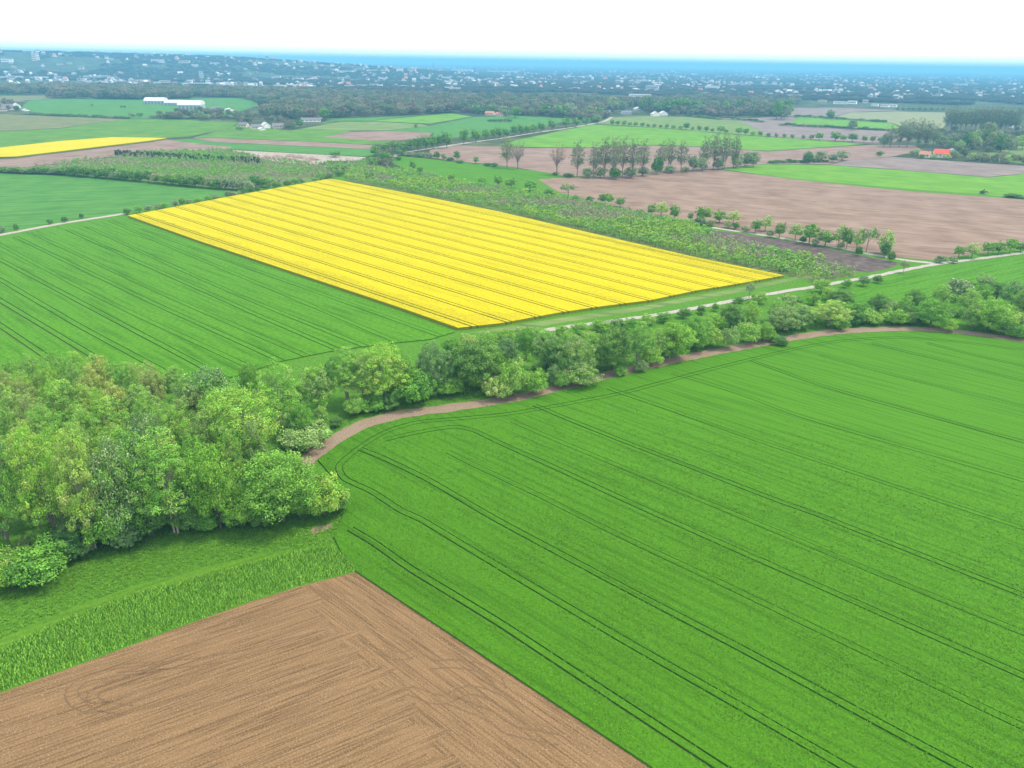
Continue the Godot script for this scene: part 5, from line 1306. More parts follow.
func cut_tracks(edge: PackedVector2Array, tracks: Array, gauge: float, step: float) -> Array:
	var e := edge
	if Geometry2D.is_polygon_clockwise(e): e.reverse()
	var polys := [e]
	for tr in tracks:
		var line: PackedVector2Array = smooth_line(tr[0], step) if tr[0].size() > 2 else tr[0].duplicate()
		var last := line.size() - 1
		line.append(line[last] + (line[last] - line[last - 1]).normalized() * 260.0)
		if tr[2]: line.insert(0, line[0] + (line[0] - line[1]).normalized() * 260.0)
		for s in [-1, 1]:
			var w: float = tr[1] * (1.0 if s > 0 else 0.75)
			polys = cut(polys, ribbon_poly(beside(line, s * gauge * 0.5), w))
	return polys

func ribbon(p: PackedVector2Array, w: float, y: float, wobble := 0.0) -> ArrayMesh:
	var v := PackedVector3Array()
	var n := PackedVector3Array()
	var uv := PackedVector2Array()
	var idx := PackedInt32Array()
	var run := 0.0
	for i in p.size():
		var d := (p[min(i + 1, p.size() - 1)] - p[max(i - 1, 0)]).normalized()
		var s := Vector2(-d.y, d.x)
		if i > 0: run += p[i].distance_to(p[i - 1])
		var a := p[i] + s * (w * 0.5 + rng.randf_range(-wobble, wobble))
		var b := p[i] - s * (w * 0.5 + rng.randf_range(-wobble, wobble))
		v.append_array([Vector3(a.x, y, a.y), Vector3(b.x, y, b.y)])
		n.append_array([Vector3.UP, Vector3.UP])
		uv.append_array([Vector2(run, w * 0.5), Vector2(run, -w * 0.5)])
		if i > 0:
			var k := i * 2
			idx.append_array([k - 2, k, k - 1, k - 1, k, k + 1])
	return arrays_mesh(v, n, null, uv, uv, idx)

# ---------------------------------------------------------------- plants
func tube(v: PackedVector3Array, n: PackedVector3Array, idx: PackedInt32Array, pts: Array, r0: float, r1: float, sides := 5) -> void:
	var b := v.size()
	for i in pts.size():
		var p: Vector3 = pts[i]
		var d: Vector3 = (pts[min(i + 1, pts.size() - 1)] - pts[max(i - 1, 0)]).normalized()
		var u := d.cross(Vector3(0.37, 0.1, 0.92)).normalized()
		var w := d.cross(u)
		var r := lerpf(r0, r1, float(i) / (pts.size() - 1))
		for k in sides:
			var a := TAU * k / sides
			var o := u * cos(a) + w * sin(a)
			v.append(p + o * r)
			n.append(o)
	for i in pts.size() - 1:
		for k in sides:
			var k2 := (k + 1) % sides
			var a := b + i * sides
			idx.append_array([a + k, a + sides + k, a + k2, a + k2, a + sides + k, a + sides + k2])

func rand_dir() -> Vector3:
	var z := rng.randf_range(-1, 1)
	var a := rng.randf() * TAU
	var s := sqrt(1 - z * z)
	return Vector3(s * cos(a), z, s * sin(a))

# d: h height, w width, base (crown start, share of h), n clumps, m leaves each, leaf size, cr clump radius share, stems, limbs, cols palette, flat (share of leaves of second colour)
func make_kind(key: String, d: Dictionary) -> void:
	rng.seed = hash(key)
	var h: float = d.h
	var w: float = d.w
	var y0: float = h * d.base
	var yc := (h + y0) * 0.5
	var ry := (h - y0) * 0.5
	var rx := w * 0.5
	var bump := FastNoiseLite.new()
	bump.seed = hash(key) % 1000
	bump.frequency = 1.1
	var v := PackedVector3Array()
	var n := PackedVector3Array()
	var c := PackedColorArray()
	var idx := PackedInt32Array()
	var clumps := []
	var top: float = d.get("top", 1.0)
	for i in int(d.n):
		var o := rand_dir()
		if o.y < -0.55: o.y *= 0.5
		var env: float = 1.0 + d.get("rough", 0.38) * bump.get_noise_3dv(o * 1.7 + Vector3(3, 1, 7))
		var r := pow(rng.randf_range(0.12, 1.0), 0.42) * env
		var narrow := lerpf(1.0, top, clampf(o.y, 0, 1))
		var cr: float = d.cr * rx * rng.randf_range(0.65, 1.35)
		var p := Vector3(o.x * narrow * (rx - cr * 0.6) * r, yc + o.y * (ry - cr * 0.6) * r, o.z * narrow * (rx - cr * 0.6) * r)
		clumps.append([p, cr, o])
	var cols: Array = d.cols
	for q in clumps:
		var p: Vector3 = q[0]
		var tone := rng.randf_range(0.8, 1.2)
		var base: Color = cols[rng.randi() % cols.size()]
		for j in int(d.m * rng.randf_range(0.7, 1.3)):
			var o: Vector3 = (rand_dir() + q[2] * 0.45).normalized()
			var at: Vector3 = p + Vector3(o.x, o.y * 0.8, o.z) * q[1] * pow(rng.randf_range(0.25, 1.1), 0.5)
			if at.y < h * 0.02: at.y = h * 0.02 + rng.randf() * 0.3
			var nn := (o * 0.9 + rand_dir() * 0.75 + Vector3(0, 0.25, 0)).normalized()
			var u := nn.cross(rand_dir()).normalized()
			var t := nn.cross(u)
			var s: float = d.leaf * rng.randf_range(0.55, 1.35)
			var k := v.size()
			v.append_array([at - u * s, at - t * s * 0.55, at + u * s, at + t * s * 0.55])
			for z in 4: n.append(nn)
			var cc := base
			if d.has("fleck") and rng.randf() < d.fleck: cc = d.fleck_col
			var f := 1.14 * tone * rng.randf_range(0.76, 1.24)
			cc = Color(cc.r * f * rng.randf_range(0.9, 1.12), cc.g * f, cc.b * f)
			for z in 4: c.append(cc)
			idx.append_array([k, k + 1, k + 2, k, k + 2, k + 3])
	var crown := arrays_mesh(v, n, c, null, null, idx)
	# wood
	var tv := PackedVector3Array()
	var tn := PackedVector3Array()
	var ti := PackedInt32Array()
	var stems: int = d.get("stems", 1)
	var tr: float = d.get("trunk", h * 0.018)
	for sI in stems:
		var lean := Vector3(rng.randf_range(-1, 1), 0, rng.randf_range(-1, 1)) * (0.05 * h if stems == 1 else 0.16 * w)
		var foot := Vector3.ZERO if stems == 1 else lean * 0.35
		var topp := Vector3(lean.x, y0 + (h - y0) * 0.72, lean.z)
		var pts := []
		for i in 6:
			var f := i / 5.0
			pts.append(foot.lerp(topp, f) + Vector3(rng.randf_range(-1, 1), 0, rng.randf_range(-1, 1)) * 0.012 * h * f)
		tube(tv, tn, ti, pts, tr / sqrt(stems), tr * 0.25, 6)
		for i in int(d.limbs / stems):
			var q = clumps[rng.randi() % clumps.size()]
			var f := rng.randf_range(0.25, 0.9)
			var a: Vector3 = pts[0].lerp(pts[5], f)
			var e: Vector3 = q[0] + q[2] * q[1] * 0.5
			if e.y < a.y: a = pts[0].lerp(pts[5], f * 0.4)
			var mid := a.lerp(e, 0.5) + Vector3(0, -0.08 * a.distance_to(e), 0)
			tube(tv, tn, ti, [a, mid, e], tr * 0.32 * (1.1 - f), tr * 0.05, 4)
			if d.get("twigs", 0) > 0:
				for z in int(d.twigs):
					var g := a.lerp(e, rng.randf_range(0.4, 1.0))
					var e2: Vector3 = g + (rand_dir() + q[2] + Vector3(0, 0.5, 0)).normalized() * rx * rng.randf_range(0.2, 0.5)
					tube(tv, tn, ti, [g, e2], tr * 0.08, tr * 0.03, 3)
	var trunk := arrays_mesh(tv, tn, null, null, null, ti)
	kinds[key] = {"crown": crown, "trunk": trunk, "h": h, "w": w, "mat": d.mat, "bark": d.get("bark", "bark"), "desc": d.desc}

func plant(called: String, row: Array, label: String, category: String, group: String, sink := 0.0) -> Node3D:
	var k: Dictionary = kinds[row[4]]
	var o := Node3D.new()
	o.position = Vector3(row[0], -sink, row[1])
	o.rotation.y = rng.randf() * TAU
	var s: float = row[3] / k.w
	o.scale = Vector3(s, row[2] / k.h, s)
	put(o, called, label, category, group)
	part(o, "trunk" if category == "tree" else "stem", k.trunk, mats[k.bark])
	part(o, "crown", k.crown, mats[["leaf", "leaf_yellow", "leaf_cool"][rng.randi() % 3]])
	return o

func plant_all(called: String, rows: Array, noun: String, place: String, category: String, group: String) -> void:
	rng.seed = hash(called)
	for i in rows.size():
		var k: Dictionary = kinds[rows[i][4]]
		plant(called, rows[i], "%s %s, %s from the left %s" % [k.desc, noun, ordinal(i + 1), place], category, group)

func multi(called: String, mesh: Mesh, m: Material, tf: Array, cols: Array, label: String, category: String) -> void:
	var mm := MultiMesh.new()
	mm.transform_format = MultiMesh.TRANSFORM_3D
	mm.use_colors = cols.size() > 0
	mm.mesh = mesh
	mm.instance_count = tf.size()
	for i in tf.size():
		mm.set_instance_transform(i, tf[i])
		if cols.size(): mm.set_instance_color(i, cols[i])
	var o := MultiMeshInstance3D.new()
	o.multimesh = mm
	o.material_override = m
	put(o, called, label, category, "", "stuff")

# a tuft of blades, h tall
func tuft_mesh(blades: int, h: float, spread: float, width: float, s: int) -> ArrayMesh:
	rng.seed = s
	var v := PackedVector3Array()
	var n := PackedVector3Array()
	var c := PackedColorArray()
	var idx := PackedInt32Array()
	for i in blades:
		var a := rng.randf() * TAU
		var dir := Vector3(cos(a), 0, sin(a))
		var side := Vector3(-dir.z, 0, dir.x) * width * rng.randf_range(0.7, 1.2)
		var foot := dir * spread * rng.randf_range(0.0, 0.5)
		var hh := h * rng.randf_range(0.65, 1.0)
		var mid := foot + dir * spread * 0.35 + Vector3(0, hh * 0.6, 0)
		var tip := foot + dir * spread * rng.randf_range(0.6, 1.2) + Vector3(0, hh, 0)
		var nn := (Vector3(0, 1.0, 0) + dir * 0.5).normalized()
		var k := v.size()
		v.append_array([foot - side, foot + side, mid + side * 0.9, mid - side * 0.9, tip])
		var f := rng.randf_range(0.8, 1.2)
		for z in 5:
			n.append(nn)
			c.append(Color(f, f, f))
		idx.append_array([k, k + 1, k + 2, k, k + 2, k + 3, k + 3, k + 2, k + 4])
	return arrays_mesh(v, n, c, null, null, idx)

func scatter(polys: Array, heading: float, along: float, across: float, jitter: float, y: float, smin: float, smax: float, base: Array, far: float, vary: FastNoiseLite, tf: Array, cols: Array) -> void:
	for poly: PackedVector2Array in polys:
		var r := PackedVector2Array()
		var lo := Vector2(1e9, 1e9)
		var hi := -lo
		for p in poly:
			var q := turned(p, heading)
			r.append(q)
			lo = lo.min(q)
			hi = hi.max(q)
		var a := ceilf(lo.y / across) * across
		while a < hi.y:
			var x := lo.x + rng.randf() * along
			while x < hi.x:
				var q := Vector2(x + rng.randf_range(-jitter, jitter) * along, a + rng.randf_range(-jitter, jitter) * across)
				x += along
				var w := q.rotated(heading)
				var dist := w.length()
				if w.y > -30.0 or absf(w.x) > -w.y * 0.95 + 25.0: continue
				if dist > far * 0.55 and rng.randf() > (far - dist) / (far * 0.45): continue
				if not Geometry2D.is_point_in_polygon(q, r): continue
				var nv := vary.get_noise_2d(w.x, w.y)
				var s := rng.randf_range(smin, smax) * (1.0 + 0.25 * nv)
				var b := Basis(Vector3.UP, rng.randf() * TAU).scaled(Vector3(s, s, s))
				tf.append(Transform3D(b, Vector3(w.x, y, w.y)))
				var f := rng.randf_range(0.8, 1.2) * (1.0 + 0.18 * nv)
				var bc: Color = base[rng.randi() % base.size()]
				cols.append(Color(bc.r * f, bc.g * f, bc.b * f))
			a += across

# ---------------------------------------------------------------- buildings
func box(v: PackedVector3Array, n: PackedVector3Array, idx: PackedInt32Array, lo: Vector3, hi: Vector3) -> void:
	for ax in 3:
		for s in [0, 1]:
			var k := v.size()
			var u := (ax + 1) % 3
			var w := (ax + 2) % 3
			for q in [[0, 0], [1, 0], [1, 1], [0, 1]]:
				var p := Vector3.ZERO
				p[ax] = hi[ax] if s else lo[ax]
				p[u] = hi[u] if q[0] else lo[u]
				p[w] = hi[w] if q[1] else lo[w]
				v.append(p)
				var nn := Vector3.ZERO
				nn[ax] = 1.0 if s else -1.0
				n.append(nn)
			if s: idx.append_array([k, k + 2, k + 1, k, k + 3, k + 2])
			else: idx.append_array([k, k + 1, k + 2, k, k + 2, k + 3])

func box_mesh(lo: Vector3, hi: Vector3) -> ArrayMesh:
	var v := PackedVector3Array()
	var n := PackedVector3Array()
	var idx := PackedInt32Array()
	box(v, n, idx, lo, hi)
	return arrays_mesh(v, n, null, null, null, idx)

func flat_mesh(tris: Array) -> ArrayMesh:
	var v := PackedVector3Array()
	var n := PackedVector3Array()
	for t in tris:
		var nn: Vector3 = (t[2] - t[0]).cross(t[1] - t[0]).normalized()
		for p in t:
			v.append(p)
			n.append(nn)
	return arrays_mesh(v, n)

func quad(a: Vector3, b: Vector3, c: Vector3, d: Vector3) -> Array:
	return [[a, b, c], [a, c, d]]

# gabled house: width along x, depth along z, ridge along x
func house(at: Vector3, turn: float, w: float, h: float, dep: float, wall: String, roof: String, called: String, label: String, group := "") -> void:
	var o := Node3D.new()
	o.position = at
	o.rotation.y = turn
	put(o, called, label, "building" if not called.contains("house") else "house", group)
	var e := h * 0.52
	var x := w * 0.5
	var z := dep * 0.5
	var body := []
	body += quad(Vector3(-x, -0.3, z), Vector3(-x, e, z), Vector3(x, e, z), Vector3(x, -0.3, z))
	body += quad(Vector3(x, -0.3, -z), Vector3(x, e, -z), Vector3(-x, e, -z), Vector3(-x, -0.3, -z))
	for s in [-1, 1]:
		var X: float = s * x
		body += quad(Vector3(X, -0.3, -s * -z), Vector3(X, e, z * s), Vector3(X, e, -z * s), Vector3(X, -0.3, -z * s))
		body.append([Vector3(X, e, z * s), Vector3(X, h - 0.25, 0), Vector3(X, e, -z * s)])
	part(o, "wall", flat_mesh(body), mats[wall])
	var ov := 0.5
	var rf := []
	var drop := ov * (h - e) / z
	for s in [-1, 1]:
		rf += quad(Vector3(-x - ov, h, 0), Vector3(x + ov, h, 0), Vector3(x + ov, e - drop, s * (z + ov)), Vector3(-x - ov, e - drop, s * (z + ov)))
		rf += quad(Vector3(-x - ov, h - 0.25, 0), Vector3(x + ov, h - 0.25, 0), Vector3(x + ov, e - drop - 0.25, s * (z + ov)), Vector3(-x - ov, e - drop - 0.25, s * (z + ov)))
		rf += quad(Vector3(-x - ov, e - drop, s * (z + ov)), Vector3(x + ov, e - drop, s * (z + ov)), Vector3(x + ov, e - drop - 0.25, s * (z + ov)), Vector3(-x - ov, e - drop - 0.25, s * (z + ov)))
	var r := part(o, "roof", flat_mesh(rf), mats[roof])
	part(r, "chimney", box_mesh(Vector3(x * 0.4, h - 0.8, -0.45), Vector3(x * 0.4 + 0.8, h + 0.9, 0.45)), mats["brick"])
	var nw := clampi(int(w / 3.0), 1, 5)
	for i in nw:
		var cx := -x + w * (i + 0.5) / nw
		part(o, "window", box_mesh(Vector3(cx - 0.55, e * 0.4, z - 0.05), Vector3(cx + 0.55, e * 0.4 + 1.3, z + 0.06)), mats["glass"])
	part(o, "door", box_mesh(Vector3(x + -0.05, -0.1, -0.6), Vector3(x + 0.07, 2.0, 0.6)), mats["dark_wood"])

# vaulted hall
func hall(at: Vector3, turn: float, w: float, h: float, dep: float, label: String) -> void:
	var o := Node3D.new()
	o.position = at
	o.rotation.y = turn
	put(o, "vaulted_hall", label, "hall", "white vaulted halls")
	var e := h * 0.5
	part(o, "wall", box_mesh(Vector3(-w * 0.5, -0.3, -dep * 0.5), Vector3(w * 0.5, e, dep * 0.5)), mats["hall_wall"])
	var tris := []
	var seg := 14
	var prev := Vector2(-dep * 0.5 - 0.4, e + 0.02)
	for i in range(1, seg + 1):
		var a := PI * (1.0 - float(i) / seg)
		var cur := Vector2(cos(a) * (dep * 0.5 + 0.4), e + 0.02 + sin(a) * (h - e))
		tris += quad(Vector3(-w * 0.5 - 0.3, prev.y, prev.x), Vector3(-w * 0.5 - 0.3, cur.y, cur.x), Vector3(w * 0.5 + 0.3, cur.y, cur.x), Vector3(w * 0.5 + 0.3, prev.y, prev.x))
		for s in [-1, 1]:
			tris.append([Vector3(s * (w * 0.5 + 0.3), e + 0.02, 0), Vector3(s * (w * 0.5 + 0.3), prev.y, prev.x), Vector3(s * (w * 0.5 + 0.3), cur.y, cur.x)])
		prev = cur
	part(o, "roof", flat_mesh(tris), mats["hall_white"])
	for i in 6:
		var cx := -w * 0.5 + w * (i + 0.5) / 6
		part(o, "gate", box_mesh(Vector3(cx - w * 0.05, -0.2, dep * 0.5 - 0.1), Vector3(cx + w * 0.05, e * 0.8, dep * 0.5 + 0.08)), mats["hall_gate"])

func _ready() -> void:
	rng.seed = 11
	# ------------------------------------------------ camera, sky, sun, exposure
	var cam := Camera3D.new()
	cam.fov = 56.7456
	cam.near = 0.5
	cam.far = 60000.0
	cam.position = Vector3(0, 85, 0)
	cam.basis = Basis.from_euler(Vector3(deg_to_rad(-24.3289), 0, 0)) * Basis(Vector3(0, 0, 1), deg_to_rad(0.89517))
	cam.name = "camera"
	add_child(cam)
	var env := Environment.new()
	env.tonemap_mode = Environment.TONE_MAPPER_LINEAR
	env.tonemap_exposure = 1.86
	env.background_mode = Environment.BG_SKY
	var sky := Sky.new()
	var sm := ProceduralSkyMaterial.new()
	sm.sky_top_color = lin(0.74, 0.84, 0.98)
	sm.sky_horizon_color = lin(1.06, 1.06, 1.05)
	sm.sky_curve = 0.5
	sm.ground_bottom_color = lin(0.2, 0.25, 0.15)
	sm.ground_horizon_color = lin(0.7, 0.85, 0.95)
	sm.sun_angle_max = 30.0
	sky.sky_material = sm
	env.sky = sky
	env.fog_enabled = true
	env.fog_density = 0.00018
	env.fog_light_color = lin(0.24, 0.67, 1.0)
	env.sdfgi_enabled = true
	env.ssao_enabled = true
	env.ssil_enabled = true
	var we := WorldEnvironment.new()
	we.environment = env
	we.name = "world"
	add_child(we)
	var sun := DirectionalLight3D.new()
	sun.name = "sun"
	sun.light_energy = 0.7
	sun.light_color = Color(1.0, 0.95, 0.86)
	sun.light_angular_distance = 8.0
	sun.shadow_enabled = true
	add_child(sun)
	# thin cloud: a broad soft sun from the right, high
	sun.look_at_from_position(Vector3.ZERO, -Vector3(0.55, 1.0, -0.12), Vector3.UP)
	materials()
	print("materials")
	setting()
	print("setting")
	make_kinds()
	print("kinds")
	plants()
	print("plants")
	buildings()
	distance()
	print("done")

func materials() -> void:
	var streak := noise_tex(5, 0.03, [[0.0, 0.45, 0.52, 0.42], [0.3, 0.76, 0.79, 0.74], [0.55, 0.97, 0.97, 0.97], [1.0, 1, 1, 1]], 1024, 4, 0.6)
	var streak_soil := noise_tex(6, 0.03, [[0.0, 0.55, 0.55, 0.55], [0.35, 0.8, 0.8, 0.8], [0.6, 1, 1, 1], [1.0, 1, 1, 1]], 1024, 5, 0.65)
	var wheat := noise_tex(1, 0.05, [[0.0, 0.046, 0.145, 0.005], [0.35, 0.075, 0.23, 0.008], [0.65, 0.09, 0.265, 0.01], [1.0, 0.125, 0.325, 0.016]], 2048, 5, 0.7)
	field_mat("wheat", 60.0, wheat, streak, 1400.0, 52.0, 9.0)
	field_mat("crop_mid", 60.0, noise_tex(2, 0.03, [[0.0, 0.06, 0.2, 0.008], [0.5, 0.088, 0.26, 0.011], [1.0, 0.12, 0.315, 0.016]], 1024, 4), streak, 1600.0, 90.0, 6.0)
	field_mat("crop_far", 150.0, noise_tex(3, 0.012, [[0.0, 0.07, 0.22, 0.035], [0.5, 0.09, 0.26, 0.045], [1.0, 0.12, 0.29, 0.055]], 512, 4), streak, 2400.0, 150.0)
	field_mat("crop_far2", 200.0, noise_tex(4, 0.012, [[0.0, 0.08, 0.2, 0.025], [0.5, 0.12, 0.27, 0.03], [1.0, 0.16, 0.3, 0.04]], 512, 4), streak, 2400.0, 150.0)
	field_mat("lime", 200.0, noise_tex(7, 0.012, [[0.0, 0.12, 0.29, 0.025], [0.5, 0.155, 0.35, 0.03], [1.0, 0.19, 0.39, 0.035]], 512, 4), streak, 2400.0, 150.0)
	field_mat("pale_green", 200.0, noise_tex(8, 0.012, [[0.0, 0.14, 0.23, 0.06], [0.5, 0.19, 0.28, 0.08], [1.0, 0.24, 0.31, 0.1]], 512, 4), streak, 2400.0, 150.0)
	field_mat("pale_straw", 200.0, noise_tex(9, 0.012, [[0.0, 0.24, 0.27, 0.13], [0.5, 0.29, 0.31, 0.16], [1.0, 0.34, 0.34, 0.19]], 512, 4), streak, 2400.0, 150.0)
	field_mat("olive", 200.0, noise_tex(10, 0.012, [[0.0, 0.14, 0.2, 0.06], [0.5, 0.2, 0.22, 0.09], [1.0, 0.26, 0.24, 0.12]], 512, 4), streak, 2400.0, 150.0)
	field_mat("soil_near", 40.0, noise_tex(12, 0.06, [[0.0, 0.14, 0.08, 0.036], [0.3, 0.25, 0.152, 0.072], [0.55, 0.32, 0.2, 0.1], [0.8, 0.4, 0.265, 0.14], [1.0, 0.56, 0.41, 0.24]], 2048, 5, 0.75), noise_tex(33, 0.045, [[0.0, 0.3, 0.28, 0.26], [0.3, 0.6, 0.59, 0.57], [0.48, 0.85, 0.85, 0.84], [0.62, 1, 1, 1], [1.0, 1, 1, 1]], 1024, 5, 0.75), 900.0, 22.0, 16.0)
	field_mat("soil_far", 180.0, noise_tex(13, 0.012, [[0.0, 0.24, 0.155, 0.11], [0.5, 0.31, 0.215, 0.16], [1.0, 0.37, 0.26, 0.2]], 512, 4), streak_soil, 1600.0, 160.0)
	field_mat("soil_pale", 220.0, noise_tex(14, 0.012, [[0.0, 0.25, 0.17, 0.13], [0.5, 0.31, 0.215, 0.17], [1.0, 0.36, 0.26, 0.21]], 512, 4), streak_soil, 1600.0, 200.0)
	field_mat("soil_grey", 220.0, noise_tex(15, 0.012, [[0.0, 0.22, 0.18, 0.16], [0.5, 0.28, 0.22, 0.2], [1.0, 0.33, 0.27, 0.24]], 512, 4), streak_soil, 1600.0, 200.0)
	field_mat("soil_dark", 60.0, noise_tex(16, 0.02, [[0.0, 0.09, 0.07, 0.062], [0.5, 0.14, 0.11, 0.098], [1.0, 0.2, 0.16, 0.14]], 512, 4), streak_soil, 600.0, 60.0)
	field_mat("gravel", 60.0, noise_tex(17, 0.03, [[0.0, 0.24, 0.19, 0.15], [0.5, 0.4, 0.34, 0.28], [0.75, 0.5, 0.45, 0.4], [1.0, 0.7, 0.68, 0.64]], 512, 4), null, 1, 1, 4.0)
	field_mat("mown", 30.0, noise_tex(18, 0.03, [[0.0, 0.08, 0.19, 0.015], [0.5, 0.12, 0.27, 0.02], [1.0, 0.16, 0.32, 0.03]], 1024, 4, 0.7), streak, 800.0, 24.0, 5.0)
	field_mat("meadow", 40.0, noise_tex(19, 0.03, [[0.0, 0.05, 0.15, 0.01], [0.45, 0.085, 0.23, 0.016], [0.75, 0.115, 0.28, 0.025], [1.0, 0.16, 0.33, 0.04]], 1024, 5, 0.7), null, 1, 1, 10.0)
	field_mat("nursery_grass", 90.0, noise_tex(20, 0.02, [[0.0, 0.09, 0.16, 0.04], [0.4, 0.14, 0.22, 0.055], [0.7, 0.19, 0.24, 0.08], [1.0, 0.24, 0.23, 0.11]], 1024, 5, 0.65), null, 1, 1, 5.0)
	field_mat("wood_floor", 40.0, noise_tex(21, 0.02, [[0.0, 0.05, 0.06, 0.025], [0.5, 0.08, 0.1, 0.035], [1.0, 0.11, 0.16, 0.045]], 512, 4), null, 1, 1, 6.0)
	field_mat("track", 16.0, noise_tex(22, 0.03, [[0.0, 0.22, 0.15, 0.1], [0.4, 0.33, 0.24, 0.17], [0.7, 0.42, 0.32, 0.235], [1.0, 0.52, 0.42, 0.32]], 1024, 5, 0.65), noise_tex(23, 0.02, [[0.0, 0.7, 0.72, 0.62], [0.4, 0.92, 0.92, 0.9], [1.0, 1, 1, 1]], 512, 3), 60.0, 6.0, 4.0)
	field_mat("road", 20.0, noise_tex(24, 0.03, [[0.0, 0.32, 0.3, 0.25], [0.5, 0.48, 0.45, 0.39], [1.0, 0.6, 0.57, 0.52]], 512, 5, 0.65), noise_tex(23, 0.02, [[0.0, 0.72, 0.74, 0.62], [0.4, 0.92, 0.92, 0.9], [1.0, 1, 1, 1]], 512, 3), 90.0, 8.0, 2.0)
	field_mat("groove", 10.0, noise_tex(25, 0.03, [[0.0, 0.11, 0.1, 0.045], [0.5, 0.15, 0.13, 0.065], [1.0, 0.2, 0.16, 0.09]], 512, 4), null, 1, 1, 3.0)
	field_mat("rape", 70.0, noise_tex(26, 0.04, [[0.0, 0.3, 0.31, 0.012], [0.25, 0.52, 0.46, 0.006], [0.5, 0.63, 0.525, 0.003], [1.0, 0.71, 0.6, 0.006]], 1024, 5, 0.7), noise_tex(27, 0.02, [[0.0, 0.7, 0.78, 0.7], [0.3, 0.92, 0.94, 0.9], [0.6, 1, 1, 1], [1.0, 1, 1, 1]], 512, 4, 0.6), 700.0, 70.0, 12.0)
	field_mat("rape_thin", 50.0, noise_tex(28, 0.035, [[0.0, 0.26, 0.29, 0.012], [0.3, 0.42, 0.38, 0.01], [0.5, 0.57, 0.47, 0.006], [1.0, 0.68, 0.56, 0.006]], 1024, 5, 0.7), noise_tex(27, 0.02, [[0.0, 0.7, 0.78, 0.7], [0.3, 0.92, 0.94, 0.9], [0.6, 1, 1, 1], [1.0, 1, 1, 1]], 512, 4, 0.6), 700.0, 50.0, 10.0)
	field_mat("wheat_stems", 10.0, noise_tex(30, 0.05, [[0.0, 0.05, 0.16, 0.012], [0.5, 0.065, 0.2, 0.016], [1.0, 0.09, 0.25, 0.025]], 512, 4), null, 1, 1)
	field_mat("rape_stems", 10.0, noise_tex(31, 0.05, [[0.0, 0.17, 0.24, 0.02], [0.5, 0.26, 0.29, 0.022], [1.0, 0.42, 0.37, 0.02]], 512, 4), null, 1, 1)
	field_mat("tyre", 8.0, noise_tex(34, 0.06, [[0.0, 0.15, 0.09, 0.045], [0.5, 0.21, 0.13, 0.068], [1.0, 0.3, 0.19, 0.1]], 512, 4), null, 1, 1, 6.0)
	field_mat("plain", 900.0, noise_tex(29, 0.01, [[0.0, 0.035, 0.06, 0.025], [0.45, 0.06, 0.085, 0.035], [0.65, 0.1, 0.12, 0.055], [0.8, 0.11, 0.16, 0.06], [1.0, 0.2, 0.17, 0.12]], 1024, 5, 0.6), null, 1, 1)
	for q in [["bark", 0.12, 0.1, 0.075], ["bark_pale", 0.3, 0.27, 0.22], ["bark_grey", 0.2, 0.18, 0.16], ["brick", 0.3, 0.12, 0.08], ["glass", 0.03, 0.04, 0.05], ["dark_wood", 0.08, 0.055, 0.04], ["hall_wall", 0.35, 0.42, 0.5], ["hall_white", 0.66, 0.66, 0.65], ["hall_gate", 0.2, 0.24, 0.3], ["white_wall", 0.8, 0.79, 0.75], ["cream_wall", 0.62, 0.55, 0.43], ["grey_roof", 0.16, 0.155, 0.16], ["red_roof", 0.55, 0.085, 0.05], ["pink_roof", 0.42, 0.19, 0.14], ["blue_roof", 0.14, 0.17, 0.24], ["flat_roof", 0.42, 0.42, 0.42], ["town_white", 0.82, 0.82, 0.8], ["town_grey", 0.5, 0.5, 0.5], ["town_red", 0.4, 0.2, 0.15], ["spire", 0.08, 0.1, 0.1], ["soil_heap", 0.26, 0.2, 0.16]]:
		plain_mat(q[0], lin(q[1], q[2], q[3]))
	mats["glass"].roughness = 0.15
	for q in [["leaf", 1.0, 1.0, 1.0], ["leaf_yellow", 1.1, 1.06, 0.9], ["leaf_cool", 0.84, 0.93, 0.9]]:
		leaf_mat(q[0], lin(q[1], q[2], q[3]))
	plain_mat("clod", lin(TONE, TONE, TONE), 1.0).vertex_color_use_as_albedo = true
	plain_mat("tinted", Color(1, 1, 1)).vertex_color_use_as_albedo = true
	leaf_mat("blade", Color(1, 1, 1), 0.4)

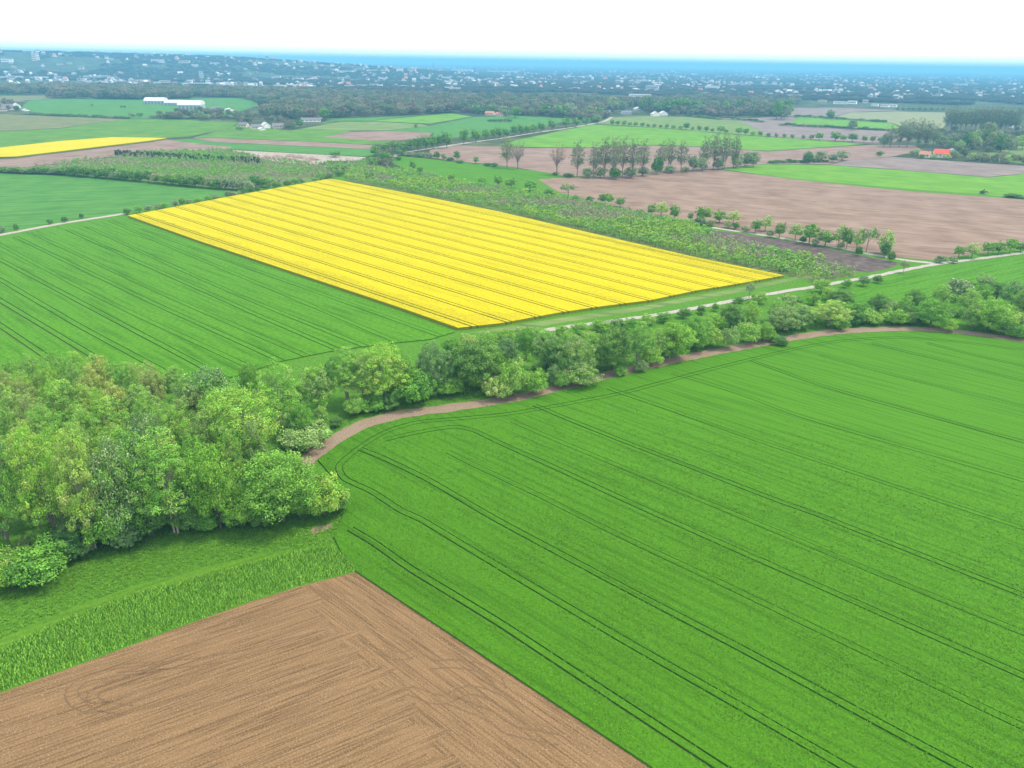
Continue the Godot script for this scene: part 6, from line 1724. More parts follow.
func setting() -> void:
	# ground, out to the horizon
	var disc := []
	var v := PackedVector3Array()
	var n := PackedVector3Array()
	var uv := PackedVector2Array()
	var idx := PackedInt32Array()
	var rings := [0.0, 60.0, 200.0, 600.0, 1500.0, 4000.0, 9000.0, 16000.0, 26000.0]
	for r in rings:
		for k in 48:
			var a := TAU * k / 48
			v.append(Vector3(cos(a) * r, -0.05, sin(a) * r))
			n.append(Vector3.UP)
			uv.append(Vector2(cos(a) * r, sin(a) * r))
	for i in rings.size() - 1:
		for k in 48:
			var a := i * 48 + k
			var b := i * 48 + (k + 1) % 48
			idx.append_array([a, a + 48, b, b, a + 48, b + 48])
	put(node_of(arrays_mesh(v, n, null, uv, uv, idx), mats["plain"]), "ground", "dull green open plain under the fields", "ground", "", "structure")
	# grass under everything nearby
	var near := PackedVector2Array([Vector2(-420, -20), Vector2(-420, -420), Vector2(-330, -640), Vector2(460, -640), Vector2(460, -20)])
	put(node_of(sheet(near, -0.01, 0.0), mats["meadow"]), "grassland", "rough green grass between the near fields", "ground", "", "structure")
	put(node_of(sheet(NURSERY, 0.015, 0.7), mats["nursery_grass"]), "plantation_ground", "weedy ground of the young tree plantation", "ground", "", "structure")
	put(node_of(sheet(LEFT_NURSERY, 0.02, 0.0), mats["nursery_grass"]), "plantation_ground", "weedy ground of the left plantation behind the hedge", "ground", "", "structure")
	put(node_of(sheet(YELLOW_MARGIN, 0.01, 0.2), mats["pale_green"]), "field_margin", "dry yellowish grass margin below the rapeseed", "margin", "", "structure")
	put(node_of(sheet(TALL_STRIP, 0.014, -0.25), mats["meadow"]), "grass_soil", "green ground under the tall grass strip", "ground", "", "structure")
	put(node_of(sheet(BARE_PATCH, 0.03, 0.2), mats["track"]), "bare_patch", "small bare earth patch beside the corner shrub", "soil", "", "structure")
	for f in FLAT_FIELDS:
		put(node_of(sheet(f[5], f[3], f[4]), mats[f[2]]), f[0], f[1], "field", "", "structure")
	for t in TYRE_TRACKS:
		for sd in [-0.8, 0.8]:
			put(node_of(ribbon(beside(smooth_line(t, 1.0), sd), 0.24, 0.03, 0.08), mats["tyre"]), "tyre_track", "faint curved tyre track pressed into the brown field", "track", "tyre tracks on the brown field", "structure")
	# roads
	put(node_of(ribbon(smooth_line(FARM_TRACK, 2.0), 4.6, 0.05, 0.35), mats["track"]), "farm_track", "curving brown earth track along the hedge", "track", "", "structure")
	put(node_of(ribbon(smooth_line(GRAVEL_ROAD, 4.0), 2.9, 0.06, 0.3), mats["road"]), "gravel_road", "long white gravel road beyond the hedge", "road", "", "structure")
	put(node_of(ribbon(smooth_line(BRANCH_ROAD, 4.0), 3.6, 0.05, 0.3), mats["road"]), "branch_road", "pale side road along the dark soil bed", "road", "", "structure")
	put(node_of(ribbon(smooth_line(LEFT_ROAD, 5.0), 4.6, 0.06, 0.2), mats["road"]), "field_road", "straight pale road at the left between green fields", "road", "", "structure")
	put(node_of(ribbon(smooth_line(LANE, 6.0), 6.0, 0.06, 0.3), mats["road"]), "tree_lane", "pale lane under the distant tree row", "road", "", "structure")
	# standing crops with wheel tracks
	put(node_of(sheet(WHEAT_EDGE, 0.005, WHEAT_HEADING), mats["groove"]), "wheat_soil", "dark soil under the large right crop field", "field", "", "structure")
	wheat = cut_tracks(WHEAT_EDGE, WHEAT_TRACKS, 1.5, 1.5)
	crop("wheat_field", "large smooth green crop field on the right", wheat, 0.36, WHEAT_HEADING, "wheat", "wheat_stems")
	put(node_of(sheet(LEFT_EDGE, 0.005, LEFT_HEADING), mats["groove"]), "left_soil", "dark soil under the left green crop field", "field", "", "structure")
	var left := cut_tracks(LEFT_EDGE, LEFT_TRACKS, 2.1, 3.0)
	crop("left_crop_field", "green crop field left of the yellow rapeseed", left, 0.3, LEFT_HEADING, "crop_mid", "wheat_stems")
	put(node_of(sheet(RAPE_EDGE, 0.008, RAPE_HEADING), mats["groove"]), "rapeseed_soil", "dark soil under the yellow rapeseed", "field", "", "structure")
	rape = cut_tracks(RAPE_EDGE, RAPE_TRACKS, 2.0, 5.0)
	var thin := []
	var full := []
	for p in rape:
		var rest := [p]
		for z in [RAPE_THIN, RAPE_THIN_TOP]:
			if Geometry2D.is_polygon_clockwise(z): z.reverse()
			var nxt := []
			for r in rest:
				thin += Geometry2D.intersect_polygons(r, z)
				nxt += Geometry2D.clip_polygons(r, z)
			rest = nxt
		full += rest
	crop("rapeseed_field", "large bright yellow rapeseed field in bloom", full, 1.05, RAPE_HEADING, "rape", "rape_stems")
	crop("rapeseed_margin", "greenish thin edge of the large rapeseed field", thin, 1.05, RAPE_HEADING, "rape_thin", "rape_stems")
	crop("rapeseed_strip", "narrow yellow rapeseed strip at the far left", [RAPE_STRIP], 1.05, -0.1, "rape", "rape_stems")

var wheat := []
var rape := []

func make_kinds() -> void:
	var fresh := [Color(0.17, 0.36, 0.045), Color(0.2, 0.4, 0.055), Color(0.14, 0.32, 0.04)]
	var yel := [Color(0.24, 0.41, 0.065), Color(0.21, 0.39, 0.06), Color(0.27, 0.41, 0.08)]
	var pale := [Color(0.25, 0.38, 0.1), Color(0.24, 0.39, 0.09), Color(0.28, 0.37, 0.12)]
	var russ := [Color(0.27, 0.35, 0.09), Color(0.24, 0.37, 0.08), Color(0.31, 0.33, 0.11)]
	var mid := [Color(0.13, 0.29, 0.035), Color(0.16, 0.33, 0.045), Color(0.11, 0.25, 0.035)]
	var dark := [Color(0.08, 0.18, 0.04), Color(0.1, 0.22, 0.045), Color(0.12, 0.25, 0.05)]
	var grey := [Color(0.16, 0.28, 0.085), Color(0.19, 0.3, 0.1), Color(0.14, 0.24, 0.075)]
	var greyb := [Color(0.23, 0.235, 0.155), Color(0.25, 0.245, 0.17), Color(0.2, 0.205, 0.13)]
	var cream := Color(0.4, 0.46, 0.28)
	# full trees of the wood and the hedge
	make_kind("airy", {"h": 18.0, "w": 13.0, "base": 0.06, "n": 300, "m": 70, "leaf": 0.145, "cr": 0.14, "limbs": 46, "twigs": 3, "trunk": 0.3, "cols": yel + fresh, "top": 0.72, "mat": "leaf", "bark": "bark_grey", "desc": "airy yellow green"})
	make_kind("airy2", {"h": 18.0, "w": 15.0, "base": 0.06, "n": 300, "m": 70, "leaf": 0.145, "cr": 0.14, "limbs": 54, "twigs": 3, "trunk": 0.34, "cols": fresh + yel, "top": 0.72, "mat": "leaf", "bark": "bark_grey", "desc": "broad airy spring green"})
	make_kind("pale", {"h": 17.0, "w": 12.0, "base": 0.06, "n": 300, "m": 70, "leaf": 0.145, "cr": 0.14, "limbs": 44, "twigs": 3, "trunk": 0.28, "cols": pale + yel, "top": 0.72, "mat": "leaf", "bark": "bark_pale", "desc": "pale olive green"})
	make_kind("russet", {"h": 16.0, "w": 12.0, "base": 0.06, "n": 300, "m": 70, "leaf": 0.145, "cr": 0.14, "limbs": 46, "twigs": 4, "trunk": 0.28, "cols": russ, "top": 0.72, "mat": "leaf", "bark": "bark_grey", "desc": "brownish green half-leafed"})
	make_kind("oval", {"h": 20.0, "w": 12.0, "base": 0.06, "n": 300, "m": 70, "leaf": 0.145, "cr": 0.14, "limbs": 34, "twigs": 2, "stems": 3, "trunk": 0.34, "cols": fresh + yel, "top": 0.72, "mat": "leaf", "bark": "bark_pale", "desc": "oval light green"})
	make_kind("oval2", {"h": 8.0, "w": 7.0, "base": 0.0, "n": 120, "m": 76, "leaf": 0.14, "cr": 0.24, "limbs": 14, "cols": fresh, "mat": "leaf", "desc": "rounded light green"})
	make_kind("dense", {"h": 15.0, "w": 13.0, "base": 0.02, "n": 240, "m": 84, "leaf": 0.18, "cr": 0.19, "limbs": 20, "trunk": 0.3, "cols": mid + fresh, "top": 0.85, "mat": "leaf", "desc": "dense mid green"})
	make_kind("dense2", {"h": 15.0, "w": 14.0, "base": 0.02, "n": 240, "m": 84, "leaf": 0.18, "cr": 0.19, "limbs": 20, "trunk": 0.3, "cols": fresh + mid, "top": 0.85, "mat": "leaf", "desc": "dense bright green"})
	make_kind("dark2", {"h": 15.0, "w": 12.0, "base": 0.02, "n": 240, "m": 84, "leaf": 0.18, "cr": 0.19, "limbs": 20, "trunk": 0.3, "cols": dark, "fleck": 0.08, "fleck_col": Color(0.13, 0.25, 0.06), "top": 0.85, "mat": "leaf", "desc": "dense dark green"})
	make_kind("bloom", {"h": 13.0, "w": 13.0, "base": 0.02, "n": 220, "m": 76, "leaf": 0.165, "cr": 0.18, "limbs": 20, "trunk": 0.26, "cols": mid + grey, "fleck": 0.07, "fleck_col": cream, "top": 0.85, "mat": "leaf", "desc": "pale-flecked green blossoming"})
	make_kind("bloom2", {"h": 14.0, "w": 10.0, "base": 0.02, "n": 220, "m": 76, "leaf": 0.165, "cr": 0.18, "limbs": 18, "trunk": 0.26, "cols": fresh + grey, "fleck": 0.07, "fleck_col": cream, "top": 0.85, "mat": "leaf", "desc": "white-speckled fresh green"})
	make_kind("bloomgrey", {"h": 9.0, "w": 8.0, "base": 0.02, "n": 200, "m": 54, "leaf": 0.22, "cr": 0.2, "limbs": 16, "cols": grey, "fleck": 0.2, "fleck_col": cream, "mat": "leaf", "desc": "greyish white blossoming"})
	make_kind("grey", {"h": 13.0, "w": 11.0, "base": 0.02, "n": 220, "m": 76, "leaf": 0.165, "cr": 0.18, "limbs": 22, "trunk": 0.26, "cols": grey, "top": 0.85, "mat": "leaf", "desc": "grey green willowy"})
	make_kind("grey2", {"h": 13.0, "w": 10.0, "base": 0.02, "n": 220, "m": 76, "leaf": 0.165, "cr": 0.18, "limbs": 26, "trunk": 0.26, "cols": grey + mid, "fleck": 0.04, "fleck_col": cream, "top": 0.85, "mat": "leaf", "desc": "dull grey green"})
	make_kind("dark", {"h": 6.0, "w": 6.5, "base": 0.0, "n": 120, "m": 76, "leaf": 0.14, "cr": 0.24, "stems": 3, "limbs": 12, "cols": dark, "mat": "leaf", "desc": "low dark green"})
	make_kind("shrub", {"h": 6.0, "w": 7.0, "base": 0.0, "n": 120, "m": 76, "leaf": 0.14, "cr": 0.24, "stems": 3, "limbs": 12, "cols": mid + fresh, "mat": "leaf", "desc": "rounded mid green"})
	make_kind("shrub2", {"h": 6.0, "w": 7.0, "base": 0.0, "n": 120, "m": 76, "leaf": 0.14, "cr": 0.24, "stems": 3, "limbs": 12, "cols": fresh + yel, "mat": "leaf", "desc": "bushy bright green"})
	make_kind("palebush", {"h": 5.0, "w": 7.0, "base": 0.0, "n": 120, "m": 76, "leaf": 0.14, "cr": 0.24, "stems": 4, "limbs": 20, "cols": pale, "mat": "leaf", "bark": "bark_grey", "desc": "pale olive"})
	# smaller trees further off
	make_kind("round", {"h": 8.0, "w": 6.0, "base": 0.1, "n": 60, "m": 40, "leaf": 0.24, "cr": 0.3, "limbs": 10, "trunk": 0.18, "cols": fresh + mid, "rough": 0.6, "mat": "leaf", "desc": "small round green"})
	make_kind("rounddark", {"h": 8.0, "w": 6.0, "base": 0.1, "n": 60, "m": 40, "leaf": 0.24, "cr": 0.3, "limbs": 10, "trunk": 0.18, "cols": dark + mid, "rough": 0.6, "mat": "leaf", "desc": "small round dark green"})
	make_kind("roundpale", {"h": 9.0, "w": 6.5, "base": 0.1, "n": 60, "m": 40, "leaf": 0.24, "cr": 0.3, "limbs": 16, "trunk": 0.16, "twigs": 2, "cols": yel + pale, "rough": 0.6, "mat": "leaf", "desc": "light airy green"})
	make_kind("umbrella", {"h": 8.0, "w": 7.0, "base": 0.45, "n": 40, "m": 30, "leaf": 0.26, "cr": 0.3, "limbs": 18, "trunk": 0.16, "twigs": 2, "cols": pale + greyb, "rough": 0.6, "mat": "leaf", "bark": "bark_grey", "desc": "thin flat-topped"})
	make_kind("bushdark", {"h": 5.0, "w": 6.0, "base": 0.0, "n": 60, "m": 34, "leaf": 0.24, "cr": 0.32, "stems": 3, "limbs": 6, "cols": dark, "rough": 0.6, "mat": "leaf", "desc": "low dark"})
	make_kind("bushgrey", {"h": 5.0, "w": 6.0, "base": 0.0, "n": 60, "m": 34, "leaf": 0.24, "cr": 0.32, "stems": 3, "limbs": 6, "cols": grey + greyb, "rough": 0.6, "mat": "leaf", "desc": "low grey green"})
	make_kind("poplar", {"h": 28.0, "w": 12.0, "base": 0.08, "n": 260, "m": 30, "leaf": 0.2, "cr": 0.13, "limbs": 80, "twigs": 5, "trunk": 0.34, "cols": greyb + grey, "top": 0.7, "mat": "leaf", "bark": "bark_grey", "desc": "tall thin-crowned grey green"})
	make_kind("poplar2", {"h": 28.0, "w": 12.0, "base": 0.08, "n": 260, "m": 30, "leaf": 0.2, "cr": 0.13, "limbs": 80, "twigs": 5, "stems": 2, "trunk": 0.34, "cols": greyb + grey, "top": 0.7, "mat": "leaf", "bark": "bark_grey", "desc": "tall forked grey green"})
	make_kind("bare", {"h": 24.0, "w": 12.0, "base": 0.25, "n": 120, "m": 16, "leaf": 0.2, "cr": 0.16, "limbs": 64, "twigs": 6, "trunk": 0.45, "cols": [Color(0.3, 0.2, 0.14), Color(0.24, 0.18, 0.12)], "mat": "leaf", "bark": "bark_grey", "desc": "almost leafless reddish"})
	make_kind("farround", {"h": 16.0, "w": 14.0, "base": 0.05, "n": 50, "m": 34, "leaf": 0.7, "cr": 0.34, "limbs": 8, "trunk": 0.4, "cols": grey + dark, "mat": "leaf", "desc": "broad dull green"})
	# saplings of the plantation
	make_kind("sapling", {"h": 4.0, "w": 2.0, "base": 0.12, "n": 16, "m": 10, "leaf": 0.24, "cr": 0.42, "limbs": 3, "trunk": 0.06, "top": 0.6, "cols": [Color(0.26, 0.42, 0.06), Color(0.22, 0.38, 0.06)], "mat": "leaf", "desc": "bright sapling"})
	make_kind("sapling_mid", {"h": 4.0, "w": 2.2, "base": 0.08, "n": 16, "m": 10, "leaf": 0.26, "cr": 0.42, "limbs": 3, "trunk": 0.06, "top": 0.6, "cols": [Color(0.18, 0.36, 0.06), Color(0.22, 0.38, 0.09)], "mat": "leaf", "desc": "mid green sapling"})
	make_kind("sapling_grey", {"h": 4.0, "w": 2.4, "base": 0.05, "n": 14, "m": 9, "leaf": 0.24, "cr": 0.45, "limbs": 4, "trunk": 0.07, "cols": [Color(0.26, 0.28, 0.15), Color(0.23, 0.3, 0.13), Color(0.29, 0.26, 0.18)], "mat": "leaf", "bark": "bark_grey", "desc": "greyish sapling"})
	make_kind("conifer", {"h": 5.0, "w": 2.6, "base": 0.02, "n": 22, "m": 12, "leaf": 0.3, "cr": 0.4, "limbs": 2, "trunk": 0.1, "top": 0.3, "cols": [Color(0.035, 0.075, 0.03), Color(0.045, 0.09, 0.035)], "mat": "leaf", "desc": "dark conifer"})

func plants() -> void:
	plant_all("woodland_tree", WOODLAND_TREES, "tree", "in the wood at the left", "tree", "trees of the wood at the left")
	plant_all("woodland_shrub", WOODLAND_SHRUBS, "shrub", "along the wood edge", "shrub", "shrubs along the wood edge")
	plant_all("hedge_tree", HEDGE_TREES, "tree", "in the hedge above the track", "tree", "trees of the hedge above the track")
	plant_all("hedge_shrub", HEDGE_SHRUBS, "shrub", "in the hedge above the track", "shrub", "shrubs of the hedge above the track")
	plant_all("roadside_tree", ROADSIDE_TREES, "tree", "bordering the large ploughed field", "tree", "trees bordering the large ploughed field")
	plant_all("field_shrub", FIELD_SHRUBS, "bush", "among the field edge bushes", "shrub", "bushes along the field edges")
	plant_all("lane_tree", LANE_TREES, "tree", "in the row along the lane", "tree", "trees along the distant lane")
	plant_all("lane_shrub", LANE_SHRUBS, "bush", "in the low far hedges", "shrub", "bushes of the low far hedges")
	plant_all("poplar_tree", POPLAR_TREES, "tree", "behind the large ploughed field", "tree", "tall trees behind the ploughed field")
	plant_all("poplar_shrub", POPLAR_SHRUBS, "bush", "under the tall trees", "shrub", "bushes under the tall trees")
	plant_all("orchard_tree", ORCHARD_TREES, "tree", "in the row above the vivid field", "tree", "small tree row above the vivid green field")
	plant_all("distant_tree", DISTANT_TREES, "tree", "among the trees before the town", "tree", "single trees before the town")
	saplings()
	grasses()
	small_stuff()

func saplings() -> void:
	rng.seed = 321
	var spots := []
	var vary := FastNoiseLite.new()
	vary.seed = 9
	vary.frequency = 0.018
	# rows run along the upper rapeseed edge
	for set_ in [[NURSERY, RAPE_HEADING - 0.03, 3.4, 2.3, 0.5], [LEFT_NURSERY, 0.5, 5.0, 3.4, 2.2]]:
		var poly: PackedVector2Array = set_[0]
		var hd: float = set_[1]
		var lo := Vector2(1e9, 1e9)
		var hi := -lo
		var r := PackedVector2Array()
		for p in poly:
			var q := turned(p, hd)
			r.append(q)
			lo = lo.min(q)
			hi = hi.max(q)
		var y := lo.y
		var row := 0
		while y < hi.y:
			var x := lo.x
			while x < hi.x:
				var q := Vector2(x + rng.randf_range(-1, 1) * set_[4], y + rng.randf_range(-0.7, 0.7) * set_[4])
				x += set_[3]
				if not Geometry2D.is_point_in_polygon(q, r): continue
				var w := q.rotated(hd)
				var nv := vary.get_noise_2d(w.x * 0.6, w.y) + 0.15 * sin(row * 1.7)
				var belt: bool = set_[0] == NURSERY and w.distance_to(Geometry2D.get_closest_point_to_segment(w, NURSERY_EDGE[0], NURSERY_EDGE[1])) < 16.0
				if belt: nv = 0.05 + absf(nv)
				if nv < -0.42 or rng.randf() < 0.12: continue
				var kind := "sapling_mid"
				if set_[0] == NURSERY:
					if nv > 0.22: kind = "sapling"
					elif nv < -0.08: kind = "sapling_grey"
				else:
					kind = "sapling_grey" if nv < 0.0 else "sapling_mid"
				spots.append([w, kind, rng.randf_range(0.7, 1.3) * (1.3 if kind == "sapling" else 1.1)])
			y += set_[2]
			row += 1
	# dark conifer row of the left plantation
	for k in 3:
		for i in 70:
			var t := i / 69.0
			var p: Vector2 = CONIFER_A.lerp(CONIFER_B, t) + CONIFER_STEP * k
			spots.append([p + Vector2(rng.randf_range(-0.6, 0.6), rng.randf_range(-0.6, 0.6)), "conifer", rng.randf_range(0.75, 1.2)])
	spots.sort_custom(func(a, b): return a[0].length() < b[0].length())
	var by := {}
	var names := {"sapling": ["bright_sapling", "bright yellow green sapling in the plantation rows beside the rapeseed", "bright plantation saplings"], "sapling_mid": ["green_sapling", "mid green sapling in the plantation rows", "mid green plantation saplings"], "sapling_grey": ["grey_sapling", "greyish half-leafed sapling in the plantation rows", "greyish plantation saplings"], "conifer": ["young_conifer", "dark young conifer in the left plantation row", "dark young conifers of the left plantation"]}
	for s in spots:
		var kd: Dictionary = kinds[s[1]]
		if not by.has(s[1]): by[s[1]] = [0, []]
		var turn := rng.randf() * TAU
		var sc: float = s[2]
		var wide := sc * rng.randf_range(0.85, 1.25)
		if by[s[1]][0] < 220:
			by[s[1]][0] += 1
			var o := Node3D.new()
			o.position = Vector3(s[0].x, 0, s[0].y)
			o.rotation.y = turn
			o.scale = Vector3(wide, sc, wide)
			put(o, names[s[1]][0], names[s[1]][1], "sapling", names[s[1]][2])
			part(o, "stem", kd.trunk, mats[kd.bark])
			part(o, "crown", kd.crown, mats["leaf"])
		else:
			by[s[1]][1].append(Transform3D(Basis(Vector3.UP, turn).scaled(Vector3(wide, sc, wide)), Vector3(s[0].x, 0, s[0].y)))
	for k in by:
		if by[k][1].size(): multi(names[k][0] + "_rows", kinds[k].crown, mats["leaf"], by[k][1], [], "far part of the %s" % names[k][2], "saplings")
	print("saplings ", spots.size())

func grasses() -> void:
	rng.seed = 99
	var vary := FastNoiseLite.new()
	vary.seed = 4
	vary.frequency = 0.05
	var crop := tuft_mesh(4, 0.24, 0.26, 0.05, 3)
	var tall := tuft_mesh(9, 0.85, 0.2, 0.03, 5)
	var low := tuft_mesh(7, 0.32, 0.3, 0.035, 7)
	rng.seed = 100
	var tf := []
	var cols := []
	scatter(wheat, WHEAT_HEADING, 0.42, 0.36, 0.4, 0.3, 0.7, 1.25, [Color(0.068, 0.195, 0.007), Color(0.08, 0.22, 0.009), Color(0.06, 0.17, 0.006)], 190.0, vary, tf, cols)
	print("crop tufts ", tf.size())
	multi("wheat_blades", crop, mats["blade"], tf, cols, "fine green blades covering the large right crop field", "crop")
	tf = []
	cols = []
	scatter([TALL_STRIP], -0.25, 0.34, 0.42, 0.5, 0.0, 0.7, 1.25, [Color(0.25, 0.54, 0.06), Color(0.3, 0.58, 0.08), Color(0.2, 0.46, 0.045)], 900.0, vary, tf, cols)
	multi("tall_grass", tall, mats["blade"], tf, cols, "tufted tall green grass strip along the brown field", "grass")
	tf = []
	cols = []
	scatter([MEADOW], 0.0, 0.5, 0.5, 0.5, 0.0, 0.45, 1.3, [Color(0.13, 0.3, 0.022), Color(0.15, 0.33, 0.027), Color(0.17, 0.35, 0.035), Color(0.11, 0.27, 0.02)], 900.0, vary, tf, cols)
	scatter([TRACK_VERGE], 0.0, 0.9, 0.9, 0.5, 0.0, 0.6, 1.5, [Color(0.09, 0.22, 0.02), Color(0.12, 0.26, 0.025), Color(0.13, 0.25, 0.04)], 900.0, vary, tf, cols)
	multi("meadow_grass", low, mats["blade"], tf, cols, "rough meadow grass below the wood and along the track", "grass")

func small_stuff() -> void:
	var vary := FastNoiseLite.new()
	vary.seed = 14
	vary.frequency = 0.03
	var flower := tuft_mesh(5, 0.3, 0.26, 0.12, 15)
	rng.seed = 200
	var tf := []
	var cols := []
	scatter(rape, RAPE_HEADING, 1.0, 0.9, 0.5, 0.86, 0.7, 1.3, [Color(0.52, 0.43, 0.003), Color(0.58, 0.49, 0.005), Color(0.46, 0.39, 0.003), Color(0.36, 0.36, 0.012)], 1500.0, vary, tf, cols)
	print("rape plants ", tf.size())
	multi("rapeseed_flowers", flower, mats["blade"], tf, cols, "yellow flower heads of the large rapeseed field", "crop")
	# clods on the brown field
	var t := []
	var c := [Vector3(1, 0, 0.2), Vector3(0.1, 0.1, 1), Vector3(-1, 0, -0.1), Vector3(0, -0.1, -1)]
	for i in 4:
		t.append([c[i], Vector3(0.1, 0.7, -0.1), c[(i + 1) % 4]])
	var clod := flat_mesh(t)
	tf = []
	cols = []
	var soil: PackedVector2Array = FLAT_FIELDS[0][5]
	scatter([soil], -0.3, 0.5, 0.5, 0.5, 0.02, 0.04, 0.11, [Color(0.32, 0.21, 0.12), Color(0.4, 0.275, 0.165), Color(0.25, 0.16, 0.09), Color(0.38, 0.26, 0.15)], 400.0, vary, tf, cols)
	print("clods ", tf.size())
	multi("soil_clods", clod, mats["clod"], tf, cols, "small clods strewn over the brown foreground field", "soil")

func buildings() -> void:
	rng.seed = 55
	for b in FARM_BUILDINGS:
		var at := Vector3(b[0], 0, b[1])
		var face := atan2(-b[0], -b[1])
		match b[5]:
			"hall": hall(at, face * 0.5, b[3], b[2], b[4], b[6])
			"red_house": house(at, face + 0.25, b[3], b[2], b[4], "cream_wall", "red_roof", "farm_house", b[6])
			"pink_house": house(at, face - 0.3, b[3], b[2], b[4], "cream_wall", "pink_roof", "farm_house", b[6])
			"white_house": house(at, face + PI / 2 + 0.4, maxf(b[4], 4.0), b[2], b[3], "white_wall", "town_grey", "farm_house", b[6])
			"blue_house": house(at, face + 0.2, b[3], b[2], b[4], "cream_wall", "blue_roof", "farm_house", b[6])
			"long_barn": house(at, face, b[3], b[2], b[4], "white_wall", "grey_roof", "long_barn", b[6])
			_: house(at, face + rng.randf_range(-0.5, 0.5), b[3], b[2], b[4], "cream_wall", "grey_roof", "farm_house", b[6])
	# soil heaps on the gravel yard
	for i in HEAPS.size():
		var q = HEAPS[i]
		rng.seed = 600 + i
		var tris := []
		var rings := []
		for k in 6:
			var ring := []
			for j in 12:
				var a := TAU * j / 12
				var r: float = q[2] * (1.0 - k / 5.0) * rng.randf_range(0.8, 1.2)
				ring.append(Vector3(cos(a) * r * 1.5, q[3] * sin(PI * 0.5 * k / 5.0) * rng.randf_range(0.85, 1.1) - (0.1 if k == 0 else 0.0), sin(a) * r))
			rings.append(ring)
		for k in 5:
			for j in 12:
				var j2 := (j + 1) % 12
				tris += quad(rings[k][j], rings[k + 1][j], rings[k + 1][j2], rings[k][j2])
		var o := node_of(flat_mesh(tris), mats["soil_heap"])
		o.position = Vector3(q[0], 0.03, q[1])
		put(o, "soil_heap", "brown soil heap on the gravel yard, %s from the left" % ordinal(i + 1), "heap", "soil heaps on the yard")

func hill(a: float, r: float) -> float:
	if a < RIDGE[0].x or r <= 3300.0: return 0.0
	for k in RIDGE.size() - 1:
		if a <= RIDGE[k + 1].x:
			var hh := lerpf(RIDGE[k].y, RIDGE[k + 1].y, (a - RIDGE[k].x) / (RIDGE[k + 1].x - RIDGE[k].x))
			var f := clampf((r - 3300.0) / 1600.0, 0, 1)
			f = f * f * (3 - 2 * f)
			return hh * (f if r < 5000.0 else maxf(0.0, 1.0 - (r - 5000.0) / 2600.0))
	return 0.0

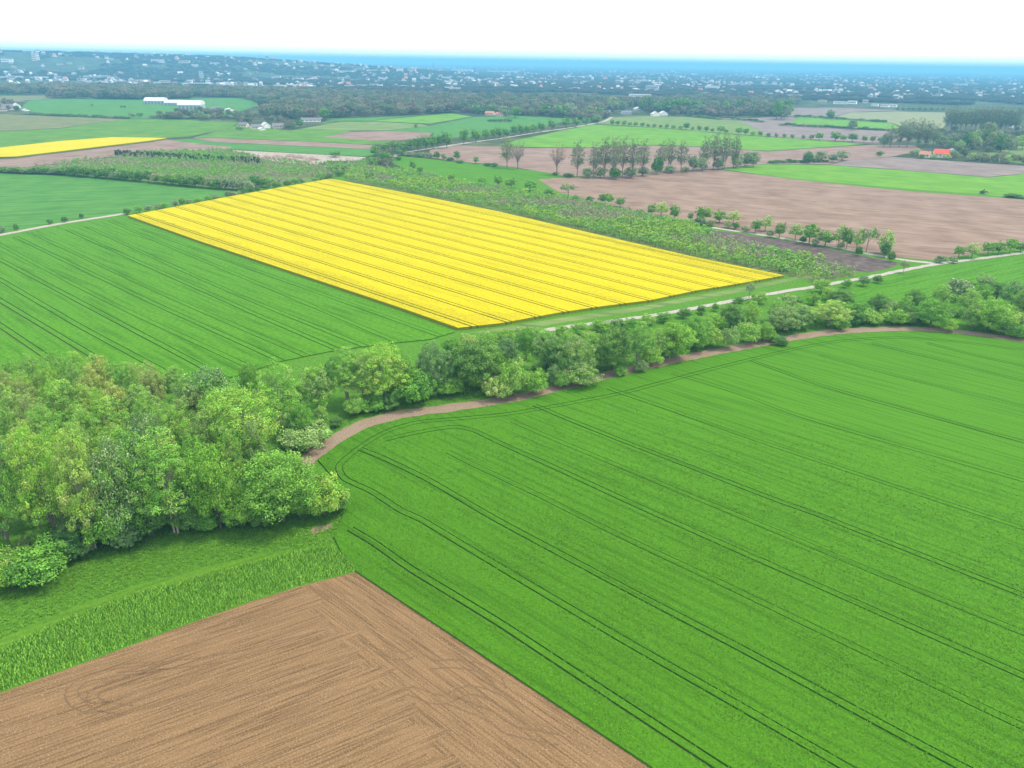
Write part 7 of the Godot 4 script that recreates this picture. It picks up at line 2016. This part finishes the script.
func distance() -> void:
	rng.seed = 2024
	# hills on the left horizon
	var v := PackedVector3Array()
	var n := PackedVector3Array()
	var uv := PackedVector2Array()
	var idx := PackedInt32Array()
	var bump := FastNoiseLite.new()
	bump.seed = 3
	bump.frequency = 0.0016
	var na := 120
	var nr := 16
	var a0: float = RIDGE[0].x
	var a1: float = RIDGE[RIDGE.size() - 1].x
	for i in na + 1:
		var a := lerpf(a0, a1, float(i) / na)
		for j in nr + 1:
			var r := lerpf(3300.0, 7600.0, float(j) / nr)
			var p := Vector3(sin(a) * r, 0, -cos(a) * r)
			p.y = hill(a, r) * (1.0 + 0.05 * bump.get_noise_2d(p.x * 3, p.z * 3)) - 1.0
			v.append(p)
			uv.append(Vector2(p.x, p.z))
			if i > 0 and j > 0:
				var k := i * (nr + 1) + j
				idx.append_array([k - nr - 2, k - nr - 1, k - 1, k - 1, k - nr - 1, k])
	n.resize(v.size())
	n.fill(Vector3.ZERO)
	for t in range(0, idx.size(), 3):
		var c := (v[idx[t + 2]] - v[idx[t]]).cross(v[idx[t + 1]] - v[idx[t]])
		if c.y < 0: c = -c
		for z in 3: n[idx[t + z]] += c
	for i in n.size(): n[i] = n[i].normalized()
	put(node_of(arrays_mesh(v, n, null, uv, uv, idx), mats["plain"]), "hills", "low wooded hills on the left horizon", "hills", "", "structure")
	# town blocks
	var cl := ["town_white", "town_white", "town_white", "town_grey", "cream_wall"]
	for i in TOWN_BLOCKS.size():
		var b = TOWN_BLOCKS[i]
		var w: float = b[2]
		var h: float = b[3]
		var at := Vector3(b[0], 0, b[1])
		var ang := atan2(at.x, -at.z)
		var far := Vector2(at.x, at.z).length()
		var t := 0.3
		while t < 1.0 and hill(ang, far * t) < 85.0 * (1.0 - t): t += 0.01   # the foot of a building on the slope
		at = Vector3(at.x * t, hill(ang, far * t), at.z * t)
		w *= t
		h = minf(h * t, 112.0 - at.y)
		town_block(at, w, h, clampf(w * 0.5, 12, 60), cl[rng.randi() % cl.size()], i)
	# scattered town houses
	var cluster := FastNoiseLite.new()
	cluster.seed = 21
	cluster.frequency = 0.0016
	var spots := []
	while spots.size() < 290:
		var a := rng.randf_range(-0.66, 0.66)
		var r := 2350.0 * pow(3.4, pow(rng.randf(), 0.9))
		if a > -0.1 and r < 2600: continue
		spots.append(Vector2(a, r))
	spots.sort_custom(func(p, q): return p.x < q.x)
	for i in spots.size():
		var a: float = spots[i].x
		var r: float = spots[i].y
		var w := rng.randf_range(8, 15) * (1.0 + r / 8000.0)
		var roof: String = ["grey_roof", "pink_roof", "town_grey", "blue_roof", "grey_roof"][rng.randi() % 5]
		var wall: String = ["white_wall", "town_grey", "cream_wall"][rng.randi() % 3]
		var words: String = {"grey_roof": "dark roofed", "pink_roof": "red roofed", "town_grey": "light roofed", "blue_roof": "blue grey roofed"}[roof]
		house(Vector3(sin(a) * r, maxf(hill(a, r), 0.0), -cos(a) * r), rng.randf() * TAU, w, minf(rng.randf_range(8, 13) * (1.0 + r / 9000.0), 112.0 - hill(a, r)), rng.randf_range(9, 15), wall, roof, "town_house", "tiny %s town house, %s from the left among the scattered houses" % [words, ordinal(i + 1)], "scattered houses of the far town")
	for i in SPIRES.size():
		var q = SPIRES[i]
		var o := Node3D.new()
		o.position = Vector3(q[0], 0, q[1])
		put(o, "church", ["tall dark church spire rising above the far town", "smaller dark church spire right of the taller one"][i], "church", "church spires of the far town")
		var h: float = q[2]
		var s := h * 0.1
		part(o, "tower", box_mesh(Vector3(-s, -1, -s), Vector3(s, h * 0.5, s)), mats["spire"])
		var tip := Vector3(0, h, 0)
		var t := []
		for k in 8:
			var a := TAU * k / 8
			var b := TAU * (k + 1) / 8
			t.append([Vector3(cos(a) * s * 1.2, h * 0.5, sin(a) * s * 1.2), tip, Vector3(cos(b) * s * 1.2, h * 0.5, sin(b) * s * 1.2)])
		part(o, "spire", flat_mesh(t), mats["spire"])
		part(o, "nave", box_mesh(Vector3(s, -1, -s * 0.9), Vector3(s * 5, h * 0.25, s * 0.9)), mats["spire"])
	var tfh := []
	var ch := []
	for i in 3200:
		var a := rng.randf_range(-0.68, 0.68)
		var r := 2400.0 * pow(5.0, rng.randf())
		if a > -0.1 and r < 2600: continue
		if cluster.get_noise_2d(sin(a) * r, cos(a) * r) < -0.05: continue
		var w := rng.randf_range(6, 13) * (1.0 + r / 8000.0)
		tfh.append(Transform3D(Basis(Vector3.UP, rng.randf() * TAU).scaled(Vector3(w, rng.randf_range(6, 10) * (1.0 + r / 9000.0), rng.randf_range(6, 11))), Vector3(sin(a) * r, maxf(hill(a, r), 0.0), -cos(a) * r)))
		ch.append([Color(0.6, 0.59, 0.56), Color(0.35, 0.3, 0.26), Color(0.22, 0.18, 0.16), Color(0.4, 0.41, 0.42)][rng.randi() % 4])
	var gable := []
	for sd in [-0.5, 0.5]:
		gable += quad(Vector3(-0.5, 0, sd), Vector3(-0.5, 0.6, sd), Vector3(0.5, 0.6, sd), Vector3(0.5, 0, sd))
		gable += quad(Vector3(sd, 0, -0.5), Vector3(sd, 0.6, -0.5), Vector3(sd, 0.6, 0.5), Vector3(sd, 0, 0.5))
		gable += quad(Vector3(-0.52, 0.58, sd * 1.08), Vector3(0.52, 0.58, sd * 1.08), Vector3(0.52, 1, 0), Vector3(-0.52, 1, 0))
		gable.append([Vector3(sd, 0.6, -0.5), Vector3(sd, 1, 0), Vector3(sd, 0.6, 0.5)])
	multi("town_quarter", flat_mesh(gable), mats["tinted"], tfh, ch, "countless pale houses of the hazy far town", "houses")
	# woods of the plain: masses of trees
	make_kind("mass", {"h": 14.0, "w": 16.0, "base": 0.0, "n": 44, "m": 18, "leaf": 0.8, "cr": 0.34, "limbs": 0, "trunk": 0.3, "cols": [Color(1, 1, 1), Color(0.85, 0.85, 0.85)], "mat": "leaf", "desc": ""})
	var tf := []
	var cols := []
	var pal := [Color(0.12, 0.15, 0.07), Color(0.17, 0.16, 0.1), Color(0.1, 0.14, 0.065), Color(0.19, 0.16, 0.11), Color(0.14, 0.17, 0.08)]
	rng.seed = 71
	for wd in FAR_WOODS:
		var poly: PackedVector2Array = wd[0]
		var lo := Vector2(1e9, 1e9)
		var hi := -lo
		for p in poly:
			lo = lo.min(p)
			hi = hi.max(p)
		for i in int(wd[1]):
			var p := Vector2(rng.randf_range(lo.x, hi.x), rng.randf_range(lo.y, hi.y))
			if not Geometry2D.is_point_in_polygon(p, poly): continue
			var s: float = wd[2] * rng.randf_range(0.6, 1.3)
			tf.append(Transform3D(Basis(Vector3.UP, rng.randf() * TAU).scaled(Vector3(s, s * rng.randf_range(0.8, 1.25), s)), Vector3(p.x, 0, p.y)))
			cols.append(pal[rng.randi() % 5] * rng.randf_range(0.9, 1.6))
	print("far wood ", tf.size())
	multi("far_woods", kinds["mass"].crown, mats["leaf"], tf, cols, "brownish green woods in front of the town", "woods")
	tf = []
	cols = []
	var patch := FastNoiseLite.new()
	patch.seed = 8
	patch.frequency = 0.0011
	for i in 80000:
		var a := rng.randf_range(-0.72, 0.72)
		var r := 2300.0 * pow(8.0, rng.randf())
		var p := Vector2(sin(a) * r, -cos(a) * r)
		if a < 0 and r < 2150: continue
		if patch.get_noise_2d(p.x, p.y) < -0.18: continue
		var y := 0.0
		y = maxf(hill(a, r) - 3.0, 0.0)
		var s := rng.randf_range(0.5, 1.1) * (1.0 + r / 9000.0)
		tf.append(Transform3D(Basis(Vector3.UP, rng.randf() * TAU).scaled(Vector3(s * 1.2, s * 0.55, s * 1.2)), Vector3(p.x, y, p.y)))
		cols.append(pal[rng.randi() % 5] * rng.randf_range(0.4, 0.75))
	multi("town_trees", kinds["mass"].crown, mats["leaf"], tf, cols, "hazy blue tree cover between the far town houses", "woods")

func town_block(at: Vector3, w: float, h: float, dep: float, wall: String, i: int) -> void:
	var o := Node3D.new()
	o.position = at
	o.rotation.y = atan2(-at.x, -at.z) + rng.randf_range(-0.35, 0.35)
	var what := "low white hall" if w > h * 3 else ("tall pale tower block" if h > w else "pale town building")
	put(o, "town_building", "%s, %s from the left among the town's larger buildings" % [what, ordinal(i + 1)], "building", "larger buildings of the far town")
	part(o, "wall", box_mesh(Vector3(-w * 0.5, -1, -dep * 0.5), Vector3(w * 0.5, h * 0.9, dep * 0.5)), mats[wall])
	part(o, "roof", box_mesh(Vector3(-w * 0.5 - 0.6, h * 0.9 + 0.01, -dep * 0.5 - 0.6), Vector3(w * 0.5 + 0.6, h, dep * 0.5 + 0.6)), mats["flat_roof"])
	var nf := clampi(int(h / 8.0), 1, 4)
	for k in nf:
		var y := h * 0.9 * (k + 0.45) / nf
		part(o, "window_band", box_mesh(Vector3(-w * 0.46, y, dep * 0.5 - 0.2), Vector3(w * 0.46, y + h * 0.16 / nf, dep * 0.5 + 0.15)), mats["glass"])
